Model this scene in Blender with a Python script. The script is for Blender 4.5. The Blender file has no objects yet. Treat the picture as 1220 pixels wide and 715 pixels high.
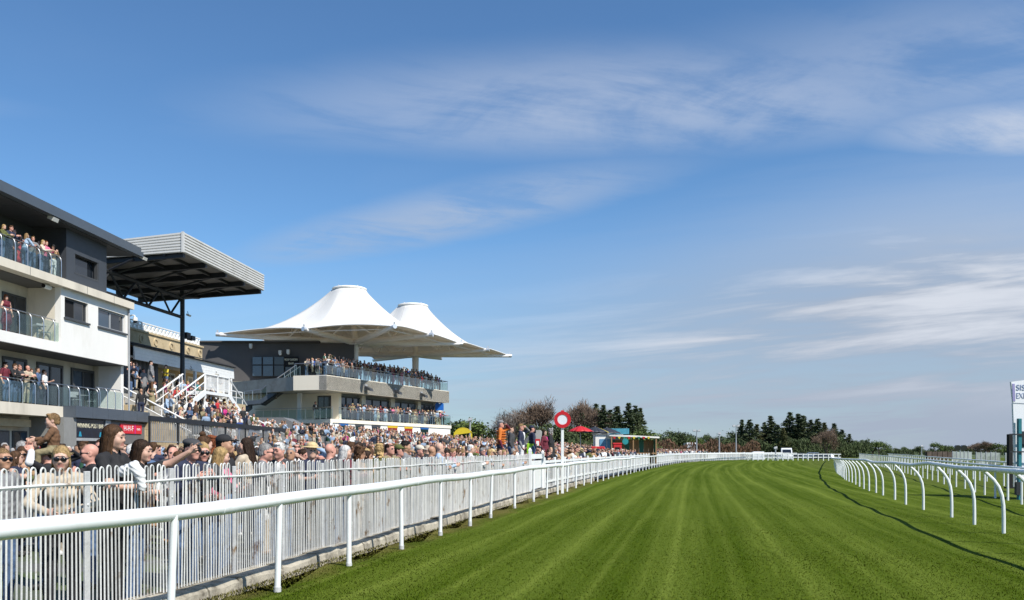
import bpy, bmesh, math, random
import numpy as np
from math import sin, cos, pi, radians, atan2, sqrt
from mathutils import Vector, Matrix, Euler

random.seed(7)
scn = bpy.context.scene
COL = scn.collection

# ------------------------------------------------------------------ camera
CAM_H = 1.55
cam_data = bpy.data.cameras.new('camera')
cam = bpy.data.objects.new('camera', cam_data)
COL.objects.link(cam)
cam.location = (0, 0, CAM_H)
cam.rotation_euler = (radians(90), 0, 0)
cam_data.sensor_width = 36
cam_data.lens = 29.98
cam_data.shift_y = 0.1467
cam_data.clip_start = 0.1
cam_data.clip_end = 20000
scn.camera = cam

# ------------------------------------------------------------------ sky and sun
SUN = Vector((0.66, -0.60, 1.0)).normalized()
SUN_EL = math.asin(SUN.z)
SUN_AZ = atan2(SUN.x, SUN.y)
world = bpy.data.worlds.new('World')
scn.world = world
world.use_nodes = True


def sky_nodes():
    nt = world.node_tree
    nt.nodes.clear()
    N = nt.nodes.new
    L = nt.links.new
    out = N('ShaderNodeOutputWorld')
    bg = N('ShaderNodeBackground')
    bg.inputs['Strength'].default_value = 0.105
    sky = N('ShaderNodeTexSky')
    sky.sky_type = 'NISHITA'
    sky.sun_disc = False
    sky.sun_elevation = SUN_EL
    sky.sun_rotation = SUN_AZ
    sky.altitude = 50
    sky.air_density = 1.0
    sky.dust_density = 0.35
    sky.ozone_density = 2.2
    tc = N('ShaderNodeTexCoord')
    sep = N('ShaderNodeSeparateXYZ')
    L(tc.outputs['Generated'], sep.inputs[0])

    def m(op, a, b=None, c=None, clamp=False):
        n = N('ShaderNodeMath')
        n.operation = op
        n.use_clamp = clamp
        for i, v in enumerate((a, b, c)):
            if v is None:
                continue
            if isinstance(v, (int, float)):
                n.inputs[i].default_value = v
            else:
                L(v, n.inputs[i])
        return n.outputs[0]

    def ramp01(v, a, b):
        n = N('ShaderNodeMapRange')
        n.interpolation_type = 'SMOOTHSTEP'
        n.inputs['From Min'].default_value = a
        n.inputs['From Max'].default_value = b
        L(v, n.inputs['Value'])
        return n.outputs[0]

    z = m('MAXIMUM', sep.outputs['Z'], 0.012)
    px = m('DIVIDE', sep.outputs['X'], z)      # where the view ray meets a flat cloud layer
    py = m('DIVIDE', sep.outputs['Y'], z)

    def comb(x, y, zz=0.0):
        n = N('ShaderNodeCombineXYZ')
        for i, v in enumerate((x, y, zz)):
            if isinstance(v, (int, float)):
                n.inputs[i].default_value = v
            else:
                L(v, n.inputs[i])
        return n.outputs[0]

    def noise(vec, scale, detail=6, rough=0.55, dist=0.0):
        n = N('ShaderNodeTexNoise')
        n.inputs['Scale'].default_value = scale
        n.inputs['Detail'].default_value = detail
        n.inputs['Roughness'].default_value = rough
        n.inputs['Distortion'].default_value = dist
        L(vec, n.inputs['Vector'])
        return n.outputs['Fac']

    layer = comb(px, py)
    fibre = comb(m('ADD', m('MULTIPLY', px, 0.85), m('MULTIPLY', py, 0.55)), m('SUBTRACT', m('MULTIPLY', py, 2.6), m('MULTIPLY', px, 1.1)))
    fine = m('ADD', m('MULTIPLY', noise(layer, 1.7, 10, 0.62, 0.7), 0.55), m('MULTIPLY', noise(fibre, 1.5, 11, 0.66, 0.4), 0.45))
    veil = noise(layer, 0.55, 4, 0.5, 0.2)

    def streak(cx, cy, ang, lx, ly):
        dx = m('SUBTRACT', px, cx)
        dy = m('SUBTRACT', py, cy)
        c, s = cos(ang), sin(ang)
        u = m('DIVIDE', m('ADD', m('MULTIPLY', dx, c), m('MULTIPLY', dy, s)), lx)
        v = m('DIVIDE', m('SUBTRACT', m('MULTIPLY', dy, c), m('MULTIPLY', dx, s)), ly)
        r = m('ADD', m('MULTIPLY', u, u), m('MULTIPLY', v, v))
        r = m('ADD', r, m('MULTIPLY', m('SUBTRACT', fine, 0.5), 2.2))
        return m('SUBTRACT', 1.0, ramp01(r, -0.25, 1.6))

    total = None
    for cx, cy, ang, lx, ly, amp in (
            (-0.45, 3.80, -0.68, 1.25, 0.34, 0.72),
            (0.35, 2.50, -0.05, 1.20, 0.40, 0.50),
            (1.72, 2.66, 0.05, 0.62, 0.26, 0.95),
            (1.35, 2.20, -0.1, 1.00, 0.40, 0.38),
            (1.30, 4.6, 0.30, 1.0, 0.40, 0.34),
            (-1.9, 2.4, 0.2, 0.5, 0.12, 0.14)):
        t = m('MULTIPLY', streak(cx, cy, ang, lx, ly), amp)
        total = t if total is None else m('MAXIMUM', total, t)
    total = m('MULTIPLY', total, m('MULTIPLY_ADD', ramp01(fine, 0.36, 0.64), 0.85, 0.15))
    # low bank of thin layered cloud towards the horizon
    az = m('DIVIDE', sep.outputs['X'], m('MAXIMUM', m('ABSOLUTE', sep.outputs['Y']), 0.05))
    el = m('DIVIDE', sep.outputs['Z'], m('MAXIMUM', m('ABSOLUTE', sep.outputs['Y']), 0.05))
    band = noise(comb(m('MULTIPLY', az, 1.7), m('ADD', m('MULTIPLY', el, 17.0), m('MULTIPLY', az, -1.6))), 1.5, 9, 0.58, 0.35)
    right = m('ADD', m('MULTIPLY', ramp01(az, -0.5, 0.45), 0.55), 0.45)
    rise = m('ADD', 0.21, m('MULTIPLY', ramp01(az, -0.15, 0.6), 0.13))
    low = m('MULTIPLY', m('SUBTRACT', 1.0, ramp01(m('ADD', m('SUBTRACT', el, rise), m('MULTIPLY', m('SUBTRACT', band, 0.5), 0.10)), -0.16, 0.05)), right)
    bank = m('MULTIPLY', m('MULTIPLY', ramp01(band, 0.32, 0.68), low), 0.40)
    bank = m('ADD', bank, m('MULTIPLY', low, 0.74))
    bright_low = m('MULTIPLY', m('MULTIPLY', m('MULTIPLY', ramp01(band, 0.42, 0.66), ramp01(el, 0.03, 0.13)), low), 0.85)
    cover = m('ADD', m('MAXIMUM', total, m('MAXIMUM', bank, bright_low)), m('MULTIPLY', m('MULTIPLY', ramp01(veil, 0.5, 0.8), 0.12), 1.0), clamp=True)

    mix = N('ShaderNodeMix')
    mix.data_type = 'RGBA'
    L(cover, mix.inputs['Factor'])
    tint = N('ShaderNodeMix')
    tint.data_type = 'RGBA'
    tint.blend_type = 'MULTIPLY'
    tint.inputs['Factor'].default_value = 1.0
    L(sky.outputs[0], tint.inputs['A'])
    tint.inputs['B'].default_value = (0.65, 0.91, 1.10, 1)
    L(tint.outputs['Result'], mix.inputs['A'])
    cl = N('ShaderNodeMix')
    cl.data_type = 'RGBA'
    L(m('MAXIMUM', ramp01(el, 0.16, 0.45), bright_low), cl.inputs['Factor'])
    cl.inputs['A'].default_value = (2.95, 3.45, 4.30, 1)
    cl.inputs['B'].default_value = (5.6, 5.9, 6.5, 1)
    L(cl.outputs['Result'], mix.inputs['B'])
    L(mix.outputs['Result'], bg.inputs['Color'])
    L(bg.outputs[0], out.inputs['Surface'])


sky_nodes()
sun_data = bpy.data.lights.new('sun', 'SUN')
sun_data.energy = 4.8
sun_data.angle = radians(0.53)
sun_data.color = (1.0, 0.955, 0.88)
sun = bpy.data.objects.new('sun', sun_data)
COL.objects.link(sun)
sun.rotation_euler = SUN.to_track_quat('Z', 'Y').to_euler()
sun.location = (40, -40, 60)

scn.view_settings.view_transform = 'Standard'
scn.view_settings.look = 'None'
scn.view_settings.exposure = 0.34
scn.view_settings.gamma = 1.0
scn.view_settings.use_curve_mapping = False
scn.render.engine = 'CYCLES'
scn.cycles.max_bounces = 6
scn.cycles.transparent_max_bounces = 16
scn.cycles.use_denoising = True

# ------------------------------------------------------------------ measuring helpers
HOR, FOC = 536.5, 1016.0     # horizon row and focal length of the photograph


def P(px, py, Y):
    """Point at distance Y seen at photograph pixel px, py."""
    return Vector(((px - 610) / FOC * Y, Y, CAM_H + (HOR - py) * Y / FOC))


class Frame:
    """A facade frame: x runs out of the facade, y along it, z up."""

    def __init__(self, ox, oy, slope):
        self.o = Vector((ox, oy, 0))
        self.th = -math.atan(slope)
        self.ex = Vector((cos(self.th), sin(self.th), 0))
        self.ey = Vector((-sin(self.th), cos(self.th), 0))

    def w(self, x, y, z=0.0):
        return self.o + self.ex * x + self.ey * y + Vector((0, 0, z))

    def at(self, px, x=0.0):
        k = (px - 610) / FOC
        return -(self.o.x + x * self.ex.x - k * (self.o.y + x * self.ex.y)) / (self.ey.x - k * self.ey.y)

    def z(self, px, py, x=0.0):
        p = self.w(x, self.at(px, x))
        return CAM_H + (HOR - py) * p.y / FOC


# ------------------------------------------------------------------ materials
MATS = {}


def mat(name, col, rough=0.6, metal=0.0, var=0.12, scale=3.0, bump=0.0, bscale=None, stretch=None, col2=None, c2lo=0.5, c2hi=0.7, c2scale=2.0, coat=0.0, space='Object', spec=None):
    """Principled material with colour mottling, an optional second colour in patches, and fine relief."""
    if name in MATS:
        return MATS[name]
    m = bpy.data.materials.new(name)
    m.use_nodes = True
    nt = m.node_tree
    b = nt.nodes['Principled BSDF']
    b.inputs['Roughness'].default_value = rough
    b.inputs['Metallic'].default_value = metal
    if spec is not None:
        b.inputs['Specular IOR Level'].default_value = spec
    if coat:
        b.inputs['Coat Weight'].default_value = coat
    c = (col[0], col[1], col[2], 1)
    if var <= 0 and bump <= 0 and col2 is None:
        b.inputs['Base Color'].default_value = c
        MATS[name] = m
        return m
    if space == 'World':
        src = nt.nodes.new('ShaderNodeNewGeometry').outputs['Position']
    else:
        src = nt.nodes.new('ShaderNodeTexCoord').outputs['Object']
    if stretch:
        mp = nt.nodes.new('ShaderNodeMapping')
        mp.inputs['Scale'].default_value = stretch
        nt.links.new(src, mp.inputs[0])
        src = mp.outputs[0]
    n = nt.nodes.new('ShaderNodeTexNoise')
    n.inputs['Scale'].default_value = scale
    n.inputs['Detail'].default_value = 6
    n.inputs['Roughness'].default_value = 0.62
    nt.links.new(src, n.inputs['Vector'])
    r = nt.nodes.new('ShaderNodeValToRGB')
    r.color_ramp.elements[0].position = 0.3
    r.color_ramp.elements[1].position = 0.7
    r.color_ramp.elements[0].color = (col[0] * (1 - var), col[1] * (1 - var), col[2] * (1 - var), 1)
    r.color_ramp.elements[1].color = (min(1, col[0] * (1 + var)), min(1, col[1] * (1 + var)), min(1, col[2] * (1 + var)), 1)
    nt.links.new(n.outputs['Fac'], r.inputs[0])
    colour = r.outputs[0]
    if col2 is not None:
        n2 = nt.nodes.new('ShaderNodeTexNoise')
        n2.inputs['Scale'].default_value = c2scale
        n2.inputs['Detail'].default_value = 8
        n2.inputs['Roughness'].default_value = 0.65
        nt.links.new(src, n2.inputs['Vector'])
        mr = nt.nodes.new('ShaderNodeMapRange')
        mr.inputs['From Min'].default_value = c2lo
        mr.inputs['From Max'].default_value = c2hi
        nt.links.new(n2.outputs['Fac'], mr.inputs['Value'])
        mx = nt.nodes.new('ShaderNodeMix')
        mx.data_type = 'RGBA'
        nt.links.new(mr.outputs[0], mx.inputs['Factor'])
        nt.links.new(colour, mx.inputs['A'])
        mx.inputs['B'].default_value = (col2[0], col2[1], col2[2], 1)
        colour = mx.outputs['Result']
    nt.links.new(colour, b.inputs['Base Color'])
    if bump > 0:
        nb = nt.nodes.new('ShaderNodeTexNoise')
        nb.inputs['Scale'].default_value = bscale or scale * 6
        nb.inputs['Detail'].default_value = 5
        nt.links.new(src, nb.inputs['Vector'])
        bp = nt.nodes.new('ShaderNodeBump')
        bp.inputs['Strength'].default_value = bump
        bp.inputs['Distance'].default_value = 0.02
        nt.links.new(nb.outputs['Fac'], bp.inputs['Height'])
        nt.links.new(bp.outputs[0], b.inputs['Normal'])
    MATS[name] = m
    return m


def glass_mat(name, tint=(0.75, 0.85, 0.82), clear=0.8, rough=0.03):
    if name in MATS:
        return MATS[name]
    m = bpy.data.materials.new(name)
    m.use_nodes = True
    nt = m.node_tree
    nt.nodes.clear()
    o = nt.nodes.new('ShaderNodeOutputMaterial')
    t = nt.nodes.new('ShaderNodeBsdfTransparent')
    t.inputs[0].default_value = (tint[0], tint[1], tint[2], 1)
    g = nt.nodes.new('ShaderNodeBsdfGlossy')
    g.inputs['Roughness'].default_value = rough
    g.inputs['Color'].default_value = (0.9, 0.95, 0.95, 1)
    fr = nt.nodes.new('ShaderNodeFresnel')
    fr.inputs[0].default_value = 1.25
    ad = nt.nodes.new('ShaderNodeMath')
    ad.operation = 'MULTIPLY'
    ad.use_clamp = True
    ad.inputs[1].default_value = 0.22
    nt.links.new(fr.outputs[0], ad.inputs[0])
    mx = nt.nodes.new('ShaderNodeMixShader')
    nt.links.new(ad.outputs[0], mx.inputs[0])
    nt.links.new(t.outputs[0], mx.inputs[1])
    nt.links.new(g.outputs[0], mx.inputs[2])
    nt.links.new(mx.outputs[0], o.inputs[0])
    MATS[name] = m
    return m


# ------------------------------------------------------------------ mesh builder
class MB:
    def __init__(self):
        self.v, self.f, self.mi, self.cur = [], [], [], 0

    def add(self, vs, fs):
        n = len(self.v)
        self.v += [tuple(p) for p in vs]
        self.f += [tuple(n + i for i in q) for q in fs]
        self.mi += [self.cur] * len(fs)
        return self

    def hexa(self, p):
        return self.add(p, [(0, 3, 2, 1), (4, 5, 6, 7), (0, 1, 5, 4), (1, 2, 6, 5), (2, 3, 7, 6), (3, 0, 4, 7)])

    def box(self, x0, x1, y0, y1, z0, z1):
        return self.hexa([(x0, y0, z0), (x1, y0, z0), (x1, y1, z0), (x0, y1, z0), (x0, y0, z1), (x1, y0, z1), (x1, y1, z1), (x0, y1, z1)])

    def cbox(self, x0, x1, y0, y1, z0, z1, c=0.01):
        """Box with chamfered upper and vertical edges."""
        r = [(x0 + c, y0), (x1 - c, y0), (x1, y0 + c), (x1, y1 - c), (x1 - c, y1), (x0 + c, y1), (x0, y1 - c), (x0, y0 + c)]
        cx, cy = (x0 + x1) / 2, (y0 + y1) / 2
        sx, sy = 1 - 2 * c / max(x1 - x0, 1e-6), 1 - 2 * c / max(y1 - y0, 1e-6)
        ring = [(x, y, z0) for x, y in r] + [(x, y, z1 - c) for x, y in r] + [(cx + (x - cx) * sx, cy + (y - cy) * sy, z1) for x, y in r]
        f = [tuple(range(7, -1, -1)), tuple(range(16, 24))]
        for lv in (0, 8):
            for i in range(8):
                j = (i + 1) % 8
                f.append((lv + i, lv + j, lv + 8 + j, lv + 8 + i))
        return self.add(ring, f)

    def prism(self, poly, z0, z1):
        n = len(poly)
        area = sum(poly[i][0] * poly[(i + 1) % n][1] - poly[(i + 1) % n][0] * poly[i][1] for i in range(n))
        if area < 0:
            poly = list(reversed(poly))
        vs = [(p[0], p[1], z0) for p in poly] + [(p[0], p[1], z1) for p in poly]
        fs = [tuple(range(n - 1, -1, -1)), tuple(range(n, 2 * n))]
        for i in range(n):
            j = (i + 1) % n
            fs.append((i, j, n + j, n + i))
        return self.add(vs, fs)

    def bar(self, a, b, w, h=None, up=(0, 0, 1)):
        a, b = Vector(a), Vector(b)
        h = h or w
        d = (b - a).normalized()
        u = Vector(up)
        if abs(d.dot(u)) > 0.98:
            u = Vector((1, 0, 0))
        s = d.cross(u).normalized() * (w / 2)
        t = s.cross(d).normalized() * (h / 2)
        return self.hexa([a - s - t, a + s - t, a + s + t, a - s + t, b - s - t, b + s - t, b + s + t, b - s + t])

    def tube(self, pts, r, n=8, cap=True):
        pts = [Vector(p) for p in pts]
        m = len(pts)
        rs = list(r) if hasattr(r, '__len__') else [r] * m
        vs, fs = [], []
        ref = None
        for i, p in enumerate(pts):
            d = (pts[min(i + 1, m - 1)] - pts[max(i - 1, 0)]).normalized()
            if ref is None:
                ref = Vector((0, 0, 1)) if abs(d.z) < 0.9 else Vector((1, 0, 0))
            s = d.cross(ref)
            if s.length < 1e-5:
                s = d.cross(Vector((0, 1, 0)))
            s.normalize()
            t = s.cross(d).normalized()
            ref = t
            for k in range(n):
                a = 2 * pi * k / n
                vs.append(p + s * (cos(a) * rs[i]) + t * (sin(a) * rs[i]))
        for i in range(m - 1):
            for k in range(n):
                j = (k + 1) % n
                fs.append((i * n + k, i * n + j, (i + 1) * n + j, (i + 1) * n + k))
        if cap:
            fs.append(tuple(range(n - 1, -1, -1)))
            fs.append(tuple((m - 1) * n + k for k in range(n)))
        return self.add(vs, fs)

    def ball(self, c, r, n=10, m=6):
        rx, ry, rz = r if hasattr(r, '__len__') else (r, r, r)
        vs = [(c[0], c[1], c[2] - rz)]
        for i in range(1, m):
            ph = -pi / 2 + pi * i / m
            for k in range(n):
                a = 2 * pi * k / n
                vs.append((c[0] + rx * cos(ph) * cos(a), c[1] + ry * cos(ph) * sin(a), c[2] + rz * sin(ph)))
        vs.append((c[0], c[1], c[2] + rz))
        fs = [(0, 1 + (k + 1) % n, 1 + k) for k in range(n)]
        for i in range(m - 2):
            for k in range(n):
                j = (k + 1) % n
                fs.append((1 + i * n + k, 1 + i * n + j, 1 + (i + 1) * n + j, 1 + (i + 1) * n + k))
        top = len(vs) - 1
        fs += [(top, 1 + (m - 2) * n + k, 1 + (m - 2) * n + (k + 1) % n) for k in range(n)]
        return self.add(vs, fs)

    def mesh(self, name, mats, smooth=False):
        me = bpy.data.meshes.new(name)
        me.from_pydata(self.v, [], self.f)
        for m in (mats if isinstance(mats, (list, tuple)) else [mats]):
            me.materials.append(m)
        me.polygons.foreach_set('material_index', self.mi)
        if smooth:
            me.polygons.foreach_set('use_smooth', [True] * len(self.f))
            try:
                me.set_sharp_from_angle(angle=radians(40))
            except Exception:
                pass
        me.update()
        return me

    def build(self, name, mats, parent=None, smooth=False, loc=None, rz=0.0):
        o = bpy.data.objects.new(name, self.mesh(name, mats, smooth))
        COL.objects.link(o)
        if parent is not None:
            o.parent = parent
        if loc is not None:
            o.location = loc
        if rz:
            o.rotation_euler[2] = rz
        return o


def tag(o, label=None, cat=None, group=None, kind=None):
    for k, v in (('label', label), ('category', cat), ('group', group), ('kind', kind)):
        if v:
            o[k] = v
    return o


def empty(name, label=None, cat=None, group=None, loc=(0, 0, 0), rz=0.0, kind=None):
    o = bpy.data.objects.new(name, None)
    o.empty_display_size = 0.3
    COL.objects.link(o)
    o.location = loc
    o.rotation_euler[2] = rz
    return tag(o, label, cat, group, kind)


def inst(name, me, parent=None, loc=(0, 0, 0), rz=0.0, scale=None):
    o = bpy.data.objects.new(name, me)
    COL.objects.link(o)
    if parent is not None:
        o.parent = parent
    o.location = loc
    o.rotation_euler[2] = rz
    if scale is not None:
        o.scale = scale
    return o


def copy_tree(o, parent=None):
    c = o.copy()
    COL.objects.link(c)
    c.parent = parent
    for ch in [x for x in KIDS.get(o.name, [])]:
        copy_tree(ch, c)
    return c


KIDS = {}


def remember(root):
    KIDS[root.name] = list(root.children)
    for c in root.children:
        remember(c)


def text_mesh(s, size, depth=0.004):
    cu = bpy.data.curves.new('lettering', 'FONT')
    cu.body = s
    cu.size = size
    cu.extrude = depth
    cu.align_x = 'CENTER'
    cu.align_y = 'CENTER'
    o = bpy.data.objects.new('lettering', cu)
    COL.objects.link(o)
    dg = bpy.context.evaluated_depsgraph_get()
    me = bpy.data.meshes.new_from_object(o.evaluated_get(dg))
    bpy.data.objects.remove(o)
    bpy.data.curves.remove(cu)
    return me


# common materials
WHITE = mat('white_paint', (0.78, 0.79, 0.78), 0.42, var=0.05, scale=2.0, col2=(0.52, 0.50, 0.45), c2lo=0.60, c2hi=0.85, c2scale=1.3, space='World', bump=0.05, bscale=30)
PVC = mat('white_plastic', (0.78, 0.80, 0.80), 0.36, var=0.05, scale=1.2, col2=(0.50, 0.52, 0.46), c2lo=0.56, c2hi=0.86, c2scale=2.2, space='World', bump=.04, bscale=25)
STEEL = mat('stainless_steel', (0.55, 0.56, 0.57), 0.28, metal=0.9, var=0.08)
DARKSTEEL = mat('dark_painted_steel', (0.018, 0.020, 0.024), 0.5, var=0.2)
GALV = mat('galvanised_steel', (0.42, 0.43, 0.44), 0.5, metal=0.5, var=0.15, scale=8)
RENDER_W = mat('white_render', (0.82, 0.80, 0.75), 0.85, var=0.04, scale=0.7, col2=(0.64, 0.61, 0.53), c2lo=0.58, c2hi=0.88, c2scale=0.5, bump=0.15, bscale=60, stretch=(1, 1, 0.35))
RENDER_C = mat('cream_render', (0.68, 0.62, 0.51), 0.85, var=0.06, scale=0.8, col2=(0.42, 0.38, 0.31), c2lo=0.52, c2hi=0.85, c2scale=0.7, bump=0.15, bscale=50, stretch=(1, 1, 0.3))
RENDER_G = mat('grey_render', (0.36, 0.355, 0.34), 0.85, var=0.06, scale=0.8, col2=(0.27, 0.262, 0.25), c2lo=0.5, c2hi=0.8, c2scale=0.6, bump=0.12, bscale=50, stretch=(1, 1, 0.3))
CLAD = mat('charcoal_cladding', (0.050, 0.056, 0.066), 0.5, var=0.10, scale=1.2, bump=0.03)
CLAD2 = mat('slate_blue_cladding', (0.075, 0.092, 0.115), 0.42, var=0.10, scale=1.0)
WIN = mat('dark_window_glass', (0.015, 0.020, 0.027), 0.06, var=0.15, scale=0.8, spec=0.8)
WINB = mat('bluish_window_glass', (0.035, 0.06, 0.09), 0.05, var=0.2, scale=0.5, spec=1.0)
FRAMEM = mat('window_frame_grey', (0.055, 0.058, 0.062), 0.45, var=0.1)
FRAMEL = mat('light_frame_grey', (0.35, 0.36, 0.37), 0.45, var=0.1)
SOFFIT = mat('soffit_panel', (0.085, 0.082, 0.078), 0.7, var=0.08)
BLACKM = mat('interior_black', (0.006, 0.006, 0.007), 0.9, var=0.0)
STONE = mat('bath_stone', (0.52, 0.41, 0.25), 0.85, var=0.14, scale=2.0, bump=0.2, bscale=18, col2=(0.36, 0.27, 0.15), c2lo=0.5, c2hi=0.75, c2scale=1.2)
CONC = mat('concrete', (0.34, 0.325, 0.29), 0.9, var=0.14, scale=1.6, bump=0.25, bscale=30, col2=(0.22, 0.20, 0.17), c2lo=0.5, c2hi=0.75, c2scale=1.1)
GLASS = glass_mat('balustrade_glass', (0.84, 0.90, 0.88), 0.85)
# ------------------------------------------------------------------ plan of the course
RLp = [(2, -3.98), (4, -3.65), (5.8, -3.30), (7.3, -2.95), (9.24, -2.54), (11.2, -2.14), (13.3, -1.72), (15.5, -1.30), (17.8, -0.88), (19.8, -0.50), (22.7, 0.07), (25.6, 0.64), (33.6, 2.35), (47, 5.45), (63, 9.4), (85, 15.1), (105, 20.8), (120, 26.4), (132, 32.5), (140, 38.5), (144, 43.5), (147, 50.0)]
RRp = [(4, 6.2), (8, 7.25), (12, 8.17), (15.7, 9.04), (17.6, 9.55), (19.4, 10.0), (22.3, 10.75), (24.8, 11.45), (29.2, 12.7), (33.2, 13.85), (44.4, 17.4), (59.4, 22.6), (90, 34.0), (126, 47.6)]


def spline(tab, n=600):
    t = np.array(tab, float)
    ys = np.linspace(t[0, 0], t[-1, 0], n)
    xs = np.interp(ys, t[:, 0], t[:, 1])
    k = np.ones(15) / 15
    pad = np.pad(xs, 7, mode='reflect', reflect_type='odd')
    return ys, np.convolve(pad, k, 'valid')


_rl, _rr = spline(RLp), spline(RRp)


def RL(Y):
    return float(np.interp(Y, *_rl))


def RR(Y):
    return float(np.interp(Y, *_rr))


def walk(fn, y0, y1, step, start=0.0):
    """Points every STEP metres along a plan curve X = fn(Y), with their headings."""
    ys = np.linspace(y0, y1, 4000)
    xs = np.array([fn(y) for y in ys])
    s = np.concatenate([[0], np.cumsum(np.hypot(np.diff(xs), np.diff(ys)))])
    out = []
    d = start
    while d < s[-1]:
        y = float(np.interp(d, s, ys))
        e = 0.05
        a = atan2(fn(y + e) - fn(y - e), 2 * e)
        out.append((fn(y), y, a))          # heading a: from +Y towards +X
        d += step
    return out


def FX(Y):                                   # line of the spectators' fence
    return RL(Y) - 0.84


def sstep(a, b, v):
    t = min(1, max(0, (v - a) / (b - a)))
    return t * t * (3 - 2 * t)


def zg(X, Y):                                # level of the spectators' ground
    s = FX(min(Y, 140)) - X
    return -0.05 + 0.085 * sstep(36, 62, Y) * max(0, min(s, 34) - 2.0) * (1 - 0.8 * sstep(95, 130, Y))


# ------------------------------------------------------------------ turf
cf = np.polyfit([5.8, 9.24, 15.5, 25.6, 47, 63, 105, 122], [RL(y) for y in (5.8, 9.24, 15.5, 25.6, 47, 63, 105, 122)], 3)


def turf_mat(name, base_dark, base_light, blades=False):
    m = bpy.data.materials.new(name)
    m.use_nodes = True
    nt = m.node_tree
    b = nt.nodes['Principled BSDF']
    b.inputs['Roughness'].default_value = 0.9
    b.inputs['Specular IOR Level'].default_value = 0.02
    N, L = nt.nodes.new, nt.links.new
    g = N('ShaderNodeNewGeometry')
    sep = N('ShaderNodeSeparateXYZ')
    L(g.outputs['Position'], sep.inputs[0])
    X, Y = sep.outputs['X'], sep.outputs['Y']

    def mm(op, a, b2=None, c=None, clamp=False):
        n = N('ShaderNodeMath')
        n.operation = op
        n.use_clamp = clamp
        for i, v in enumerate((a, b2, c)):
            if v is None:
                continue
            if isinstance(v, (int, float)):
                n.inputs[i].default_value = float(v)
            else:
                L(v, n.inputs[i])
        return n.outputs[0]

    Yc = mm('MINIMUM', mm('MAXIMUM', Y, 2.0), 145.0)
    curve = mm('MULTIPLY_ADD', mm('MULTIPLY_ADD', mm('MULTIPLY_ADD', cf[0], Yc, cf[1]), Yc, cf[2]), Yc, cf[3])
    c = mm('SUBTRACT', X, curve)              # distance across the course: the mower followed the rail

    def noise(sx, sy, scale, detail=4, rough=0.6):
        cb = N('ShaderNodeCombineXYZ')
        L(mm('MULTIPLY', c, sx), cb.inputs[0])
        L(mm('MULTIPLY', Y, sy), cb.inputs[1])
        n = N('ShaderNodeTexNoise')
        n.inputs['Scale'].default_value = scale
        n.inputs['Detail'].default_value = detail
        n.inputs['Roughness'].default_value = rough
        L(cb.outputs[0], n.inputs['Vector'])
        return n.outputs['Fac']

    wob = mm('MULTIPLY', mm('SUBTRACT', noise(0.35, 0.06, 1.0, 3), 0.5), 0.30)
    cc = mm('ADD', c, wob)
    s1 = mm('SINE', mm('MULTIPLY', mm('SUBTRACT', cc, 0.55), 2 * pi / 1.62))  # mowing stripes: reflectance of the bent blades put into the colour
    s1 = mm('MULTIPLY_ADD', mm('MINIMUM', mm('MAXIMUM', mm('MULTIPLY', s1, 1.7), -1.0), 1.0), 0.5, 0.5)
    ridge = mm('POWER', mm('MULTIPLY_ADD', mm('SINE', mm('MULTIPLY', cc, 2 * pi / 0.81)), 0.5, 0.5), 7.0)
    streaky = noise(2.6, 0.045, 1.0, 4, 0.6)
    narrow = noise(9.0, 0.16, 1.0, 4, 0.6)
    broad = noise(0.5, 0.08, 1.0, 3)
    grain = noise(1, 1, 42.0, 4, 0.8)
    tuft = noise(1, 0.8, 9.0, 5, 0.7)
    fac = mm('MULTIPLY', s1, 0.26)
    fac = mm('ADD', fac, mm('MULTIPLY', mm('MULTIPLY', ridge, streaky), 0.62))
    fac = mm('ADD', fac, mm('MULTIPLY', mm('SUBTRACT', streaky, 0.5), 0.9))
    fac = mm('ADD', fac, mm('MULTIPLY', mm('SUBTRACT', narrow, 0.5), 0.75))
    fac = mm('ADD', fac, mm('MULTIPLY', mm('SUBTRACT', broad, 0.5), 0.5))
    fac = mm('ADD', fac, mm('MULTIPLY', mm('SUBTRACT', tuft, 0.5), 0.6))
    fac = mm('ADD', fac, mm('MULTIPLY', mm('SUBTRACT', grain, 0.5), 1.1 if not blades else 0.6))
    mid = noise(1.6, 0.9, 15.0, 3, 0.8)
    fac = mm('ADD', fac, mm('MULTIPLY', mm('SUBTRACT', mid, 0.5), 0.95))
    fac = mm('ADD', fac, 0.17, clamp=True)
    mx = N('ShaderNodeMix')
    mx.data_type = 'RGBA'
    L(fac, mx.inputs['Factor'])
    mx.inputs['A'].default_value = (*base_dark, 1)
    mx.inputs['B'].default_value = (*base_light, 1)
    # worn dry strip under the outside rail
    dry = N('ShaderNodeMapRange')
    dry.inputs['From Min'].default_value = 0.12
    dry.inputs['From Max'].default_value = -0.45
    L(mm('ADD', c, mm('MULTIPLY', mm('SUBTRACT', noise(2.2, 1.1, 1.0, 5, 0.7), 0.55), 1.6)), dry.inputs['Value'])
    mx2 = N('ShaderNodeMix')
    mx2.data_type = 'RGBA'
    L(mm('MULTIPLY', dry.outputs[0], 0.65), mx2.inputs['Factor'])
    L(mx.outputs['Result'], mx2.inputs['A'])
    mx2.inputs['B'].default_value = (0.16, 0.125, 0.045, 1)
    fleck = N('ShaderNodeMapRange')
    fleck.inputs['From Min'].default_value = 0.63
    fleck.inputs['From Max'].default_value = 0.74
    L(noise(1.0, 0.8, 3.3, 6, 0.72), fleck.inputs['Value'])
    mxf = N('ShaderNodeMix')
    mxf.data_type = 'RGBA'
    L(mm('MULTIPLY', fleck.outputs[0], 0.38), mxf.inputs['Factor'])
    L(mx2.outputs['Result'], mxf.inputs['A'])
    mxf.inputs['B'].default_value = (0.15, 0.145, 0.045, 1)
    mx2 = mxf
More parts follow.
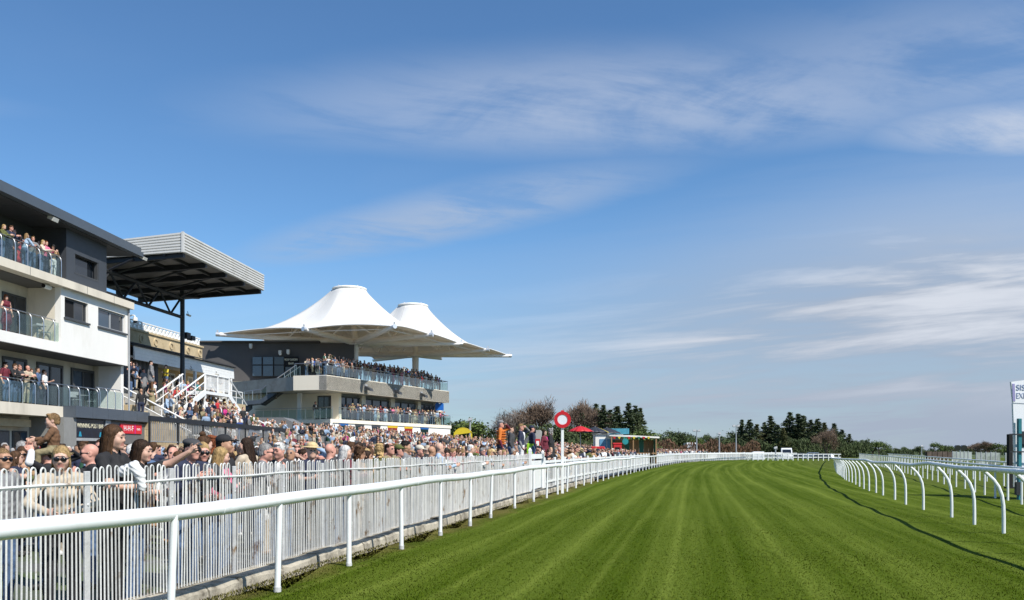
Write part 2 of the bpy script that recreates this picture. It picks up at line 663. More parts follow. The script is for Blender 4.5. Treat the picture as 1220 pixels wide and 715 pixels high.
    # rougher, yellower turf inside the running rail
    rough = N('ShaderNodeMapRange')
    rough.inputs['From Min'].default_value = 13.6
    rough.inputs['From Max'].default_value = 16.5
    L(mm('ADD', c, mm('MULTIPLY', mm('SUBTRACT', broad, 0.5), 3.0)), rough.inputs['Value'])
    mx3 = N('ShaderNodeMix')
    mx3.data_type = 'RGBA'
    L(mm('MULTIPLY', rough.outputs[0], 0.6), mx3.inputs['Factor'])
    L(mx2.outputs['Result'], mx3.inputs['A'])
    mx3.inputs['B'].default_value = (0.085, 0.105, 0.024, 1)
    L(mx3.outputs['Result'], b.inputs['Base Color'])
    bp = N('ShaderNodeBump')
    bp.inputs['Strength'].default_value = 0.25
    bp.inputs['Distance'].default_value = 0.03
    L(grain, bp.inputs['Height'])
    if not blades:
        L(bp.outputs[0], b.inputs['Normal'])
    MATS[name] = m
    return m


TURF = turf_mat('course_turf', (0.044, 0.073, 0.003), (0.132, 0.172, 0.026))
BLADE = turf_mat('grass_blades', (0.056, 0.090, 0.003), (0.166, 0.210, 0.034), True)
FIELD = mat('distant_field', (0.075, 0.105, 0.03), 0.9, var=0.25, scale=0.02, space='World')

b = MB()
S = 6000.0
b.add([(-S, -S, -0.6), (S, -S, -0.6), (S, S, -0.6), (-S, S, -0.6)], [(0, 1, 2, 3)])
tag(b.build('ground', FIELD), kind='structure')

# racecourse turf sheet, finely divided with slight unevenness
b = MB()
gx = np.concatenate([np.linspace(-14, 24, 77), np.linspace(26, 120, 40)])
gy = np.concatenate([np.linspace(-6, 60, 133), np.linspace(62, 175, 60)])
rng = np.random.default_rng(3)


def uneven(x, y):
    return 0.018 * sin(0.9 * x + 0.3 * y) + 0.014 * sin(0.45 * y - 1.3 * x + 1.0) + 0.01 * sin(1.7 * y + 0.6)


vs = [(x, y, uneven(x, y) if x > FX(min(y, 150)) + .35 else -.45) for y in gy for x in gx]
nx = len(gx)
fs = [(j * nx + i, j * nx + i + 1, (j + 1) * nx + i + 1, (j + 1) * nx + i) for j in range(len(gy) - 1) for i in range(nx - 1)]
b.add(vs, fs)
tag(b.build('racecourse_turf', TURF, smooth=True), kind='structure')


def grass_blades():
    rg = np.random.default_rng(11)
    n = 340000
    # density falls with distance so that a blade never drops far below a pixel
    u = rg.random(n)
    Y = 6.5 * (30 / 6.5) ** u
    k = rg.random(n) * 1.36 - 0.38
    X = k * Y
    keep = np.ones(n, bool)
    fx = np.interp(Y, *_rl) - 0.56
    keep &= X > fx
    keep &= X < np.interp(Y, *_rr) + 3 + 0.12 * Y
    X, Y = X[keep], Y[keep]
    n = len(X)
    z = 0.018 * np.sin(0.9 * X + 0.3 * Y) + 0.014 * np.sin(0.45 * Y - 1.3 * X + 1.0) + 0.01 * np.sin(1.7 * Y + 0.6)
    edge = np.exp(-((X - (np.interp(Y, *_rl) - 0.5)) / 0.12) ** 2)
    h = (0.006 + 0.010 * rg.random(n)) * np.clip(1.25 - Y / 30, .15, 1) * (1 + 1.6 * edge)
    w = (0.0028 + 0.0022 * rg.random(n)) * (0.5 + 0.11 * Y)
    a = rg.random(n) * 2 * pi
    la = rg.random(n) * 2 * pi
    lean = h * (0.3 + 0.7 * rg.random(n))
    dx, dy = np.cos(a) * w, np.sin(a) * w
    v = np.empty((n, 3, 3), np.float32)
    v[:, 0] = np.stack([X - dx, Y - dy, z - 0.004], 1)
    v[:, 1] = np.stack([X + dx, Y + dy, z - 0.004], 1)
    v[:, 2] = np.stack([X + np.cos(la) * lean, Y + np.sin(la) * lean, z + h], 1)
    me = bpy.data.meshes.new('grass')
    me.vertices.add(n * 3)
    me.vertices.foreach_set('co', v.reshape(-1))
    me.loops.add(n * 3)
    me.loops.foreach_set('vertex_index', np.arange(n * 3, dtype=np.int32))
    me.polygons.add(n)
    me.polygons.foreach_set('loop_start', np.arange(n, dtype=np.int32) * 3)
    me.polygons.foreach_set('loop_total', np.full(n, 3, np.int32))
    me.materials.append(BLADE)
    me.update(calc_edges=True)
    # blades take the light of the sward as a whole: their shading normals lean to the vertical
    rgn = rg.normal(0, 0.33, (n, 3)).astype(np.float32)
    nn = np.array([0, 0, 1], np.float32) + rgn
    nn /= np.linalg.norm(nn, axis=1, keepdims=True)
    me.normals_split_custom_set_from_vertices(np.repeat(nn, 3, axis=0))
    o = bpy.data.objects.new('grass', me)
    COL.objects.link(o)
    tag(o, 'short mown turf blades over the racecourse', kind='stuff')


grass_blades()

# spectators' enclosure: paved ground rising to the stands
APRON = mat('enclosure_tarmac', (0.085, 0.083, 0.080), 0.9, var=0.2, scale=0.8, bump=0.2, bscale=40, space='World', col2=(0.05, 0.075, 0.02), c2lo=0.5, c2hi=0.6, c2scale=0.25)
b = MB()
ay = np.concatenate([np.linspace(-2, 80, 83), np.linspace(82, 148, 34)])
sx = np.concatenate([[0.0, 0.15], np.linspace(0.6, 42, 40), [55, 75]])
vs, fs = [], []
for y in ay:
    for s in sx:
        x = FX(y) + 0.06 - s
        vs.append((x, y, zg(x, y)))
n = len(sx)
for j in range(len(ay) - 1):
    for i in range(n - 1):
        fs.append((j * n + i + 1, j * n + i, (j + 1) * n + i, (j + 1) * n + i + 1))
b.add(vs, fs)
tag(b.build('enclosure_ground', APRON, smooth=True), kind='structure')

# ------------------------------------------------------------------ stone kerb under the fence
KERB = mat('weathered_kerb', (0.40, 0.36, 0.28), 0.95, var=0.22, scale=3.0, bump=0.6, bscale=22, col2=(0.10, 0.085, 0.06), c2lo=0.46, c2hi=0.66, c2scale=2.4, space='World')
kerb = tag(empty('kerb'), kind='structure')
rk = random.Random(5)
pos = walk(FX, 4.4, 46, 0.01)
i = 0
while i < len(pos) - 130:
    ln = rk.choice([62, 78, 90, 105])
    x0, y0, a0 = pos[i + 1]
    x1, y1, a1 = pos[min(i + ln - 1, len(pos) - 1)]
    t = Vector((x1 - x0, y1 - y0, 0))
    nrm = Vector((t.y, -t.x, 0)).normalized()
    b = MB()
    top = 0.125 + rk.uniform(-0.018, 0.016)
    rows = []
    for q in range(6):
        c = Vector((x0, y0, 0)) + t * (q / 5)
        j1, j2 = rk.uniform(-.022, .022), rk.uniform(-.02, .02)
        rows.append([c + nrm * -0.10 + Vector((0, 0, -.05)), c + nrm * (0.25 + j1) + Vector((0, 0, -.06)), c + nrm * (0.235 + j1) + Vector((0, 0, top - .045 + j2)), c + nrm * (0.195 + j2) + Vector((0, 0, top + j2 * .4)), c + nrm * -0.10 + Vector((0, 0, top + 0.004))])
    v = [p for r in rows for p in r]
    f = [(q * 5 + k, q * 5 + (k + 1) % 5, (q + 1) * 5 + (k + 1) % 5, (q + 1) * 5 + k) for q in range(5) for k in range(5)]
    f += [(4, 3, 2, 1, 0), (25, 26, 27, 28, 29)]
    b.add(v, f)
    b.build('kerb_stone', KERB, kerb)
    i += ln

# ------------------------------------------------------------------ hooped metal fence along the enclosure
FENCEW = mat('chipped_white_fence_paint', (0.70, 0.70, 0.67), 0.5, var=0.12, scale=5.0, col2=(0.27, 0.16, 0.07), c2lo=0.585, c2hi=0.69, c2scale=3.0, space='World', bump=0.15, bscale=40)
FENCEG = mat('greyed_fence_post_paint', (0.50, 0.50, 0.49), 0.6, var=0.15, scale=7.0, col2=(0.25, 0.17, 0.10), c2lo=0.62, c2hi=0.72, c2scale=4.0, space='World', bump=0.2, bscale=40)
WPY = 31.0                                   # the winning post stands here
hoop_fence = empty('hooped_fence', 'long white hooped metal fence with chipped rusty paint on stone kerb before the crowd', 'fence', loc=(FX(5), 5, 0.12))


def local(o, p):
    return Vector(p) - o.location


hb = MB()
R = 0.0255
pts = [(-R, 0, 0.0), (-R, 0, 0.55), (-R, 0, 1.245)]
for k in range(1, 6):
    a = pi - pi * k / 6
    pts.append((R * cos(a), 0, 1.245 + 0.038 * sin(a)))
pts += [(R, 0, 1.245), (R, 0, 0.55), (R, 0, 0.0)]
hb.tube(pts, 0.0074, 5, cap=False)
hoop_me = hb.mesh('hoop', FENCEW, True)
rf = random.Random(2)


def vary_by_object(m, lo):
    """Random brightness per bar: weathering, with the grey of shaded sides in the colour."""
    nt = m.node_tree
    b_ = nt.nodes['Principled BSDF']
    src = b_.inputs['Base Color'].links[0].from_socket
    oi = nt.nodes.new('ShaderNodeObjectInfo')
    mr = nt.nodes.new('ShaderNodeMapRange')
    mr.inputs['To Min'].default_value = lo
    mr.inputs['To Max'].default_value = 1.04
    nt.links.new(oi.outputs['Random'], mr.inputs['Value'])
    hs = nt.nodes.new('ShaderNodeHueSaturation')
    nt.links.new(mr.outputs[0], hs.inputs['Value'])
    nt.links.new(src, hs.inputs['Color'])
    nt.links.new(hs.outputs[0], b_.inputs['Base Color'])


vary_by_object(FENCEW, .74)
spots = walk(FX, 4.6, WPY - 1.7, 0.103)
rail_pts, low_pts = [], []
post_b = MB().cbox(-0.033, 0.033, -0.012, 0.012, -0.02, 1.245, 0.004)
post_b.ball((0, -0.014, 0.95), (0.014, 0.008, 0.014), 6, 4)
post_me = post_b.mesh('post', FENCEG)
for i, (x, y, a) in enumerate(spots):
    if i % 12 == 5:
        inst('post', post_me, hoop_fence, local(hoop_fence, (x, y, 0.12)), pi / 2 - a)
    else:
        o = inst('hoop', hoop_me, hoop_fence, local(hoop_fence, (x, y, 0.12 + rf.uniform(-.008, .008))), pi / 2 - a + rf.uniform(-.06, .06))
        o.rotation_euler[0] = rf.uniform(-.012, .012)
        o.rotation_euler[1] = rf.uniform(-.010, .010)
    rail_pts.append(local(hoop_fence, (x, y, 0.12 + 1.13 + 0.006 * sin(i * 0.31) + 0.004 * sin(i * .11))))
    low_pts.append(local(hoop_fence, (x, y, 0.12 + 0.012)))
for pts in (rail_pts,):
    b = MB()
    b.tube([p + Vector((0.004, 0, 0)) for p in pts[::4]] + [pts[-1]], 0.0165, 6)
    b.build('rail', FENCEW, hoop_fence, True)

# ------------------------------------------------------------------ boarded gate panel beside the winning post, then paling fence
gate = empty('boarded_gate', 'white boarded gate panel with post between hooped fence and winning post', 'gate', loc=(FX(30.2), 30.2, 0.1))
x0, y0, a0 = FX(29.45), 29.45, 0.2
x1, y1 = FX(31.9), 31.9
p0, p1 = Vector((x0, y0, 0)), Vector((x1, y1, 0))
for q, (pp, h) in enumerate(((p0, 1.50), (p1, 1.42))):
    b = MB().cbox(-0.06, 0.06, -0.06, 0.06, 0, h - 0.06, 0.008)
    b.add([(-.07, -.07, h - .06), (.07, -.07, h - .06), (.07, .07, h - .06), (-.07, .07, h - .06), (0, 0, h + 0.05)], [(0, 1, 4), (1, 2, 4), (2, 3, 4), (3, 0, 4), (3, 2, 1, 0)])
    b.build('gate_post', WHITE, gate, loc=local(gate, (pp.x, pp.y, 0.1)))
d = (p1 - p0)
nb = 14
for q in range(nb):
    c0 = p0 + d * ((q + 0.25) / (nb + .2))
    c1 = p0 + d * ((q + 1.13) / (nb + .2))
    b = MB().bar(local(gate, (c0.x, c0.y, 0.68)), local(gate, (c1.x, c1.y, 0.68)), 0.022, 1.0)
    b.build('board', WHITE, gate)
b = MB().bar(local(gate, (p0.x + .03, p0.y, 1.33)), local(gate, (p1.x + .03, p1.y, 1.33)), 0.05, 0.17)
b.build('top_board', WHITE, gate)

pale_fence = empty('paling_fence', 'white post and paling fence holding back the crowd beyond the winning post', 'fence', loc=(FX(40), 40, 0))
spots = walk(FX, 32.2, 146.3, 0.30)
pale_me = MB().cbox(-0.04, 0.04, -0.011, 0.011, 0.02, 1.10, 0.01).mesh('pale', WHITE)
fpost_me = MB().cbox(-0.055, 0.055, -0.05, 0.05, -0.05, 1.22, 0.015).mesh('post', WHITE)
n_pale = 0
stuff_pale = MB()
tops, lows = [], []
for i, (x, y, a) in enumerate(spots):
    z = 0.05
    if i % 8 == 0:
        inst('post', fpost_me, pale_fence, local(pale_fence, (x, y, z)), pi / 2 - a)
    elif n_pale < 290:
        inst('pale', pale_me, pale_fence, local(pale_fence, (x, y, z + rf.uniform(-.02, .02))), pi / 2 - a)
        n_pale += 1
    else:
        c = local(pale_fence, (x, y, z))
        stuff_pale.box(c.x - .04, c.x + .04, c.y - .012, c.y + .012, c.z, c.z + 1.1)
    tops.append(local(pale_fence, (x + .03, y, z + 1.06)))
    lows.append(local(pale_fence, (x + .03, y, z + 0.3)))
for pts, h in ((tops, .10), (lows, .08)):
    b = MB()
    for q in range(0, len(pts) - 8, 8):
        b.bar(pts[q], pts[q + 8], 0.035, h)
        b.build('rail', WHITE, pale_fence)
        b = MB()
if stuff_pale.v:
    tag(stuff_pale.build('palings', WHITE, pale_fence), kind='stuff')

# ------------------------------------------------------------------ outside running rail (near), straight plastic posts
rail_near = empty('running_rail', 'thick white plastic running rail on straight posts just before the hooped fence', 'rail', 'running rails of the racecourse', loc=(RL(9.24), 9.24, 0))


def wav(i, amp, s=0.0):
    return amp * (sin(i * 0.9 + s) * .5 + sin(i * 0.37 + 1.7 * s) * .6)


def rail_tube(root, fn, y0, y1, zf, r, joint=6.0, flat=1.0):
    seg = walk(fn, y0, y1, 0.5)
    nper = max(2, int(joint / 0.5))
    for q in range(0, len(seg) - 1, nper):
        part = seg[q:q + nper + 1]
        if len(part) < 2:
            break
        b = MB()
        pts = [local(root, (x, y, zf(y))) for x, y, a in part]
        b.tube(pts, r, 10 if y0 < 60 else 6)
        # a joint sleeve at the start of each length
        d = (pts[1] - pts[0]).normalized()
        if part[0][1] < 40:
            b.tube([pts[0] + d * 0.02, pts[0] + d * 0.26], r + 0.004, 10)
        b.build('rail', PVC, root, True)


zl = lambda y: 1.02 + 0.012 * sin(y * 0.55) + 0.008 * sin(y * 1.3 + 1)
rail_tube(rail_near, RL, 2.2, 60, zl, 0.069)
posts_y = [7.35, 9.24, 11.2, 13.3, 15.5, 17.8, 19.8, 22.7, 25.6]
extra = [p[1] for p in walk(RL, 27.9, 60, 2.3)]
pm = MB()
pm.tube([(0, 0, -0.05), (0, 0, 0.10), (0, 0, 0.6), (0, 0, 0.99)], [0.036, 0.034, 0.033, 0.032], 9)
pm_me = pm.mesh('post', PVC, True)
sleeve = MB().tube([(0, 0, -0.04), (0, 0, 0.07)], 0.041, 9).mesh('ground_socket', FENCEG, True)
rp = random.Random(8)
for y in posts_y + extra:
    o = inst('post', pm_me, rail_near, local(rail_near, (RL(y), y, 0)))
    o.rotation_euler = (rp.uniform(-.012, .03), rp.uniform(-.015, .04), 0)
    if y < 26:
        inst('ground_socket', sleeve, o)

far_rail = empty('running_rail', 'distant stretch of white running rail curving before the paling fence', 'rail', 'running rails of the racecourse', loc=(RL(62), 62, 0))
rail_tube(far_rail, RL, 60.4, 146.6, lambda y: 1.02, 0.06, 12)
for x, y, a in walk(RL, 60.6, 110, 2.5) + walk(RL, 111, 146.4, 1.3):
    inst('post', pm_me, far_rail, local(far_rail, (x, y, 0)))

# ------------------------------------------------------------------ inside running rail with swan-neck posts
ZR = [(4, 1.2), (15.7, 1.20), (17.6, 1.19), (20.3, 1.245), (22.0, 1.165), (24.8, 1.18), (29.2, 1.13), (31, 1.19), (44, 1.09), (60, 1.0), (126, 1.0)]
zr = lambda y: float(np.interp(y, [p[0] for p in ZR], [p[1] for p in ZR]))
neck_rail = empty('running_rail', 'white running rail on curved swan-neck posts along the inside of the course', 'rail', 'running rails of the racecourse', loc=(RR(15.7), 15.7, 0))
RRin = lambda y: RR(y) - 0.34
rail_tube(neck_rail, RRin, 4.2, 126, zr, 0.047, 5.0)


def neck_post(h):
    b = MB()
    b.tube([(0, 0, -0.05), (0, 0, 0.30), (-0.006, 0, 0.52), (-0.03, 0, 0.70), (-0.085, 0, 0.86), (-0.17, 0, 0.99), (-0.27, 0, 1.09), (-0.335, 0, h)], [.033, .033, .033, .033, .033, .032, .031, .030], 9)
    return b.mesh('post', PVC, True)


neck_me = neck_post(1.15)
ypos = [12.4, 14.0, 15.7, 17.6, 19.4, 22.3, 24.8, 26.7, 29.2] + [p[1] for p in walk(RR, 30.9, 125, 2.05)]
for y in ypos:
    sc = zr(y) / 1.18
    a = atan2(RR(y + .2) - RR(y - .2), .4)
    o = inst('post', neck_me, neck_rail, local(neck_rail, (RR(y), y, 0)), -a, (1, 1, sc))

# second rail, straight posts, further in
R2 = lambda y: 5.75 + 0.362 * y
second = empty('running_rail', 'thin white rail on straight posts in the grass behind the swan-neck rail', 'rail', 'running rails of the racecourse', loc=(R2(24.4), 24.4, 0))
rail_tube(second, R2, 18, 128, lambda y: 1.03, 0.042, 8)
thin_me = MB().tube([(0, 0, -0.05), (0, 0, 1.0)], [.034, .030], 8).mesh('post', PVC, True)
for y in [20.5, 22.6, 24.4, 26.2, 28.1, 29.9, 31.8, 34.0, 36.2, 38.0] + [p[1] for p in walk(R2, 39.8, 127, 2.2)]:
    inst('post', thin_me, second, local(second, (R2(y), y, 0)))
third = empty('running_rail', 'white rail beyond the second rail, leading off to the far bend', 'rail', 'running rails of the racecourse', loc=(R2(40) + 3, 40, 0))
R3 = lambda y: 7.1 + 0.385 * y
rail_tube(third, R3, 20.5, 128, lambda y: 1.03, 0.040, 9)
for x, y, a in walk(R3, 22.0, 127, 2.3):
    inst('post', thin_me, third, local(third, (x, y, 0)))

# fence across the far end of the straight
cross = empty('post_and_rail_fence', 'white post and rail fence across the far bend before the parked vehicles', 'fence', loc=(44, 128, 0))
for k in range(19):
    x = 35.5 + k * 0.72
    inst('post', fpost_me, cross, local(cross, (x, 128.3 - 0.1 * k, -0.2)), 0.0)
for h in (0.95, 0.5):
    MB().bar(local(cross, (35.2, 128.36, h)), local(cross, (48.8, 126.5, h)), 0.05, 0.13).build('rail', WHITE, cross)

# ------------------------------------------------------------------ winning post
RED = mat('red_enamel', (0.52, 0.012, 0.02), 0.35, var=0.06)
DISCW = mat('white_enamel', (0.70, 0.71, 0.74), 0.4, var=0.03)
wp = empty('winning_post', 'tall white winning post topped by a red ringed white disc', 'winning post', loc=(P(670, 586, WPY).x, WPY, 0))
MB().cbox(-0.05, 0.05, -0.045, 0.045, -0.1, 2.40, 0.008).build('pole', WHITE, wp)


def disc(r0, r1, y0, y1, n=40):
    b = MB()
    vs, fs = [], []
    for k in range(n):
        a = 2 * pi * k / n
        c, s = cos(a), sin(a)
        vs += [(r0 * c, y0, r0 * s), (r1 * c, y0, r1 * s), (r1 * c, y1, r1 * s), (r0 * c, y1, r0 * s)]
    for k in range(n):
        j = (k + 1) % n
        for q in range(4):
            r = (q + 1) % 4
            fs.append((k * 4 + q, k * 4 + r, j * 4 + r, j * 4 + q))
    b.add(vs, fs)
    if r0 == 0.0:
        pass
    return b


ring = disc(0.182, 0.302, -0.075, 0.0)
ring.build('red_ring', RED, wp, loc=(0, -0.02, 2.66))
b = MB()
n = 40
vs = [(0.195 * cos(2 * pi * k / n), -0.06, 0.195 * sin(2 * pi * k / n)) for k in range(n)] + [(0.195 * cos(2 * pi * k / n), 0.05, 0.195 * sin(2 * pi * k / n)) for k in range(n)]
b.add(vs, [tuple(range(n)), tuple(range(2 * n - 1, n - 1, -1))] + [(k, n + k, n + (k + 1) % n, (k + 1) % n) for k in range(n)])
b.build('white_disc', DISCW, wp, loc=(0, -0.02, 2.66))
MB().box(-0.05, 0.05, -0.02, 0.05, 2.955, 3.0).build('bracket', RED, wp)
# ------------------------------------------------------------------ left grandstand: three white and charcoal storeys
A = Frame(-23.9, 0, 0.052)


def aroot(name, label, cat, fr, x, y, z=0.0, group=None):
    p = fr.w(x, y, z)
    return empty(name, label, cat, group, loc=p, rz=fr.th)


class Sub:
    """Builds meshes in facade coordinates under a root that sits at (x, y, z) of the frame."""

    def __init__(self, root, x, y, z=0.0):
        self.root, self.off = root, Vector((x, y, z))

    def build(self, name, b, mats, parent=None, smooth=False):
        b.v = [tuple(Vector(p) - self.off) for p in b.v]
        return b.build(name, mats, parent or self.root, smooth)


A0 = 26.0                                     # stand starts outside the picture
A1 = A.at(153.5, 0)
st = aroot('grandstand', 'white and charcoal three-storey grandstand with glazed balconies and deep overhanging roof', 'grandstand', A, 0, 36)
sa = Sub(st, 0, 36)
Z1b, Z1, Z2b, Z2, Z3b, Z3 = 3.15, 3.66, 6.25, 6.73, 9.42, 9.80
yw = A.at(72.5, 0)                            # start of the closed white bay
y1c = A.at(76, 0)
# slabs
sa.build('first_floor_slab', MB().box(-9, 0.0, A0, y1c, Z1b, Z1), RENDER_C)
sa.build('first_floor_deck', MB().box(-9, -0.02, y1c + .002, A1 + 0.6, Z1b + .05, Z1 - .06), CONC)
sa.build('second_floor_slab', MB().box(-9, 0.0, A0, yw, Z2b, Z2), RENDER_W)
sa.build('third_floor_slab', MB().box(-9, 0.26, A0, A.at(160, .26), Z3b, Z3), RENDER_C)
# white closed bay with two window openings
w1a, w1b, w2a, w2b = A.at(77, 0), A.at(105, 0), A.at(117, 0), A.at(149.5, 0)
zs1, zs2 = A.z(77, 378), A.z(117, 386.5)
ztop = 9.02
for (a, c, z0, z1) in ((yw, w1a, Z2b, Z3b), (w1a, w1b, Z2b, zs1), (w1b, w2a, Z2b, Z3b), (w2a, w2b, Z2b, zs1), (w2b, A1, Z2b, Z3b), (w1a, w1b, ztop, Z3b), (w2a, w2b, ztop, Z3b)):
    sa.build('wall', MB().box(-0.30, 0.0, a, c, z0, z1), RENDER_W)
sa.build('end_wall', MB().box(-9, -0.302, A1 - .3, A1, Z1, Z3b), RENDER_W)
sa.build('bay_side_wall', MB().box(-1.65, -0.302, yw, yw + .3, Z2b, Z3b), RENDER_C)
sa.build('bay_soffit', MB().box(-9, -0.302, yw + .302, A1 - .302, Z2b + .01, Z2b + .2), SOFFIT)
for (a, c, open_) in ((w1a, w1b, True), (w2a, w2b, False)):
    fr = sa.build('window', MB().box(-0.2, -0.12, a, a + .09, zs1, ztop).box(-0.2, -0.12, c - .09, c, zs1, ztop).box(-0.2, -0.121, a + .09, c - .09, ztop - .09, ztop).box(-0.2, -0.121, a + .09, c - .09, zs1, zs1 + .09).box(-0.2, -0.119, (a + c) / 2 - .05, (a + c) / 2 + .05, zs1 + .09, ztop - .09), FRAMEM if open_ else FRAMEL)
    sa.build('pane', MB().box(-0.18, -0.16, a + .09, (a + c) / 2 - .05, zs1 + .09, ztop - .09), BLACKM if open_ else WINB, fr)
    sa.build('pane', MB().box(-0.18, -0.16, (a + c) / 2 + .05, c - .09, zs1 + .09, ztop - .09), WIN, fr)
    sa.build('sill', MB().box(-0.12, 0.09, a - .08, c + .08, zs1 - .09, zs1), FRAMEM, fr)
# third floor: charcoal walls and openings
xb = -2.0
y3 = A.at(79, -0.3)
sa.build('upper_back_wall', MB().box(xb - .3, xb, A0, A.at(88, xb), Z3, 12.53), CLAD)
for q, (a, c) in enumerate(((A.at(-30, xb), A.at(20, xb)), (A.at(38, xb), A.at(66, xb)))):
    f = sa.build('door', MB().box(xb, xb + .05, a, c, Z3, Z3 + 2.2), FRAMEM)
    sa.build('pane', MB().box(xb + .05, xb + .06, a + .1, c - .1, Z3 + .1, Z3 + 2.1), WIN, f)
p1, p2, p3, p4 = A.at(79, -.3), A.at(89, -.3), A.at(117.5, -.3), A.at(127, -.3)
sa.build('upper_wall', MB().box(-2.3, -0.3, p1, p2, Z3, 12.53), CLAD)
sa.build('upper_wall', MB().box(-2.3, -0.3, p3, p4, Z3, 12.53), CLAD)
zu0, zu1 = A.z(89, 326, -.3), A.z(89, 302, -.3)
sa.build('upper_wall', MB().box(-2.3, -0.302, p2, p3, Z3, zu0), CLAD)
sa.build('upper_wall', MB().box(-2.3, -0.302, p2, p3, zu1, 12.53), CLAD)
f = sa.build('window', MB().box(-.36, -.29, p2, p3, zu0, zu0 + .08).box(-.5, -.32, p2, p2 + .08, zu0 + .08, zu1).box(-.5, -.32, p3 - .08, p3, zu0 + .08, zu1), FRAMEM)
sa.build('pane', MB().box(-.62, -.6, p2 + .08, p3 - .08, zu0 + .08, zu1), WIN, f)
sa.build('roof_wall', MB().box(-9, -2.302, p4 - .3, p4, Z3, 12.53), CLAD)
# roof with two-step fascia
ro = 0.35
yr = A.at(171, ro)
rf_ = sa.build('roof', MB().box(-10, ro - .35, A0, yr - .35, 12.55, 12.98), CLAD)
sa.build('fascia_board', MB().box(ro - .348, ro, A0, yr, 12.56, 12.81), CLAD2, rf_)
sa.build('fascia_board', MB().box(ro - .348, ro - .09, A0, yr - .09, 12.825, 13.06), CLAD2, rf_)
for q in range(12):
    ya = A0 + q * 1.75
    if ya + 1.73 < yr - .36:
        sa.build('soffit_panel', MB().box(-2.0, ro - .36, ya, ya + 1.73, 12.525, 12.548), CLAD, rf_)
# second-floor balcony back wall with dark doors
x2 = -1.65
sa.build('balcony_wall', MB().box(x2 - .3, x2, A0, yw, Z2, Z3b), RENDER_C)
for (a, c) in ((A.at(-60, x2), A.at(-8, x2)), (A.at(2, x2), A.at(30, x2))):
    f = sa.build('door', MB().box(x2, x2 + .06, a, c, Z2, Z2 + 2.15), FRAMEM)
    sa.build('pane', MB().box(x2 + .06, x2 + .07, a + .12, (a + c) / 2 - .05, Z2 + .12, Z2 + 2.05), WIN, f)
    sa.build('pane', MB().box(x2 + .06, x2 + .07, (a + c) / 2 + .05, c - .12, Z2 + .12, Z2 + 2.05), WIN, f)
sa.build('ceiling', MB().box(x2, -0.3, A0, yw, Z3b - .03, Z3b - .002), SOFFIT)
# first floor set back behind its balcony
x1 = -1.85
ye = A.at(124.5, x1)
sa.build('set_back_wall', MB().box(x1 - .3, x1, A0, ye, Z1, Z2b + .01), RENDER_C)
sa.build('set_back_end_wall', MB().box(-9, x1 - .302, ye - .3, ye, Z1, Z2b + .01), RENDER_C)
sa.build('balcony_column', MB().box(x1 + .001, x1 + .28, A.at(111.5, x1), A.at(118, x1), Z1, Z2b), RENDER_C)
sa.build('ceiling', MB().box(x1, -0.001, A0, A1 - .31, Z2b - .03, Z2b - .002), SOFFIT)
for (l, r) in ((-32, -6), (2, 31), (43, 74), (84, 111)):
    a, c = A.at(l, x1), A.at(r, x1)
    f = sa.build('door', MB().box(x1, x1 + .07, a, a + .14, Z1, Z1 + 2.28).box(x1, x1 + .07, c - .14, c, Z1, Z1 + 2.28).box(x1, x1 + .069, a + .14, c - .14, Z1 + 2.14, Z1 + 2.28).box(x1, x1 + .068, (a + c) / 2 - .06, (a + c) / 2 + .06, Z1, Z1 + 2.14), FRAMEM)
    sa.build('pane', MB().box(x1, x1 + .03, a + .14, (a + c) / 2 - .06, Z1 + .05, Z1 + 2.14), WINB, f)
    sa.build('pane', MB().box(x1, x1 + .03, (a + c) / 2 + .06, c - .14, Z1 + .05, Z1 + 2.14), WIN, f)
# ground floor
xg = -1.2
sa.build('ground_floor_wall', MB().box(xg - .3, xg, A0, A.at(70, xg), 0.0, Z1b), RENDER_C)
sa.build('signboard_beam', MB().box(xg, xg + .5, A0, A.at(37, xg + .5), Z1b - .52, Z1b - .18), STONE)
for (l, r) in ((-70, -32), (-25, 10), (14, 31)):
    a, c = A.at(l, xg), A.at(r, xg)
    f = sa.build('door', MB().box(xg, xg + .06, a, c, 0.1, 2.45), FRAMEM)
    sa.build('pane', MB().box(xg + .06, xg + .07, a + .08, (a + c) / 2 - .04, .3, 2.38), WIN, f)
    sa.build('pane', MB().box(xg + .06, xg + .07, (a + c) / 2 + .04, c - .08, .3, 2.38), WINB, f)
PILL = mat('grey_pier', (0.24, 0.238, 0.225), 0.85, var=0.08, bump=0.1, bscale=40)
# bar front under a boxed canopy
xc = 0.62
yb0, yb1 = A.at(90, xc), A.at(178, xc)
can = sa.build('bar_canopy', MB().box(-3, xc, yb0, yb1, Z1b - .02, Z1 + .05), CLAD2)
for q in range(5):
    ya = yb0 + (yb1 - yb0) * q / 5
    sa.build('fascia_panel', MB().box(xc + .002, xc + .03, ya + .012, yb0 + (yb1 - yb0) * (q + 1) / 5 - .012, Z1b, Z1 + .04), CLAD2, can)
xf = 0.50
sa.build('pier', MB().box(-3, xf, A.at(76, xf), A.at(91, xf), 0.0, Z1b - .022), PILL)
yp0, yp1, yp2, yp3 = A.at(91, xf), A.at(126, xf), A.at(132, xf), A.at(176, xf)
sa.build('bar_wall', MB().box(-3, xf - .12, yp0 + .002, yp3 + .3, 0.0, Z1b - .022), FRAMEM)
sa.build('mullion', MB().box(xf - .118, xf, yp1, yp2, 0.0, Z1b - .03), FRAMEL)
sa.build('mullion', MB().box(xf - .118, xf, yp3 - .02, yp3 + .25, 0.0, Z1b - .03), FRAMEM)
sa.build('transom', MB().box(xf - .118, xf - .02, yp0 + .02, yp1 - .02, 2.02, 2.16), FRAMEL)
f = sa.build('bar_window', MB().box(xf - .118, xf - .1, yp0 + .02, yp1 - .02, .3, 2.0), WIN)
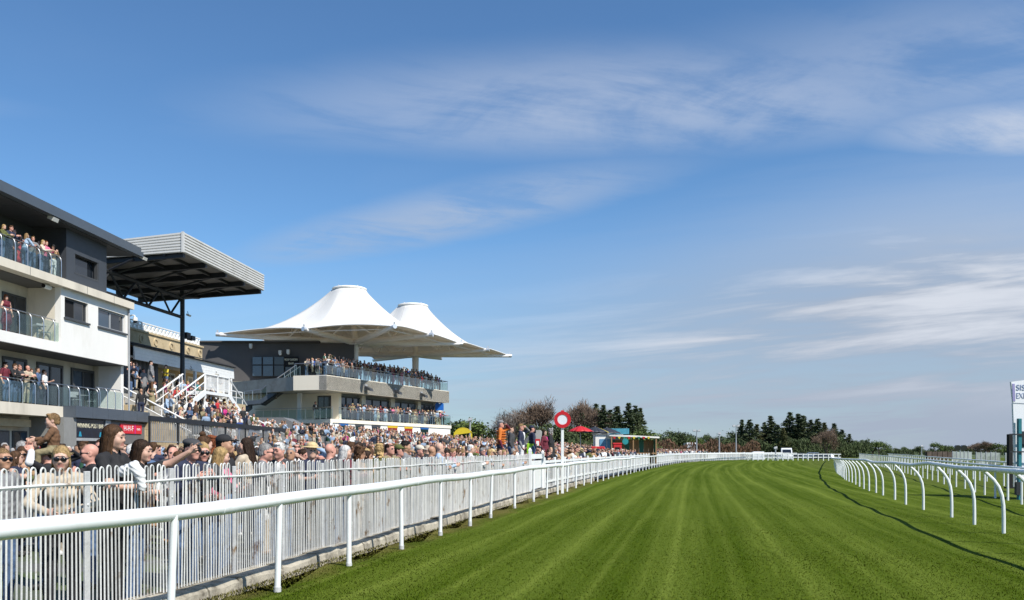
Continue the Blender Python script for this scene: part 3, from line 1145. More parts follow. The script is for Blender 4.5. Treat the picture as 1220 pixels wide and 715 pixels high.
f = sa.build('grey_panel', MB().box(xf - .118, xf - .06, yp2 + .02, yp3 - .05, .1, Z1b - .12), mat('panel_grey', (.13, .132, .135), .6, var=.05))
for q in range(2):
    a = yp2 + .3 + q * 1.1
    sa.build('pane', MB().box(xf - .058, xf - .05, a, a + .9, .3, 1.9), WIN, f)

# balustrades: stainless posts with hooked tops, glass panels, handrail
_postm = MB()
_postm.tube([(0, 0, 0), (0, 0, .78), (-.03, 0, .95), (-.12, 0, 1.07), (-.22, 0, 1.1)], .024, 7)
HOOK = _postm.mesh('post', STEEL, True)
_postm = MB().tube([(0, 0, 0), (0, 0, 1.08)], .024, 7)
STRAIGHT = _postm.mesh('post', STEEL, True)


def balustrade(fr, label, x, ys, z, group, h=1.1, post=HOOK, railx=-0.2, back=None, glass=True):
    r = aroot('glass_balustrade', label, 'balustrade', fr, x, ys[0], z, group)
    for y in ys:
        inst('post', post, r, (0, y - ys[0], 0))
    for a, c in zip(ys[:-1], ys[1:]):
        if c - a > 4:
            continue
        if glass:
            MB().box(-.036, -.024, a - ys[0] + .04, c - ys[0] - .04, .06, h - .14).build('glass_panel', GLASS, r)
    MB().tube([(railx, -.05, h + .0), (railx, ys[-1] - ys[0] + .05, h)], .024, 7).build('handrail', STEEL, r, True)
    if back:
        MB().tube([(railx, ys[-1] - ys[0], h), (back, ys[-1] - ys[0], h)], .022, 7).build('handrail', STEEL, r, True)
    return r


G = 'glass balustrades of the stands'
balustrade(A, 'glass balustrade with hooked steel posts on the top floor of the charcoal grandstand', 0.12, [A.at(p, .12) for p in (-46, -30, -14, 2, 18, 33, 47.5, 61, 73)], Z3, G, back=-1.7)
balustrade(A, 'glass balustrade before the middle-floor balcony of the white grandstand', -0.08, [A.at(p, -.08) for p in (-58, -42, -26, -9, 7.5, 23, 37.5, 52, 65, 71.5)], Z2, G)
balustrade(A, 'glass balustrade of the lowest balcony above the bar sign', -0.08, [A.at(p, -.08) for p in (-40, -23, -6, 11, 27, 42, 57, 70, 83, 95, 106, 117)], Z1, G)
balustrade(A, 'glass balustrade turning on the flat roof of the bar canopy', 0.3, [A.at(p, .3) for p in (119, 128, 137.5, 146)], Z1 + .05, G)

# lettering
LETW = mat('sign_lettering_cream', (0.78, 0.72, 0.52), 0.5, var=0)
LETWW = mat('sign_lettering_white', (0.8, 0.8, 0.8), 0.5, var=0)
SIGNNAVY = mat('bar_sign_navy', (0.010, 0.014, 0.028), 0.3, var=0.3, scale=4, col2=(0.0, 0.11, 0.17), c2lo=.66, c2hi=.74, c2scale=3)
downp = sa.build('downpipe', MB().tube([(.07, A1 - .12, Z1 + .1), (.07, A1 - .12, Z3b)], .05, 8), FRAMEL)
for px in (36, 104, 136):
    y = A.at(px, .26)
    sa.build('slab_joint', MB().box(.262, .266, y - .012, y + .012, Z3b + .002, Z3 - .002), SOFFIT)
SIGNRED = mat('sign_red', (0.62, 0.012, 0.035), 0.4, var=0.05)
CYAN = mat('sign_cyan', (0.02, 0.28, 0.42), 0.4, var=0.1)


def sign(fr, name, label, x, y0, y1, z0, z1, m, thick=0.05):
    r = aroot(name, label, 'sign', fr, x, (y0 + y1) / 2, (z0 + z1) / 2)
    hy, hz = (y1 - y0) / 2, (z1 - z0) / 2
    MB().box(0, thick, -hy, hy, -hz, hz).build('board', m, r)
    return r, hy, hz


def letter(r, s, size, y, z, x, m, w=None):
    me = text_mesh(s, size)
    me.materials.append(m)
    o = bpy.data.objects.new('lettering', me)
    COL.objects.link(o)
    o.parent = r
    o.location = (x, y, z)
    o.rotation_euler = (pi / 2, 0, pi / 2)
    if w:
        xs = [v.co.x for v in me.vertices]
        o.scale = (w / (max(xs) - min(xs)), 1, 1)
    return o


zb = A.z(93, 517.5, xf), A.z(93, 500.5, xf)
r, hy, hz = sign(A, 'bar_sign', 'dark WINNING POST BAR sign with cyan motifs in the bar window', xf - .1, yp0 + .05, yp1 - .05, 2.17, Z1b - .06, SIGNNAVY)
letter(r, 'WINNING POST BAR', .34, 0, .14, .056, LETW, hy * 1.86)
for yy in (-hy * .72, hy * .72):
    MB().prism([(.0, 0), (.004, 0), (.004, .01)], 0, .01)
    b = MB().add([(.055, yy - .14, -hz + .06), (.055, yy + .14, -hz + .06), (.055, yy + .06, -hz + .30), (.055, yy - .06, -hz + .30)], [(0, 1, 2, 3)])
    b.build('cyan_motif', CYAN, r)
r, hy, hz = sign(A, 'red_sign', 'red sign with two panels and white lettering on the grey bar front', xf - .058, A.at(144, xf), A.at(169, xf), A.z(150, 516.5, xf), A.z(150, 505, xf), SIGNRED)
letter(r, 'H-H-F', .42, -hy * .28, 0, .056, LETWW)
letter(r, 'mm', .26, hy * .68, 0, .056, LETWW)
MB().box(.05, .056, hy * .32, hy * .38, -hz, hz).build('divider', mat('sign_magenta', (.55, .02, .3), .4, var=0), r)

# floodlights and cameras fixed to the stand
LAMPW = mat('lamp_casing_pale', (0.62, 0.61, 0.56), 0.4, var=0.05)


def flood(fr, label, x, y, z, s=1.0):
    r = aroot('floodlight', label, 'floodlight', fr, x, y, z, 'small lamps and cameras on the stands')
    MB().tube([(-.05, 0, .32 * s), (.0, 0, .1 * s)], .025 * s, 6).build('bracket', DARKSTEEL, r)
    b = MB().hexa([(-.10 * s, -.2 * s, -.05 * s), (.14 * s, -.2 * s, -.16 * s), (.14 * s, .2 * s, -.16 * s), (-.10 * s, .2 * s, -.05 * s), (-.06 * s, -.2 * s, .10 * s), (.2 * s, -.2 * s, 0), (.2 * s, .2 * s, 0), (-.06 * s, .2 * s, .1 * s)])
    b.build('lamp_head', LAMPW, r)
    return r


flood(A, 'pale floodlight under the charcoal roof of the grandstand', 0.1, A.at(62, .1), A.z(62, 260, .1), 1.1)
flood(A, 'pale floodlight at the far corner of the charcoal roof', 0.2, A.at(170, .2), A.z(170, 307, .2), 1.0)


def dome_cam(fr, label, x, y, z):
    r = aroot('security_camera', label, 'camera', fr, x, y, z, 'small lamps and cameras on the stands')
    MB().tube([(-.30, 0, .1), (-.05, 0, .22), (.1, 0, .2), (.14, 0, .05)], .035, 7).build('arm', RENDER_W, r, True)
    MB().tube([(.14, 0, .08), (.14, 0, -.10)], [.12, .13], 10).build('housing', RENDER_W, r, True)
    MB().ball((.14, 0, -.12), (.12, .12, .13), 10, 6).build('dome', WIN, r, True)
    return r


dome_cam(A, 'white security camera with dark dome at the corner of the white wall', 0.1, A1 + .25, A.z(161, 381, 0.1))
r = aroot('security_camera', 'small bullet camera under the second balcony ceiling', 'camera', A, -0.25, A.at(55, -.25), A.z(55, 341.5, -.25), 'small lamps and cameras on the stands')
MB().tube([(0, -.2, 0), (.05, .22, -.03)], .11, 9).build('housing', RENDER_W, r, True)
MB().tube([(0, -.205, 0), (0, -.22, 0)], .1, 9).build('lens', BLACKM, r, True)
MB().box(-.04, .04, -.05, .05, .1, .17).build('bracket', FRAMEL, r)

# ------------------------------------------------------------------ steel roof on a single black post
B = Frame(-24.18, 0, 0.0975)
b0, b1 = B.at(217.7, 0), B.at(313.8, 0)
can = aroot('stand_roof', 'pale ribbed steel stand roof with black trusses on a single black post', 'canopy roof', B, 0, b0, 13)
sb = Sub(can, 0, b0, 13)
zt, zb_ = 14.35, 13.16
RIB = mat('ribbed_steel_pale', (0.62, 0.61, 0.58), 0.42, var=0.05, scale=1.0, col2=(0.45, 0.43, 0.38), c2lo=.55, c2hi=.85, c2scale=.7)
nr = 7
for k in range(nr):
    z0 = zb_ + (zt - zb_) * k / nr
    z1 = zb_ + (zt - zb_) * (k + 1) / nr
    b = MB()
    prof = [(0, z0 + .035), (.07, z0 + .055), (.07, z1 - .02), (0, z1)]
    v = [(x, y, z) for y in (b0, b1) for x, z in prof]
    b.add(v + [(-.05, b0, z0), (-.05, b0, z1), (-.05, b1, z0), (-.05, b1, z1)], [(0, 1, 5, 4), (1, 2, 6, 5), (2, 3, 7, 6), (8, 0, 4, 10), (0, 8, 9, 3), (0, 3, 2, 1), (4, 5, 6, 7)])
    sb.build('cladding_strip', b, RIB)
    # return side: the strips taper towards the back
    zs = lambda x, q: (zb_ + .048 * x) + ((zt + .085 * x) - (zb_ + .048 * x)) * q
    b = MB()
    q0, q1 = k / nr, (k + 1) / nr
    xa, xz = -.06, -9.5
    b.add([(xa, b0 + .05, zs(xa, q0)), (xz, b0 + .05, zs(xz, q0)), (xz, b0 - .015, zs(xz, q0) + .03), (xa, b0 - .015, zs(xa, q0) + .05), (xz, b0 - .015, zs(xz, q1) - .015), (xa, b0 - .015, zs(xa, q1) - .02), (xz, b0 + .05, zs(xz, q1)), (xa, b0 + .05, zs(xa, q1))],
          [(0, 1, 2, 3), (3, 2, 4, 5), (5, 4, 6, 7)])
    sb.build('cladding_strip', b, RIB)
sb.build('corner_post', MB().box(-.055, .085, b0 - .07, b0 + .05, zb_, zt + .01), RIB)
b = MB().hexa([(-9.5, b0 + .06, zt - .85), (-.06, b0 + .06, zt - .06), (-.06, b1, zt - .06), (-9.5, b1, zt - .85), (-9.5, b0 + .06, zt - .80), (-.06, b0 + .06, zt - .01), (-.06, b1, zt - .01), (-9.5, b1, zt - .80)])
sb.build('roof_sheet', b, RIB)
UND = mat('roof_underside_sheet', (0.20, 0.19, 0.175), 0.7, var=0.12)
zu = lambda x: zb_ + .10 + .052 * x
for q in range(6):
    ya, yz = b0 + .06 + (b1 - b0 - .1) * q / 6, b0 + .06 + (b1 - b0 - .1) * (q + 1) / 6
    b = MB().hexa([(-9.5, ya + .02, zu(-9.5)), (-.07, ya + .02, zu(-.07)), (-.07, yz - .02, zu(-.07)), (-9.5, yz - .02, zu(-9.5)), (-9.5, ya + .02, zu(-9.5) + .04), (-.07, ya + .02, zu(-.07) + .04), (-.07, yz - .02, zu(-.07) + .04), (-9.5, yz - .02, zu(-9.5) + .04)])
    sb.build('soffit_sheet', b, UND)
for yb in np.linspace(b0 + .35, b1 - .25, 5):
    sb.build('roof_beam', MB().bar((-9.4, yb, zu(-9.4) - .18), (-.1, yb, zu(-.1) - .16), .22, .34), DARKSTEEL)
for xx in (-1.2, -2.8, -6.4, -8.2):
    sb.build('purlin', MB().bar((xx, b0 + .1, zu(xx) - .10), (xx, b1 - .05, zu(xx) - .10), .14, .18), DARKSTEEL)
for q in range(4):
    ya = np.linspace(b0 + .35, b1 - .25, 5)
    sb.build('brace', MB().tube([(-1.2, ya[q], zu(-1.2) - .3), (-6.4, ya[q + 1], zu(-6.4) - .3)], .06, 6), DARKSTEEL)
xp, yp = -4.75, B.at(217.3, -4.75)
sb.build('post', MB().tube([(xp, yp, 4.0), (xp, yp, 12.75)], .155, 12), DARKSTEEL, smooth=True)
ztc, zbc = 12.2, 10.87
sb.build('truss_chord', MB().tube([(xp, 44.5, ztc), (xp, yp, ztc)], .13, 8), DARKSTEEL, smooth=True)
sb.build('truss_chord', MB().tube([(xp, 44.5, zbc), (xp, yp, zbc)], .12, 8), DARKSTEEL, smooth=True)
sb.build('truss_chord', MB().tube([(xp, yp, 12.3), (xp, b1 - .3, zu(xp) - .3)], .12, 8), DARKSTEEL, smooth=True)
yy = np.linspace(44.8, yp - .2, 11)
for q in range(10):
    a, c = (zbc, ztc) if q % 2 else (ztc, zbc)
    sb.build('truss_diagonal', MB().tube([(xp, yy[q], a), (xp, yy[q + 1], c)], .075, 6), DARKSTEEL, smooth=True)
for q in range(4):
    ya = np.linspace(46, yp - .5, 4)[q]
    sb.build('hanger', MB().tube([(xp, ya, ztc), (xp + 1.6, ya, zu(xp + 1.6) - .25)], .07, 6), DARKSTEEL)
flood(B, 'small lamp on the black post under the ribbed roof', xp + .25, yp + .35, B.z(222, 376, xp), .8)
r = aroot('loudspeaker', 'black loudspeaker cluster on the black post beside the lattice parapet', 'loudspeaker', B, xp, yp, B.z(221, 399, xp), 'small lamps and cameras on the stands')
MB().box(-.15, .25, .2, .75, -.25, .15).build('cabinet', DARKSTEEL, r)
MB().box(-.1, .3, .85, 1.35, -.3, .0).build('cabinet', DARKSTEEL, r)
MB().bar((0, .1, -.05), (0, 1.3, -.05), .06).build('bracket', DARKSTEEL, r)

# grey corrugated wall between the stands
r = aroot('corrugated_wall', 'grey corrugated metal wall between white stand and old pavilion', 'wall', Frame(-31.2, 0, .0975), 0, 54, 5)
CORR = mat('corrugated_grey', (0.075, 0.073, 0.072), 0.6, var=0.12)
for k in range(13):
    y = k * .55
    MB().prism([(-.2, y), (0, y + .03), (.09, y + .12), (.09, y + .4), (0, y + .5), (-.2, y + .53)], -1.4, 3.5).build('sheet', CORR, r)

# ------------------------------------------------------------------ old pavilion: white verandah, slate roof, stone parapet with lattice
C = Frame(-30.5, 0, 0.0975)
c0, c1 = C.at(160, 0), C.at(278.5, 0)
pav = aroot('pavilion', 'old white verandah pavilion with slate roof and stone parapet topped by white lattice', 'pavilion', C, 0, c0, 5.4)
sc_ = Sub(pav, 0, c0, 5.4)
ze = C.z(278, 438, 0)
SLATE = mat('slate_tiles', (0.050, 0.052, 0.058), 0.6, var=0.3, scale=5)
WPAINT = WHITE
# fascia boards
for k in range(4):
    z0 = ze - .95 + k * .225
    sc_.build('board', MB().box(-.08, .0 + .012 * (3 - k), c0, c1, z0 + .008, z0 + .222), WPAINT)
sc_.build('gutter', MB().box(-.1, .12, c0 - .1, c1 + .1, ze - .045, ze + .03), FRAMEM)
# slates in courses: near courses as single rows of slates
xs_, ncourse = .28, 7
for k in range(ncourse):
    xa = .28 - k * .62
    za = ze + .03 + k * .155
    ncol = 18
    for q in range(ncol):
        ya = c0 - .1 + (c1 - c0 + .2) * q / ncol
        yz = c0 - .1 + (c1 - c0 + .2) * (q + 1) / ncol
        b = MB().hexa([(xa, ya + .01, za), (xa, yz - .01, za), (xa - .70, yz - .01, za + .155), (xa - .70, ya + .01, za + .155), (xa, ya + .01, za + .03), (xa, yz - .01, za + .03), (xa - .70, yz - .01, za + .165), (xa - .70, ya + .01, za + .165)])
        sc_.build('slate', b, SLATE)
sc_.build('roof_deck', MB().hexa([(.2, c0 - .05, ze - .06), (.2, c1 + .05, ze - .06), (-4.3, c1 + .05, ze + .98), (-4.3, c0 - .05, ze + .98), (.2, c0 - .05, ze - .02), (.2, c1 + .05, ze - .02), (-4.3, c1 + .05, ze + 1.05), (-4.3, c0 - .05, ze + 1.05)]), SLATE)
for px in (219, 232.5, 250, 266, 275):
    y = C.at(px, -.05)
    sc_.build('column', MB().cbox(-.17, .03, y - .11, y + .11, 5.4, ze - .95, .02).box(-.21, .07, y - .15, y + .15, 5.4, 5.6), WPAINT)
y2 = C.at(221, -.05)
sc_.build('back_wall', MB().box(-2.6, -2.3, c0, c1, 5.0, ze + .3), STONE)
sc_.build('end_wall', MB().box(-6.5, -2.6, c1 - .3, c1, 3.0, ze + .6), STONE)
sc_.build('verandah_ceiling', MB().box(-2.3, -.09, c0, c1, ze - .75, ze - .7), WPAINT)
for k in range(4):
    y = c0 + 1.2 + k * 3.6
    f = sc_.build('door', MB().box(-2.3, -2.24, y, y + 1.5, 5.4, 7.5), WPAINT)
    sc_.build('pane', MB().box(-2.24, -2.23, y + .15, y + .7, 5.6, 7.35), WIN, f)
    sc_.build('pane', MB().box(-2.24, -2.23, y + .8, y + 1.35, 5.6, 7.35), WIN, f)
# parapet and lattice
xq = -3.5
d0, d1 = C.at(148, xq), C.at(241, xq)
zp0, zp1 = ze + .9, C.z(236, 411.5, xq)
sc_.build('parapet', MB().box(xq - .5, xq, d0, d1, zp0 - 1.0, zp1 - .14), STONE)
sc_.build('coping', MB().box(xq - .55, xq + .10, d0, d1 + .1, zp1 - .138, zp1), STONE)
for px in (168, 185.5, 204, 224, 238):
    y = C.at(px, xq)
    b = MB()
    for k in range(12):
        a, a2 = 2 * pi * k / 12, 2 * pi * (k + 1) / 12
        b.add([(xq + .06, y + .3 * cos(a), zp1 - .62 + .3 * sin(a)), (xq + .06, y + .3 * cos(a2), zp1 - .62 + .3 * sin(a2)), (xq + .06, y + .17 * cos(a2), zp1 - .62 + .17 * sin(a2)), (xq + .06, y + .17 * cos(a), zp1 - .62 + .17 * sin(a)), (xq, y + .33 * cos(a), zp1 - .62 + .33 * sin(a)), (xq, y + .33 * cos(a2), zp1 - .62 + .33 * sin(a2))], [(0, 1, 2, 3), (4, 5, 1, 0)])
    sc_.build('rosette', b, STONE)
nl = 22
for k in range(nl):
    ya, yz = d0 + (d1 - d0) * k / nl, d0 + (d1 - d0) * (k + 1) / nl
    ym = (ya + yz) / 2
    b = MB()
    hh = .62
    b.box(xq - .28, xq - .20, ya, ya + .09, zp1, zp1 + hh)
    b.tube([(xq - .24, ya + .09, zp1 + .04), (xq - .24, yz, zp1 + hh - .06)], .045, 5)
    b.tube([(xq - .24, ya + .09, zp1 + hh - .06), (xq - .24, yz, zp1 + .04)], .045, 5)
    cir = [(xq - .24, ym + .2 * cos(2 * pi * q / 10), zp1 + hh / 2 + .2 * sin(2 * pi * q / 10)) for q in range(11)]
    b.tube(cir, .035, 4, cap=False)
    sc_.build('lattice_panel', b, WPAINT)
sc_.build('lattice_rail', MB().box(xq - .30, xq - .18, d0, d1, zp1 + .622, zp1 + .70), WPAINT)
for px, py in ((228, 440), (258, 446)):
    flood(C, 'white floodlight on the verandah fascia, the one ' + ('by the black post' if px == 228 else 'near the verandah end'), .35, C.at(px, .35), C.z(px, py, .35), .8)

# ------------------------------------------------------------------ stepped terrace
ter = tag(aroot('terrace', None, None, C, 9, 48, 0), kind='structure')
t0, t1 = 49.4, 62.6


def terrace_z(x):
    """Level of the terrace at x metres out from the pavilion front."""
    if x <= .9:
        return 5.4
    k = min(11, int((x - .9) / 0.72) + 1)
    return 5.4 - k * 0.36


stt = Sub(ter, 9, 48, 0)
stt.build('top_platform', MB().box(-2.3, .9, t0 + .3, t1, 0.0, 5.4), CONC)
for k in range(11):
    stt.build('step', MB().box(.9 + k * .72 + .002, .9 + (k + 1) * .72, t0 + .3, t1, 0.0, 5.4 - (k + 1) * .36), CONC)
stt.build('podium', MB().box(-2.3, .9, t1 + .01, c1 + .3, 0.0, 5.4), STONE)
# stone end wall of the terrace, built of courses of blocks
rw = random.Random(4)
course = 0
z = 0.2
while z < 5.3:
    xmax = 8.85 if z < 1.5 else .9 + (5.4 - z) / .36 * .72
    xx = -2.0 + (0.35 if course % 2 else 0)
    while xx < xmax - .2:
        ln = min(rw.choice([.7, .85, 1.0]), xmax - xx)
        if xx > -1.0 or z > 3.0:
            stt.build('stone_block', MB().cbox(xx + .008, xx + ln - .008, t0 - .12 + rw.uniform(-.012, .012), t0 + .295, z + .008, z + .352, .012), STONE)
        xx += ln
    z += .36
    course += 1

# white handrails on the terrace
RAILS = 'white handrails on the stepped terrace'


def handrail(label, pts, every=1.4, h=1.0, mid=True):
    """White tubular railing through frame-C points (x, y, z)."""
    root = aroot('handrail', label, 'railing', C, *pts[0], group=RAILS)
    o = Vector(pts[0])
    for a, c in zip(pts[:-1], pts[1:]):
        a, c = Vector(a) - o, Vector(c) - o
        n = max(1, int((c - a).length / every))
        for k in range(n + 1):
            p = a.lerp(c, k / n)
            MB().tube([p, p + Vector((0, 0, h))], .032, 6).build('post', WHITE, root)
        MB().tube([a + Vector((0, 0, h)), c + Vector((0, 0, h))], .048, 7).build('rail', WHITE, root)
        if mid:
            MB().tube([a + Vector((0, 0, h * .5)), c + Vector((0, 0, h * .5))], .032, 6).build('rail', WHITE, root)
    return root


handrail('white handrail descending along the stone end wall of the terrace', [(2.7, t0 + .2, 4.5), (8.6, t0 + .2, 1.5)])
handrail('white handrail across the top platform behind the stone end wall', [(-2.0, t0 + .6, 5.4), (.8, t0 + .6, 5.4)], 1.0)
handrail('white handrail running down the steps below the pavilion verandah', [(.9, 62.2, 5.4), (8.6, 62.2, 1.5)])
handrail('white handrail along the top platform before the verandah columns', [(.8, 63.5, 5.4), (.8, 72.2, 5.4)], 1.2)
for k, (x, y) in enumerate(((4.5, 54.0), (5.4, 58.5), (3.4, 59.5), (6.3, 55.5))):
    handrail('short white crush barrier standing on the steps, ' + ['under the white stair', 'below the pink top', 'beside the middle of the steps', 'just above the black-topped fence'][k], [(x, y, terrace_z(x + .01)), (x, y + 2.4, terrace_z(x + .01))], 1.2)

# white steel stair and landing in front of the pavilion
stair = aroot('white_stair', 'white steel stair with mesh-sided landing in front of the pavilion', 'staircase', C, 3.0, 57.2, 5.4)
SR = Sub(stair, 3.0, 57.2, 5.4)
MESHW = mat('white_perforated_panel', (0.66, 0.67, 0.67), 0.6, var=0.15, scale=12)
SR.build('landing', MB().box(2.7, 4.6, 57.4, 61.2, 5.3, 5.5), WHITE)
for (x, y) in ((2.75, 57.5), (4.5, 57.5), (4.5, 61.1), (2.75, 61.1)):
    SR.build('leg', MB().box(x - .06, x + .06, y - .06, y + .06, 3.2, 5.3), WHITE)
for (x, y) in ((4.55, 57.45), (4.55, 59.3), (4.55, 61.1), (2.75, 57.45)):
    SR.build('post', MB().tube([(x, y, 5.5), (x, y, 6.6)], .05, 6), WHITE)
b = MB()
for k in range(34):
    y = 57.55 + k * .105
    b.box(4.51, 4.535, y, y + .022, 5.62, 6.6)
SR.build('baluster_panel', b, WHITE)
SR.build('rail', MB().tube([(4.55, 57.4, 6.62), (4.55, 61.2, 6.62)], .055, 6), WHITE)
for xx in (3.0, 4.55):
    SR.build('stringer', MB().bar((xx, 57.4, 5.4), (xx, 53.2, 3.6), .09, .34), WHITE)
    SR.build('rail', MB().tube([(xx, 57.4, 6.62), (xx, 53.2, 4.8)], .055, 6), WHITE)
    SR.build('rail', MB().tube([(xx, 61.1, 6.62), (xx, 64.2, 4.9)], .055, 6), WHITE)
    SR.build('stringer', MB().bar((xx, 61.1, 5.4), (xx, 64.2, 3.7), .09, .34), WHITE)
    SR.build('rail', MB().tube([(xx, 57.4, 6.1), (xx, 53.2, 4.3)], .03, 6), WHITE)
    for k in range(4):
        q = k / 3.2
        SR.build('post', MB().tube([(xx, 57.3 - 4 * q, 5.45 - 1.72 * q), (xx, 57.3 - 4 * q, 6.58 - 1.72 * q)], .03, 6), WHITE)
for k in range(9):
    q = k / 9
    SR.build('tread', MB().box(3.05, 4.5, 53.3 + 4.1 * q, 53.3 + 4.1 * q + .3, 3.66 + 1.75 * q, 3.72 + 1.75 * q), WHITE)

# black-topped fence along the foot of the terrace
bf = empty('railing_fence', 'grey baluster fence with a broad black top rail below the terrace steps', 'fence', loc=C.w(9.5, 41, 1.8))
bf.rotation_euler[2] = C.th
fa, fb = C.at(178, 9.5), C.at(393, 9.5)
zfa, zfb = C.z(180, 495.5, 9.5), C.z(392, 515.5, 9.5)
nbal = 150
BALU = mat('galvanised_baluster', (0.36, 0.36, 0.35), 0.5, metal=0.3, var=0.15)
bal_me = MB().box(-.018, .018, -.018, .018, 0, 1.15).mesh('baluster', BALU)
bigp = MB().box(-.04, .04, -.04, .04, -.1, 1.2).mesh('post', DARKSTEEL)
for k in range(nbal):
    q = k / (nbal - 1)
    y = fa + (fb - fa) * q
    z = zfa + (zfb - zfa) * q - 1.25
    if k % 15 == 0:
        inst('post', bigp, bf, (0, y - 41, z - 1.8))
    else:
        inst('baluster', bal_me, bf, (0, y - 41, z - 1.8))
MB().bar((0, fa - 41, zfa - 1.8 - .12), (0, fb - 41, zfb - 1.8 - .12), .12, .24).build('top_rail', DARKSTEEL, bf)
MB().bar((0, fa - 41, zfa - 1.8 - 1.2), (0, fb - 41, zfb - 1.8 - 1.2), .05, .05).build('bottom_rail', BALU, bf)
r = aroot('lantern', 'dark wall lantern on the stone beside the red bar sign', 'lantern', C, 8.0, t0 - .3, 2.75)
MB().box(-.2, .2, -.16, .12, -.32, .28).build('housing', FRAMEM, r)
MB().box(-.14, .14, -.18, -.161, -.22, .18).build('pane', WINB, r)
# ------------------------------------------------------------------ grandstand under the two white canopies
D = Frame(-52.84, 0, 0.443)
dY0 = (Vector((-17.4, 80, 0)) - D.o).dot(D.ey)       # the near front corner along the facade
dX0 = (Vector((-17.4, 80, 0)) - D.o).dot(D.ex)
dl = lambda x, y: D.w(dX0 + x, dY0 + y)               # x out of the facade, y along it, from the near corner
DEPTH = 15.0
dY1 = D.at(535, dX0) - dY0
base = empty('terrace_grandstand', 'grey concrete grandstand with long glazed balcony and roof terrace under white canopies', 'grandstand', loc=(-17.4, 80, 0))
cz = lambda x: Vector((x[0], x[1], 0)) - base.location


def poly(*pts):
    return [(p.x - base.location.x, p.y - base.location.y) if isinstance(p, Vector) else (p[0] - base.location.x, p[1] - base.location.y) for p in pts]


PA = Vector((-18.15, 80.2, 0))
PB = Vector((-20.75, 80.9, 0))
PC = dl(0, 0)
PD = dl(0, dY1)
PE = dl(-DEPTH, dY1)
PF = Vector((-31.5, 90.0, 0))
ZD, ZP = 7.22, 8.62           # roof deck underside and parapet top
FL1, FL1b = 4.52, 3.35        # first-floor deck
MB().prism(poly(PC, PD, PE, PF, PB + Vector((0, .3, 0)), PA), ZD + .012, 8.56).build('roof_deck', CONC, base)


def wall(a, b_, z0, z1, th, m, name, out=1):
    a, b_ = Vector(a), Vector(b_)
    d = (b_ - a)
    d.z = 0
    n = Vector((d.y, -d.x, 0)).normalized() * th * out
    p = poly(a, b_, b_ - n, a - n)
    return MB().prism(p, z0, z1).build(name, m, base)


RENDER_L = mat('pale_grey_render', (0.84, 0.77, 0.63), 0.85, var=0.03, scale=0.5, col2=(0.72, 0.68, 0.58), c2lo=.55, c2hi=.85, c2scale=.4, bump=.1, bscale=40, stretch=(1, 1, .3))
wall(PC, PD, ZD, ZP, .35, RENDER_L, 'parapet')
wall(PA, PC - (PC - PA).normalized() * .002, ZD, ZP, .35, RENDER_W, 'corner_parapet')
wall(PB, PA, ZD + .01, ZP - .002, .35, RENDER_L, 'side_parapet')
wall(PD, PE, ZD, ZP - .003, .35, RENDER_L, 'end_parapet')
# under-deck: recessed first-floor facade with four glazed bays
xr = -1.75
t_l = D.at(403.7, dX0 + xr) - dY0
t_r = D.at(526, dX0 + xr) - dY0
bays = [(406.7, 431), (435.6, 466), (470.5, 498), (501.6, 520)]
edges = [t_l]
for l, r_ in bays:
    edges += [D.at(l, dX0 + xr) - dY0, D.at(r_, dX0 + xr) - dY0]
edges.append(t_r)
for k in range(0, len(edges), 2):
    wall(dl(xr, edges[k]), dl(xr, edges[k + 1]), FL1 - .1, ZD + .01, .5, RENDER_L, 'pier')
wall(dl(xr - .45, t_l + .1), dl(xr - .45, t_r - .1), 6.95, ZD + .008, .1, FRAMEL, 'head_panel')
for k in range(1, len(edges) - 1, 2):
    a, c = edges[k], edges[k + 1]
    n = 3
    f = wall(dl(xr - .2, a), dl(xr - .2, c), 6.85, 6.97, .1, FRAMEM, 'window_frame')
    for q in range(n):
        y0 = a + (c - a) * q / n + .06
        y1 = a + (c - a) * (q + 1) / n - .06
        o = wall(dl(xr - .28, y0), dl(xr - .28, y1), FL1 + .05, 6.85, .05, WINB, 'pane')
        o.parent = f
        if q:
            o = wall(dl(xr - .2, y0 - .12), dl(xr - .2, y0), FL1 + .05, 6.85, .1, FRAMEM, 'mullion')
            o.parent = f
# side wall facing the old pavilion, with door and white column
SWl, SWr = Vector((-31.0, 88.6, 0)), dl(xr, t_l)
wall(SWl, SWr, 0.6, ZD + .006, .4, RENDER_L, 'side_wall')


def on_side(px, out=0.0, a=SWl, b_=SWr):
    d = (b_ - a)
    k = (px - 610) / FOC
    t = (k * a.y - a.x) / (d.x - k * d.y)
    p = a + d * t
    n = Vector((d.y, -d.x, 0)).normalized()
    return p + n * out


f = wall(on_side(378.5, .05), on_side(394.5, .05), FL1, 6.98, .12, FRAMEM, 'side_door')
for l, r_ in ((380, 386), (387, 393)):
    o = wall(on_side(l, .08), on_side(r_, .08), FL1 + .1, 6.85, .06, WIN, 'pane')
    o.parent = f
wall(on_side(362, 1.3), on_side(366, 1.3), FL1, ZD + .004, .3, WHITE, 'column')
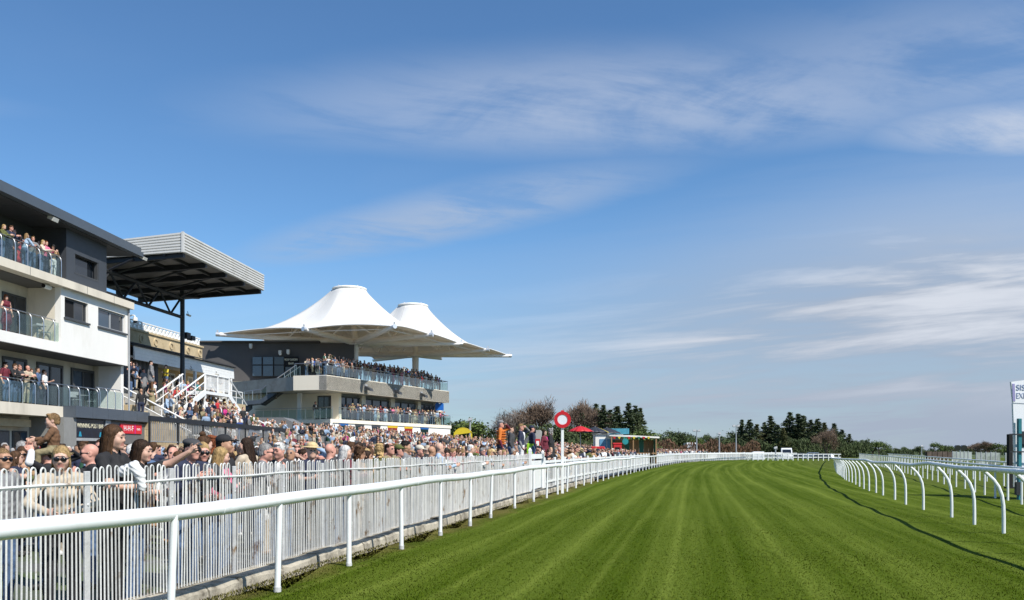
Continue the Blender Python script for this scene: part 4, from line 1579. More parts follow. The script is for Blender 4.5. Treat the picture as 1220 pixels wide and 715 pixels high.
# first-floor balcony slab, ground-floor wall with betting windows
Pa = D.w(dX0, D.at(382, dX0))
Pb = D.w(dX0, D.at(540.5, dX0))
Ps = Vector((-26.6, 86.0, 0))
Pl = Vector((-19.2, 82.6, 0))
MB().prism(poly(dl(0, .6), dl(0, dY1 + .6), dl(-5, dY1 + .6), dl(-7, 4), Ps + Vector((0, 2.5, 0)), Ps, Pl), FL1 - .35, FL1).build('balcony_slab', RENDER_L, base)
wall(dl(-.1, .5), dl(-.1, dY1 + .5), 0.5, FL1 - .352, .4, RENDER_W, 'ground_floor_wall')
wall(Pl + Vector((0, .12, 0)), dl(-.1, .5), 0.5, FL1 - .352, .4, RENDER_W, 'ground_floor_side_wall')
BLUEF = mat('window_frame_blue', (.02, .10, .30), .5, var=.1)
YELF = mat('awning_yellow', (.65, .42, .02), .5, var=.1)
REDF = mat('doorway_red', (.28, .02, .015), .6, var=.2)
DGRN = mat('screen_dark', (.012, .03, .028), .2, var=.3)
for (l, r_, top, hd, bd) in ((386, 396, 500.5, FRAMEM, WIN), (404, 414, 499.5, BLUEF, DGRN), (423.5, 433, 502.5, FRAMEM, DGRN), (443, 452.5, 503, FRAMEM, WIN), (462, 473, 503.5, YELF, REDF), (482, 491, 504, YELF, REDF), (501, 510, 506.5, BLUEF, DGRN)):
    y0, y1 = D.at(l, dX0 - .1) - dY0, D.at(r_, dX0 - .1) - dY0
    zt = min(FL1 - .36, D.z(l, top, dX0 - .1))
    f = wall(dl(-.04, y0 - .06), dl(-.04, y1 + .06), zt - .24, zt, .1, hd, 'window_head')
    o = wall(dl(-.06, y0), dl(-.06, y1), zt - 2.2, zt - .242, .1, bd, 'shutter')
    o.parent = f
# lower wing wall and dark upper storey at the back, beside the pavilion
UW0, UW1 = Vector((-31.8, 88.4, 0)), Vector((-21.0, 88.4, 0))
CHAR = mat('charcoal_render', (0.088, 0.082, 0.080), 0.8, var=0.08, scale=.6, bump=.08)
MB().prism(poly(Vector((-33.5, 88.4, 0)), Vector((-16.5, 89.2, 0)), dl(-9, 9), dl(-13, 14), Vector((-33.5, 100, 0))), 8.75, 12.75).build('upper_storey', CHAR, base)
MB().prism(poly(Vector((-33.6, 88.3, 0)), Vector((-20, 88.3, 0)), Vector((-20, 94, 0)), Vector((-33.6, 94, 0))), 12.752, 12.9).build('upper_roof', CHAR, base)
MB().prism(poly(Vector((-33.5, 88.7, 0)), Vector((-20.5, 88.8, 0)), Vector((-20.5, 96, 0)), Vector((-33.5, 96, 0))), 0.5, 8.748).build('wing_wall', RENDER_L, base)


def up(px, dy=0.0):
    return Vector(((px - 610) / FOC * (88.4 - dy), 88.4 - dy, 0))


for q, (l, r_) in enumerate(((300.5, 312), (313, 325.5), (326.5, 338.5))):
    for z0, z1 in ((9.2, 10.35), (10.4, 11.25)):
        f = wall(up(l, .02), up(r_, .02), z0, z1, .1, FRAMEM, 'window')
        o = wall(up(l + .5, .05), up(r_ - .5, .05), z0 + .05, z1 - .05, .06, WINB if q < 2 else WIN, 'pane')
        o.parent = f
wall(up(340, .02), up(356, .02), 8.76, 11.2, .1, WIN, 'bar_entrance')
for px, py in ((299, 412), (334, 420), (343.5, 419)):
    c = up(px, .15)
    z = CAM_H + (HOR - py) * c.y / FOC
    r = empty('wall_lamp', 'small pale wall lamp on the charcoal upper storey, ' + {299: 'at its near corner', 334: 'over the glazed doors', 343.5: 'above the roof bar entrance'}[px], 'lamp', 'wall lamps of the roof terrace', loc=(c.x, c.y, z))
    MB().box(-.14, .14, -.2, .14, -.2, .2).build('casing', LAMPW, r)
    MB().box(-.1, .1, -.14, .1, -.28, -.201).build('lens', RENDER_W, r)
r = empty('roof_bar_sign', 'ROOF GARDEN BAR sign in cream letters beside the dark terrace doors', 'sign', loc=(up(347, .3).x, 88.05, 10.72))
MB().box(-.75, .75, 0, .06, -.5, .5).build('board', BLACKM, r)
for s, z, w in (('ROOF GARDEN', .18, 1.32), ('BAR', -.22, .55)):
    me = text_mesh(s, .3)
    me.materials.append(LETW)
    o = bpy.data.objects.new('lettering', me)
    COL.objects.link(o)
    o.parent = r
    o.location = (0, -.012, z)
    o.rotation_euler = (pi / 2, 0, 0)
    xs = [v.co.x for v in me.vertices]
    o.scale = (w / (max(xs) - min(xs)), 1, 1)
# grey steel stair up to the roof terrace
stair = empty('outside_stair', 'grey steel staircase with glass sides rising to the roof terrace', 'staircase', loc=(-26, 84.5, 5.5))
off = stair.location


def sp(px, py, Y):
    return P(px, py, Y) - off


a, c = sp(311, 478.5, 84.2), sp(353, 450, 83.2)
e = sp(291, 480.5, 84.6)
for dy in (0, 1.5):
    v = Vector((0, dy, 0))
    MB().bar(a + v, c + v, .08, .42).build('stringer', CLAD2, stair)
    MB().bar(e + v, a + v, .08, .38).build('stringer', CLAD2, stair)
    MB().tube([e + v + Vector((0, 0, 1.15)), a + v + Vector((0, 0, 1.2)), c + v + Vector((0, 0, 1.25))], .04, 6).build('handrail', STEEL, stair)
    for k in range(7):
        p = a.lerp(c, k / 6) + v
        MB().tube([p, p + Vector((0, 0, 1.2))], .03, 6).build('post', STEEL, stair)
    for k in range(3):
        p = e.lerp(a, k / 2) + v
        MB().tube([p, p + Vector((0, 0, 1.15))], .03, 6).build('post', STEEL, stair)
    g1, g2 = a + v, c + v
    MB().hexa([g1 + Vector((0, -.01, .25)), g2 + Vector((0, -.01, .25)), g2 + Vector((0, .01, .25)), g1 + Vector((0, .01, .25)), g1 + Vector((0, -.01, 1.1)), g2 + Vector((0, -.01, 1.1)), g2 + Vector((0, .01, 1.1)), g1 + Vector((0, .01, 1.1))]).build('glass_panel', GLASS, stair)
for k in range(16):
    p = a.lerp(c, k / 16)
    MB().box(p.x, p.x + .3, p.y + .05, p.y + 1.45, p.z - .08, p.z).build('tread', DARKSTEEL, stair)
MB().hexa([a + Vector((0, .06, -.35)), c + Vector((0, .06, -.35)), c + Vector((0, 1.44, -.35)), a + Vector((0, 1.44, -.35)), a + Vector((0, .06, -.3)), c + Vector((0, .06, -.3)), c + Vector((0, 1.44, -.3)), a + Vector((0, 1.44, -.3))]).build('stair_soffit', DARKSTEEL, stair)
MB().box(e.x, a.x, e.y + .05, e.y + 1.45, e.z - .1, e.z).build('landing', CLAD2, stair)
d2 = sp(283, 500, 85)
MB().hexa([d2 + Vector((-1, 0, -.5)), e + Vector((0.4, .3, -.5)), e + Vector((0.4, 1.4, -.5)), d2 + Vector((-1, 1, -.5)), d2 + Vector((-1, 0, .1)), e + Vector((0.4, .3, .1)), e + Vector((0.4, 1.4, .1)), d2 + Vector((-1, 1, .1))]).build('lower_flight', CLAD2, stair)
# grey sloped cover in front of the side wall
r = empty('grey_cover', 'grey sloping roof cover beside the lower balcony', 'cover', loc=P(325, 508, 76))
MB().prism([(-2.0, -.8), (3.4, -.8), (3.4, 2.2), (-2.0, 2.2)], -1.2, -.55).build('base_wall', RENDER_G, r)
MB().add([(-2.2, -1, -.55), (-1.0, -1, .75), (1.2, -1, .75), (3.8, -1, -.55), (-2.2, 2.4, -.55), (-1.0, 2.4, .75), (1.2, 2.4, .75), (3.8, 2.4, -.55)], [(0, 3, 2, 1), (4, 5, 6, 7), (0, 1, 5, 4), (1, 2, 6, 5), (2, 3, 7, 6), (3, 0, 4, 7)]).build('roof', mat('felt_grey', (.16, .165, .175), .8, var=.1), r)


# balustrades of this stand
def rail_line(label, pts, z, n, group=G, h=1.15):
    o0 = Vector((pts[0].x, pts[0].y, z))
    r = empty('glass_balustrade', label, 'balustrade', group, loc=o0)
    L_ = [(pts[i + 1] - pts[i]).length for i in range(len(pts) - 1)]
    for i in range(len(pts) - 1):
        m = max(1, int(round(n * L_[i] / sum(L_))))
        for k in range(m + 1):
            p = pts[i].lerp(pts[i + 1], k / m)
            if k < m or i == len(pts) - 2:
                inst('post', STRAIGHT, r, Vector((p.x, p.y, z)) - o0)
            if k < m:
                q = pts[i].lerp(pts[i + 1], (k + 1) / m)
                dd = (q - p).normalized() * .06
                MB().bar(Vector((p.x, p.y, z + .55)) - o0 + dd, Vector((q.x, q.y, z + .55)) - o0 - dd, .015, .86).build('glass_panel', GLASS, r)
    MB().tube([Vector((p.x, p.y, z + h)) - o0 for p in pts], .038, 6).build('handrail', STEEL, r)
    return r


rail_line('long glass balustrade around the roof terrace parapet below the white canopies', [PB + Vector((.1, .15, 0)), PA + Vector((0, .12, 0)), dl(-.15, 0.1), dl(-.15, dY1 - .1), dl(-4, dY1 - .15)], ZP, 24)
rail_line('long glass balustrade along the glazed first-floor balcony of the canopy stand', [D.w(dX0 - .1, D.at(404, dX0 - .1)), dl(-.1, dY1 + .5), dl(-3, dY1 + .5)], FL1, 24)
rail_line('glass balustrade across the side balcony by the dark side door', [Vector((-25.9, 86.0, 0)), Vector((-19.2, 82.75, 0)), D.w(dX0 - .1, D.at(396, dX0 - .1))], FL1, 10)
for px, py in ((435.5, 467), (470.5, 471), (501.5, 474.5)):
    p = D.w(dX0 + .05, D.at(px, dX0 + .05))
    z = CAM_H + (HOR - py) * p.y / FOC
    r = empty('floodlight', 'grey floodlight on the concrete band over the ' + {435.5: 'first', 470.5: 'second', 501.5: 'third'}[px] + ' glazed bay', 'floodlight', 'small lamps and cameras on the stands', loc=(p.x, p.y, z), rz=D.th)
    MB().box(-.05, .12, -.2, .2, .1, .75).build('backplate', FRAMEL, r)
    MB().hexa([(.1, -.28, .3), (.75, -.28, .05), (.75, .28, .05), (.1, .28, .3), (.1, -.28, .6), (.7, -.28, .3), (.7, .28, .3), (.1, .28, .6)]).build('lamp_head', FRAMEM, r)
r = empty('blue_sign', 'small bright blue sign at the far end of the glazed balcony', 'sign', loc=P(523.5, 484.5, 101))
MB().box(-.5, .5, 0, .1, -.45, .3).add([(-.5, 0, .3), (0, 0, .3), (-.25, 0, .6), (-.5, .1, .3), (0, .1, .3), (-.25, .1, .6)], [(0, 1, 2), (5, 4, 3), (0, 2, 5, 3), (2, 1, 4, 5)]).add([(0, 0, .3), (.5, 0, .3), (.25, 0, .5), (0, .1, .3), (.5, .1, .3), (.25, .1, .5)], [(0, 1, 2), (5, 4, 3), (0, 2, 5, 3), (2, 1, 4, 5)]).build('board', mat('bright_blue', (.01, .13, .50), .5, var=.05), r)

# ------------------------------------------------------------------ the two tensile canopies
def fabric_mat():
    m = mat('canopy_fabric', (0.80, 0.80, 0.79), 0.75, var=0.025, scale=.25, col2=(.70, .69, .66), c2lo=.55, c2hi=.85, c2scale=.35, bump=.02)
    nt = m.node_tree
    b = nt.nodes['Principled BSDF']
    o = nt.nodes['Material Output']
    t = nt.nodes.new('ShaderNodeBsdfTranslucent')
    t.inputs[0].default_value = (.80, .68, .50, 1)
    mx = nt.nodes.new('ShaderNodeMixShader')
    mx.inputs[0].default_value = 0.24
    nt.links.new(b.outputs[0], mx.inputs[1])
    nt.links.new(t.outputs[0], mx.inputs[2])
    nt.links.new(mx.outputs[0], o.inputs[0])
    return m


FABRIC = fabric_mat()
SEAM = mat('canopy_seam', (0.50, 0.49, 0.46), 0.7, var=.05)
MASTW = mat('mast_paint', (0.86, 0.81, 0.77), 0.45, var=.05, scale=1)
CLIP = mat('bright_clamp_metal', (.72, .73, .74), .35, metal=.6, var=.05)
TZ = 13.5
tips = {'L': (262, 397.5), 'FL': (364.3, 391.5), 'F1': (468.5, 388.5), 'M1': (511.6, 398), 'C': (547, 408.5), 'M2': (579, 416), 'F2': (605.5, 423), 'R2': (524, 426)}
TP = {}
for k, (px, py) in tips.items():
    Y = (TZ - CAM_H) * FOC / (HOR - py)
    TP[k] = Vector(((px - 610) / FOC * Y, Y, TZ))
TP['B1'] = Vector((-27.0, 93.5, TZ))
TP['BR'] = Vector((-24, 99, TZ))
TP['MB'] = Vector((-15.0, 97, TZ))
TP['B2'] = Vector((-18, 112, TZ))
TP['BM2'] = Vector((-21, 105.5, TZ))


def canopy(label, names, cx, cy, ztop, mx_, my_, hubz, skip=()):
    r = empty('canopy', label, 'canopy', 'tensile canopies of the roof terrace', loc=(cx, cy, TZ))
    pts = [TP[n] - r.location for n in names]
    zt = ztop - TZ
    nseg, nrad, R0 = 14, 26, 1.68
    m = len(pts)
    ring = []
    for i in range(m):
        a, c = pts[i], pts[(i + 1) % m]
        for k in range(nseg):
            t = k / nseg
            p = a.lerp(c, t)
            sag = 4 * t * (1 - t)
            pull = 0.085 * sag
            p = Vector((p.x * (1 - pull), p.y * (1 - pull), p.z + .38 * sag))
            ring.append(p)
    n = len(ring)
    vs, fs = [], []
    for j in range(nrad + 1):
        t = j / nrad
        for i, p in enumerate(ring):
            ang = atan2(p.y, p.x)
            q = Vector((R0 * cos(ang), R0 * sin(ang), zt + 0.0))
            h = (1 - t) ** 2.2
            # the arms lift the cloth in shallow ridges between panels
            ridge = 0.10 * sin(pi * t) * abs(cos(pi * (i % nseg) / nseg)) ** 3
            vs.append((q.x + (p.x - q.x) * t, q.y + (p.y - q.y) * t, p.z * t + (zt - p.z * t) * h + ridge))
    for j in range(nrad):
        for i in range(n):
            k = (i + 1) % n
            fs.append((j * n + i, (j + 1) * n + i, (j + 1) * n + k, j * n + k))
    me = bpy.data.meshes.new('membrane')
    me.from_pydata(vs, [], fs)
    me.materials.append(FABRIC)
    me.polygons.foreach_set('use_smooth', [True] * len(fs))
    o = inst('membrane', me, r)
    sd = o.modifiers.new('thickness', 'SOLIDIFY')
    sd.thickness = 0.03
    # welded seams of the cloth
    for i in range(0, n, nseg // 2):
        line = [Vector(vs[j * n + i]) + Vector((0, 0, .004)) for j in range(0, nrad + 1)]
        b = MB()
        b.tube(line, .022, 4, cap=False)
        b.build('seam', SEAM, r)
    # edge cable in the hem
    MB().tube([p + Vector((0, 0, -.02)) for p in ring] + [ring[0] + Vector((0, 0, -.02))], .06, 6).build('hem', FABRIC, r, True)
    b = MB()
    nn = 28
    cir = [Vector((R0 * 1.02 * cos(2 * pi * k / nn), R0 * 1.02 * sin(2 * pi * k / nn), zt + .02)) for k in range(nn + 1)]
    b.tube(cir, .13, 8, cap=False)
    b.build('top_ring', RENDER_W, r, True)
    b = MB().add([(R0 * cos(2 * pi * k / nn), R0 * sin(2 * pi * k / nn), zt - .05) for k in range(nn)] + [(0, 0, zt + .12)], [(k, (k + 1) % nn, nn) for k in range(nn)])
    b.build('cap', FABRIC, r, True)
    for k in range(5):
        a = 2 * pi * k / 5 + .4
        MB().ball((R0 * cos(a), R0 * sin(a), zt + .19), (.07, .07, .07), 6, 4).build('lug', CLIP, r)
    # mast and arms
    mpos = Vector((mx_ - cx, my_ - cy, 0))
    hub = Vector((mpos.x, mpos.y, hubz - TZ))
    MB().tube([(mpos.x, mpos.y, 8.1 - TZ), (mpos.x, mpos.y, hub.z - .4), (mpos.x, mpos.y, hub.z + .2)], [.36, .40, .40], 14).build('mast', MASTW, r, True)
    MB().tube([(mpos.x, mpos.y, hub.z - .28), (mpos.x, mpos.y, hub.z - .18)], .95, 18).build('hub_plate', MASTW, r)
    MB().tube([hub + Vector((0, 0, .2)), Vector((mpos.x * .5, mpos.y * .5, zt - 1.2))], [.34, .18], 12).build('upper_mast', MASTW, r, True)
    for i, nm in enumerate(names):
        if nm in skip:
            continue
        p = pts[i] + Vector((0, 0, -.1))
        d = (p - hub).normalized()
        MB().tube([hub + d * .2, hub.lerp(p, .5), p], [.33, .30, .22], 10).build('arm', MASTW, r, True)
        cl = MB().tube([p - d * .15, p + d * .4], .22, 10).build('clamp', CLIP, r, True)
        MB().bar(p + d * .2 + Vector((0, 0, .05)), p + d * .25 + Vector((0, 0, .45)), .14).build('lug', CLIP, cl)
    for i in range(m):
        p = pts[i].lerp(pts[(i + 1) % m], .5)
        j = int((i * nseg + nseg / 2)) % n
        q = Vector(vs[(nrad // 2) * n + j]) - Vector((0, 0, .06))
        MB().tube([hub.lerp(pts[i], .5), q], .09, 6).build('strut', MASTW, r)
        MB().tube([hub.lerp(pts[(i + 1) % m], .5), q], .09, 6).build('strut', MASTW, r)
    # steel ring ties between arms under the cloth
    for i in range(m):
        MB().tube([hub.lerp(pts[i], .82), hub.lerp(pts[(i + 1) % m], .82)], .05, 5).build('tie', MASTW, r)
    return r


canopy('large white tensile canopy with flat round top ring, nearer the old pavilion', ['L', 'FL', 'F1', 'M1', 'C', 'MB', 'BR', 'B1'], -17.3, 90.8, 18.65, -16.6, 90.0, 12.9)
canopy('white tensile canopy further along the roof terrace, its top partly behind the first', ['C', 'M2', 'F2', 'R2', 'B2', 'BM2', 'BR', 'MB'], -11.96, 103.0, 18.95, -11.55, 102.0, 13.0, skip=('C', 'MB', 'BR'))

# ------------------------------------------------------------------ big screen / board at the edge of the picture
sg = empty('advert_board', 'white advertising board with SIS EXPRESS lettering on teal posts beside the rails', 'advertising board', loc=(P(1212, 597, 27).x, 27, 0))
TEAL = mat('teal_paint', (0.02, 0.16, 0.19), 0.5, var=.15)
BOARDW = mat('board_white', (0.68, 0.69, 0.72), 0.5, var=.06, scale=1, col2=(.5, .5, .55), c2lo=.6, c2hi=.8)
PURP = mat('sign_purple', (0.27, 0.25, 0.45), .5, var=.1)
NAVYL = mat('sign_lettering_navy', (0.22, 0.27, 0.42), .5, var=0)
sgl = sg.location
x0 = P(1205.5, 500, 27).x - sgl.x
zt_, zm_ = CAM_H + (HOR - 455) * 27 / FOC, CAM_H + (HOR - 480) * 27 / FOC
MB().hexa([(x0 + .05, .0, zm_), (x0 + 2.6, .25, zm_ - .1), (x0 + 2.6, .33, zm_ - .1), (x0 + .05, .08, zm_), (x0 - .02, 0, zt_), (x0 + 2.6, .25, zt_ + .35), (x0 + 2.6, .33, zt_ + .35), (x0 - .02, .08, zt_)]).build('upper_board', BOARDW, sg)
MB().hexa([(x0 + .14, .02, .55), (x0 + 2.6, .27, .5), (x0 + 2.6, .35, .5), (x0 + .14, .10, .55), (x0 + .05, .02, zm_ - .012), (x0 + 2.6, .27, zm_ - .112), (x0 + 2.6, .35, zm_ - .112), (x0 + .05, .10, zm_ - .012)]).build('lower_board', BOARDW, sg)
MB().hexa([(x0 + .03, -.008, zm_ + .05), (x0 + .11, -.006, zm_ + .05), (x0 + .11, 0.01, zm_ + .05), (x0 + .03, .01, zm_ + .05), (x0 + .01, -.008, zt_ - .06), (x0 + .09, -.006, zt_ - .06), (x0 + .09, .01, zt_ - .06), (x0 + .01, .01, zt_ - .06)]).build('purple_stripe', PURP, sg)
for s, z, w in (('SIS', zt_ - .19, .30), ('EXPRESS', zt_ - .45, .74)):
    me = text_mesh(s, .26)
    me.materials.append(NAVYL)
    o = bpy.data.objects.new('lettering', me)
    COL.objects.link(o)
    o.parent = sg
    xs = [v.co.x for v in me.vertices]
    o.scale = (w / (max(xs) - min(xs)), 1, 1)
    o.location = (x0 + .14 + w / 2, -.002 + (.14 + w / 2) * .1 - .012, z)
    o.rotation_euler = (pi / 2, 0, radians(5.4))
for q, (zq, h) in enumerate(((1.9, .5), (1.25, .25), (.95, .12), (2.1, .2))):
    MB().bar((x0 + .26 + .25 * q, .02 + .024 * q, zq), (x0 + .5 + .25 * q, .04 + .024 * q, zq), .02, h).build('print_block', PURP if q % 2 else DARKSTEEL, sg)
MB().cbox(-.055, .055, -.16, -.05, -.1, 2.55, .01).build('teal_post', TEAL, sg)
for z in (1.0, 1.5, 2.05):
    MB().bar((-.35, -.19, z), (.9, -.19, z), .03, .04).build('bracket', DARKSTEEL, sg)
MB().box(-.2, 0, -.3, -.18, .15, .55).build('junction_box', DARKSTEEL, sg)
pb = empty('black_post', 'black square post beside the teal post of the advert board', 'post', loc=P(1203, 579, 34.5) * 1)
pb.location.z = 0
MB().cbox(-.085, .085, -.085, .085, -.1, 2.2, .012).box(-.15, .15, -.15, .15, -.1, .06).build('shaft', BLACKM, pb)

# ------------------------------------------------------------------ trees and hedges
BARK = mat('bark', (0.10, 0.075, 0.052), 0.95, var=.25, scale=4, bump=.4)
TWIG = mat('bare_twigs', (0.185, 0.130, 0.092), 0.95, var=.25, scale=.6, space='World')
TWIG2 = mat('bare_grey_twigs', (0.19, 0.16, 0.14), 0.95, var=.2, scale=.6, space='World')
CONIF = mat('conifer_needles', (0.058, 0.082, 0.032), 0.85, var=.45, scale=.5, space='World', col2=(.085, .095, .030), c2lo=.5, c2hi=.75, c2scale=.25)
OLIVE = mat('olive_needles', (0.085, 0.095, 0.030), 0.85, var=.35, scale=.5, space='World', col2=(.11, .095, .035), c2lo=.5, c2hi=.75, c2scale=.25)
LEAF = mat('spring_leaves', (0.085, 0.125, 0.026), 0.8, var=.4, scale=.6, space='World')
LEAFD = mat('dark_bush_leaves', (0.062, 0.088, 0.028), 0.85, var=.4, scale=.5, space='World')
HEDGE = mat('brown_hedge_twigs', (0.13, 0.072, 0.042), 0.95, var=.35, scale=.3, space='World', col2=(.075, .07, .03), c2lo=.55, c2hi=.75, c2scale=.1)


def leaf_mesh(name, C_, N_, size, m, aspect=.5, seed=0, droop=None):
    """Leaf quads at points C_ (n,3) with given half size; random orientations about normals N_."""
    rg = np.random.default_rng(seed)
    n = len(C_)
    d = rg.normal(0, 1, (n, 3))
    if droop is not None:
        d = droop + rg.normal(0, .45, (n, 3))
    d /= np.linalg.norm(d, axis=1, keepdims=True)
    s = np.cross(d, rg.normal(0, 1, (n, 3)))
    s /= np.linalg.norm(s, axis=1, keepdims=True) + 1e-9
    sz = (size * (0.6 + .8 * rg.random(n)))[:, None]
    v = np.stack([C_ - d * sz, C_ + s * sz * aspect, C_ + d * sz, C_ - s * sz * aspect], 1).astype(np.float32)
    me = bpy.data.meshes.new(name)
    me.vertices.add(n * 4)
    me.vertices.foreach_set('co', v.reshape(-1))
    me.loops.add(n * 4)
    me.loops.foreach_set('vertex_index', np.arange(n * 4, dtype=np.int32))
    me.polygons.add(n)
    me.polygons.foreach_set('loop_start', np.arange(n, dtype=np.int32) * 4)
    me.polygons.foreach_set('loop_total', np.full(n, 4, np.int32))
    me.materials.append(m)
    me.update(calc_edges=True)
    return me


def conifer_meshes(seed, h=9.0, r=2.4, m=CONIF):
    rg = np.random.default_rng(seed)
    rr = random.Random(seed)
    C_, Dr = [], []
    tb = MB()
    tb.tube([(0, 0, 0), (.05, 0, h * .4), (0, .05, h * .97)], [.22, .15, .02], 7)
    z = .25
    while z < h * .99:
        q = z / h
        rad = r * ((1 - q) ** .95 * rr.uniform(.66, 1.18) if q < .86 else (1 - q) ** 1.1 * .8) + .07
        if q < .12:
            rad *= .8 + q * 1.6
        for k in range(rr.randint(7, 11)):
            a = rr.uniform(0, 2 * pi)
            L_ = rad * rr.uniform(.65, 1.2)
            up_ = rr.uniform(-.05, .35) * (1.0 if q < .8 else 2.0)
            e = Vector((cos(a) * L_, sin(a) * L_, up_ * L_))
            if L_ > .7:
                tb.tube([(0, 0, z), (e.x * .8, e.y * .8, z + e.z * .8)], [.035, .012], 4, cap=False)
            n = max(7, int(22 * L_ / r + 6))
            t = np.sqrt(rg.random(n)) * .95 + .08
            spread = .06 + .085 * L_ * (1 - t * .5)
            pts = np.outer(t, (e.x, e.y, e.z)) + rg.normal(0, 1, (n, 3)) * spread[:, None] * np.array([1, 1, .55]) + np.array([0, 0, z])
            pts[:, 2] -= .12 * t * L_
            C_.append(pts)
            Dr.append(np.tile((cos(a) * .8, sin(a) * .8, .25), (n, 1)))
        z += rr.uniform(.16, .30) * h / 9
    C_, Dr = np.concatenate(C_), np.concatenate(Dr)
    crown = leaf_mesh('crown', C_, None, .19 * h / 9, m, .36, seed, Dr)
    return tb.mesh('trunk', BARK, True), crown


def grow(tb, p, d, L_, r, depth, rr, tips_, spread=.55, nb=(2, 4)):
    q = p + d * L_
    mid = p.lerp(q, .5) + Vector((rr.uniform(-1, 1), rr.uniform(-1, 1), rr.uniform(-.5, .5))) * L_ * .06
    tb.tube([p, mid, q], [r, r * .85, r * .66], 6 if depth > 2 else 4, cap=False)
    if depth == 0:
        tips_.append((q, d))
        return
    for k in range(rr.randint(*nb)):
        nd = (d + Vector((rr.gauss(0, spread), rr.gauss(0, spread), rr.gauss(.05, spread * .7)))).normalized()
        grow(tb, p.lerp(q, rr.uniform(.55, 1.0)), nd, L_ * rr.uniform(.62, .85), r * .6, depth - 1, rr, tips_, spread, nb)


def broad_meshes(seed, h=7.0, m=LEAF, leaf=.16, n_leaf=26, bare=False, twig=TWIG, depth=4, spread=.5):
    rr = random.Random(seed)
    rg = np.random.default_rng(seed)
    tb = MB()
    tips_ = []
    for k in range(2 if bare else 1):
        grow(tb, Vector((rr.uniform(-.2, .2), rr.uniform(-.2, .2), -.1)), Vector((rr.uniform(-.15, .15), rr.uniform(-.15, .15), 1)).normalized(), h * .30, h * .026, depth, rr, tips_, spread, (3, 4))
    C_, Dr = [], []
    for (p, d) in tips_:
        if bare:
            n = n_leaf
            t = rg.random(n)
            pts = np.array(p) + np.outer(t - .3, np.array(d)) * h * .07 + rg.normal(0, h * .035, (n, 3))
            C_.append(pts)
            Dr.append(np.tile((d.x, d.y, d.z + .3), (n, 1)))
        else:
            n = n_leaf
            pts = np.array(p) + rg.normal(0, h * .055, (n, 3)) * np.array([1, 1, .75])
            C_.append(pts)
            Dr.append(rg.normal(0, 1, (n, 3)))
    C_, Dr = np.concatenate(C_), np.concatenate(Dr)
    zmax = C_[:, 2].max()
    k = h / zmax
    C_ *= k
    tb.v = [tuple(Vector(v) * k) for v in tb.v]
    if bare:
        crown = leaf_mesh('crown', C_, None, h * .045, twig, .075, seed, Dr)
    else:
        crown = leaf_mesh('crown', C_, None, leaf, m, .6, seed, Dr)
    return tb.mesh('trunk', BARK if not bare else twig, True), crown


def bush_mesh(seed, w, h, n, m, leaf=.16):
    rg = np.random.default_rng(seed)
    k = 14
    cen = np.stack([rg.uniform(-.8, .8, k) * w, rg.uniform(-.6, .6, k) * w * .7, rg.uniform(.25, .8, k) * h], 1)
    rad = rg.uniform(.28, .5, k) * h * .7
    idx = rg.integers(0, k, n)
    d = rg.normal(0, 1, (n, 3))
    d /= np.linalg.norm(d, axis=1, keepdims=True)
    pts = cen[idx] + d * (rad[idx] * (.6 + .4 * rg.random(n)))[:, None]
    pts[:, 2] = np.abs(pts[:, 2])
    return leaf_mesh('foliage', pts, None, leaf, m, .6, seed, d)


CON = [conifer_meshes(s, 9, r_, m_) for s, r_, m_ in ((1, 2.3, CONIF), (2, 1.9, CONIF), (3, 2.6, CONIF), (4, 2.2, OLIVE))]
BARE = [broad_meshes(21, 8, bare=True, n_leaf=26, depth=4, spread=.42), broad_meshes(22, 8, bare=True, twig=TWIG2, n_leaf=7, depth=4, spread=.5)]
GREEN = [broad_meshes(31, 6, LEAF, .17, 40, depth=3, spread=.55), broad_meshes(32, 6, LEAFD, .17, 40, depth=3, spread=.55)]


def tree(kind, label, px, py, Y, me, z0=0.0, w=1.0, hh=9.0, rz=0.0, cat='tree', group=None):
    top = CAM_H + (HOR - py) * Y / FOC
    s = (top - z0) / hh
    o = empty(kind, label, cat, group, loc=((px - 610) / FOC * Y, Y, z0), rz=rz)
    o.scale = (s * w, s * w, s)
    inst('trunk', me[0], o)
    inst('crown', me[1], o)
    return o


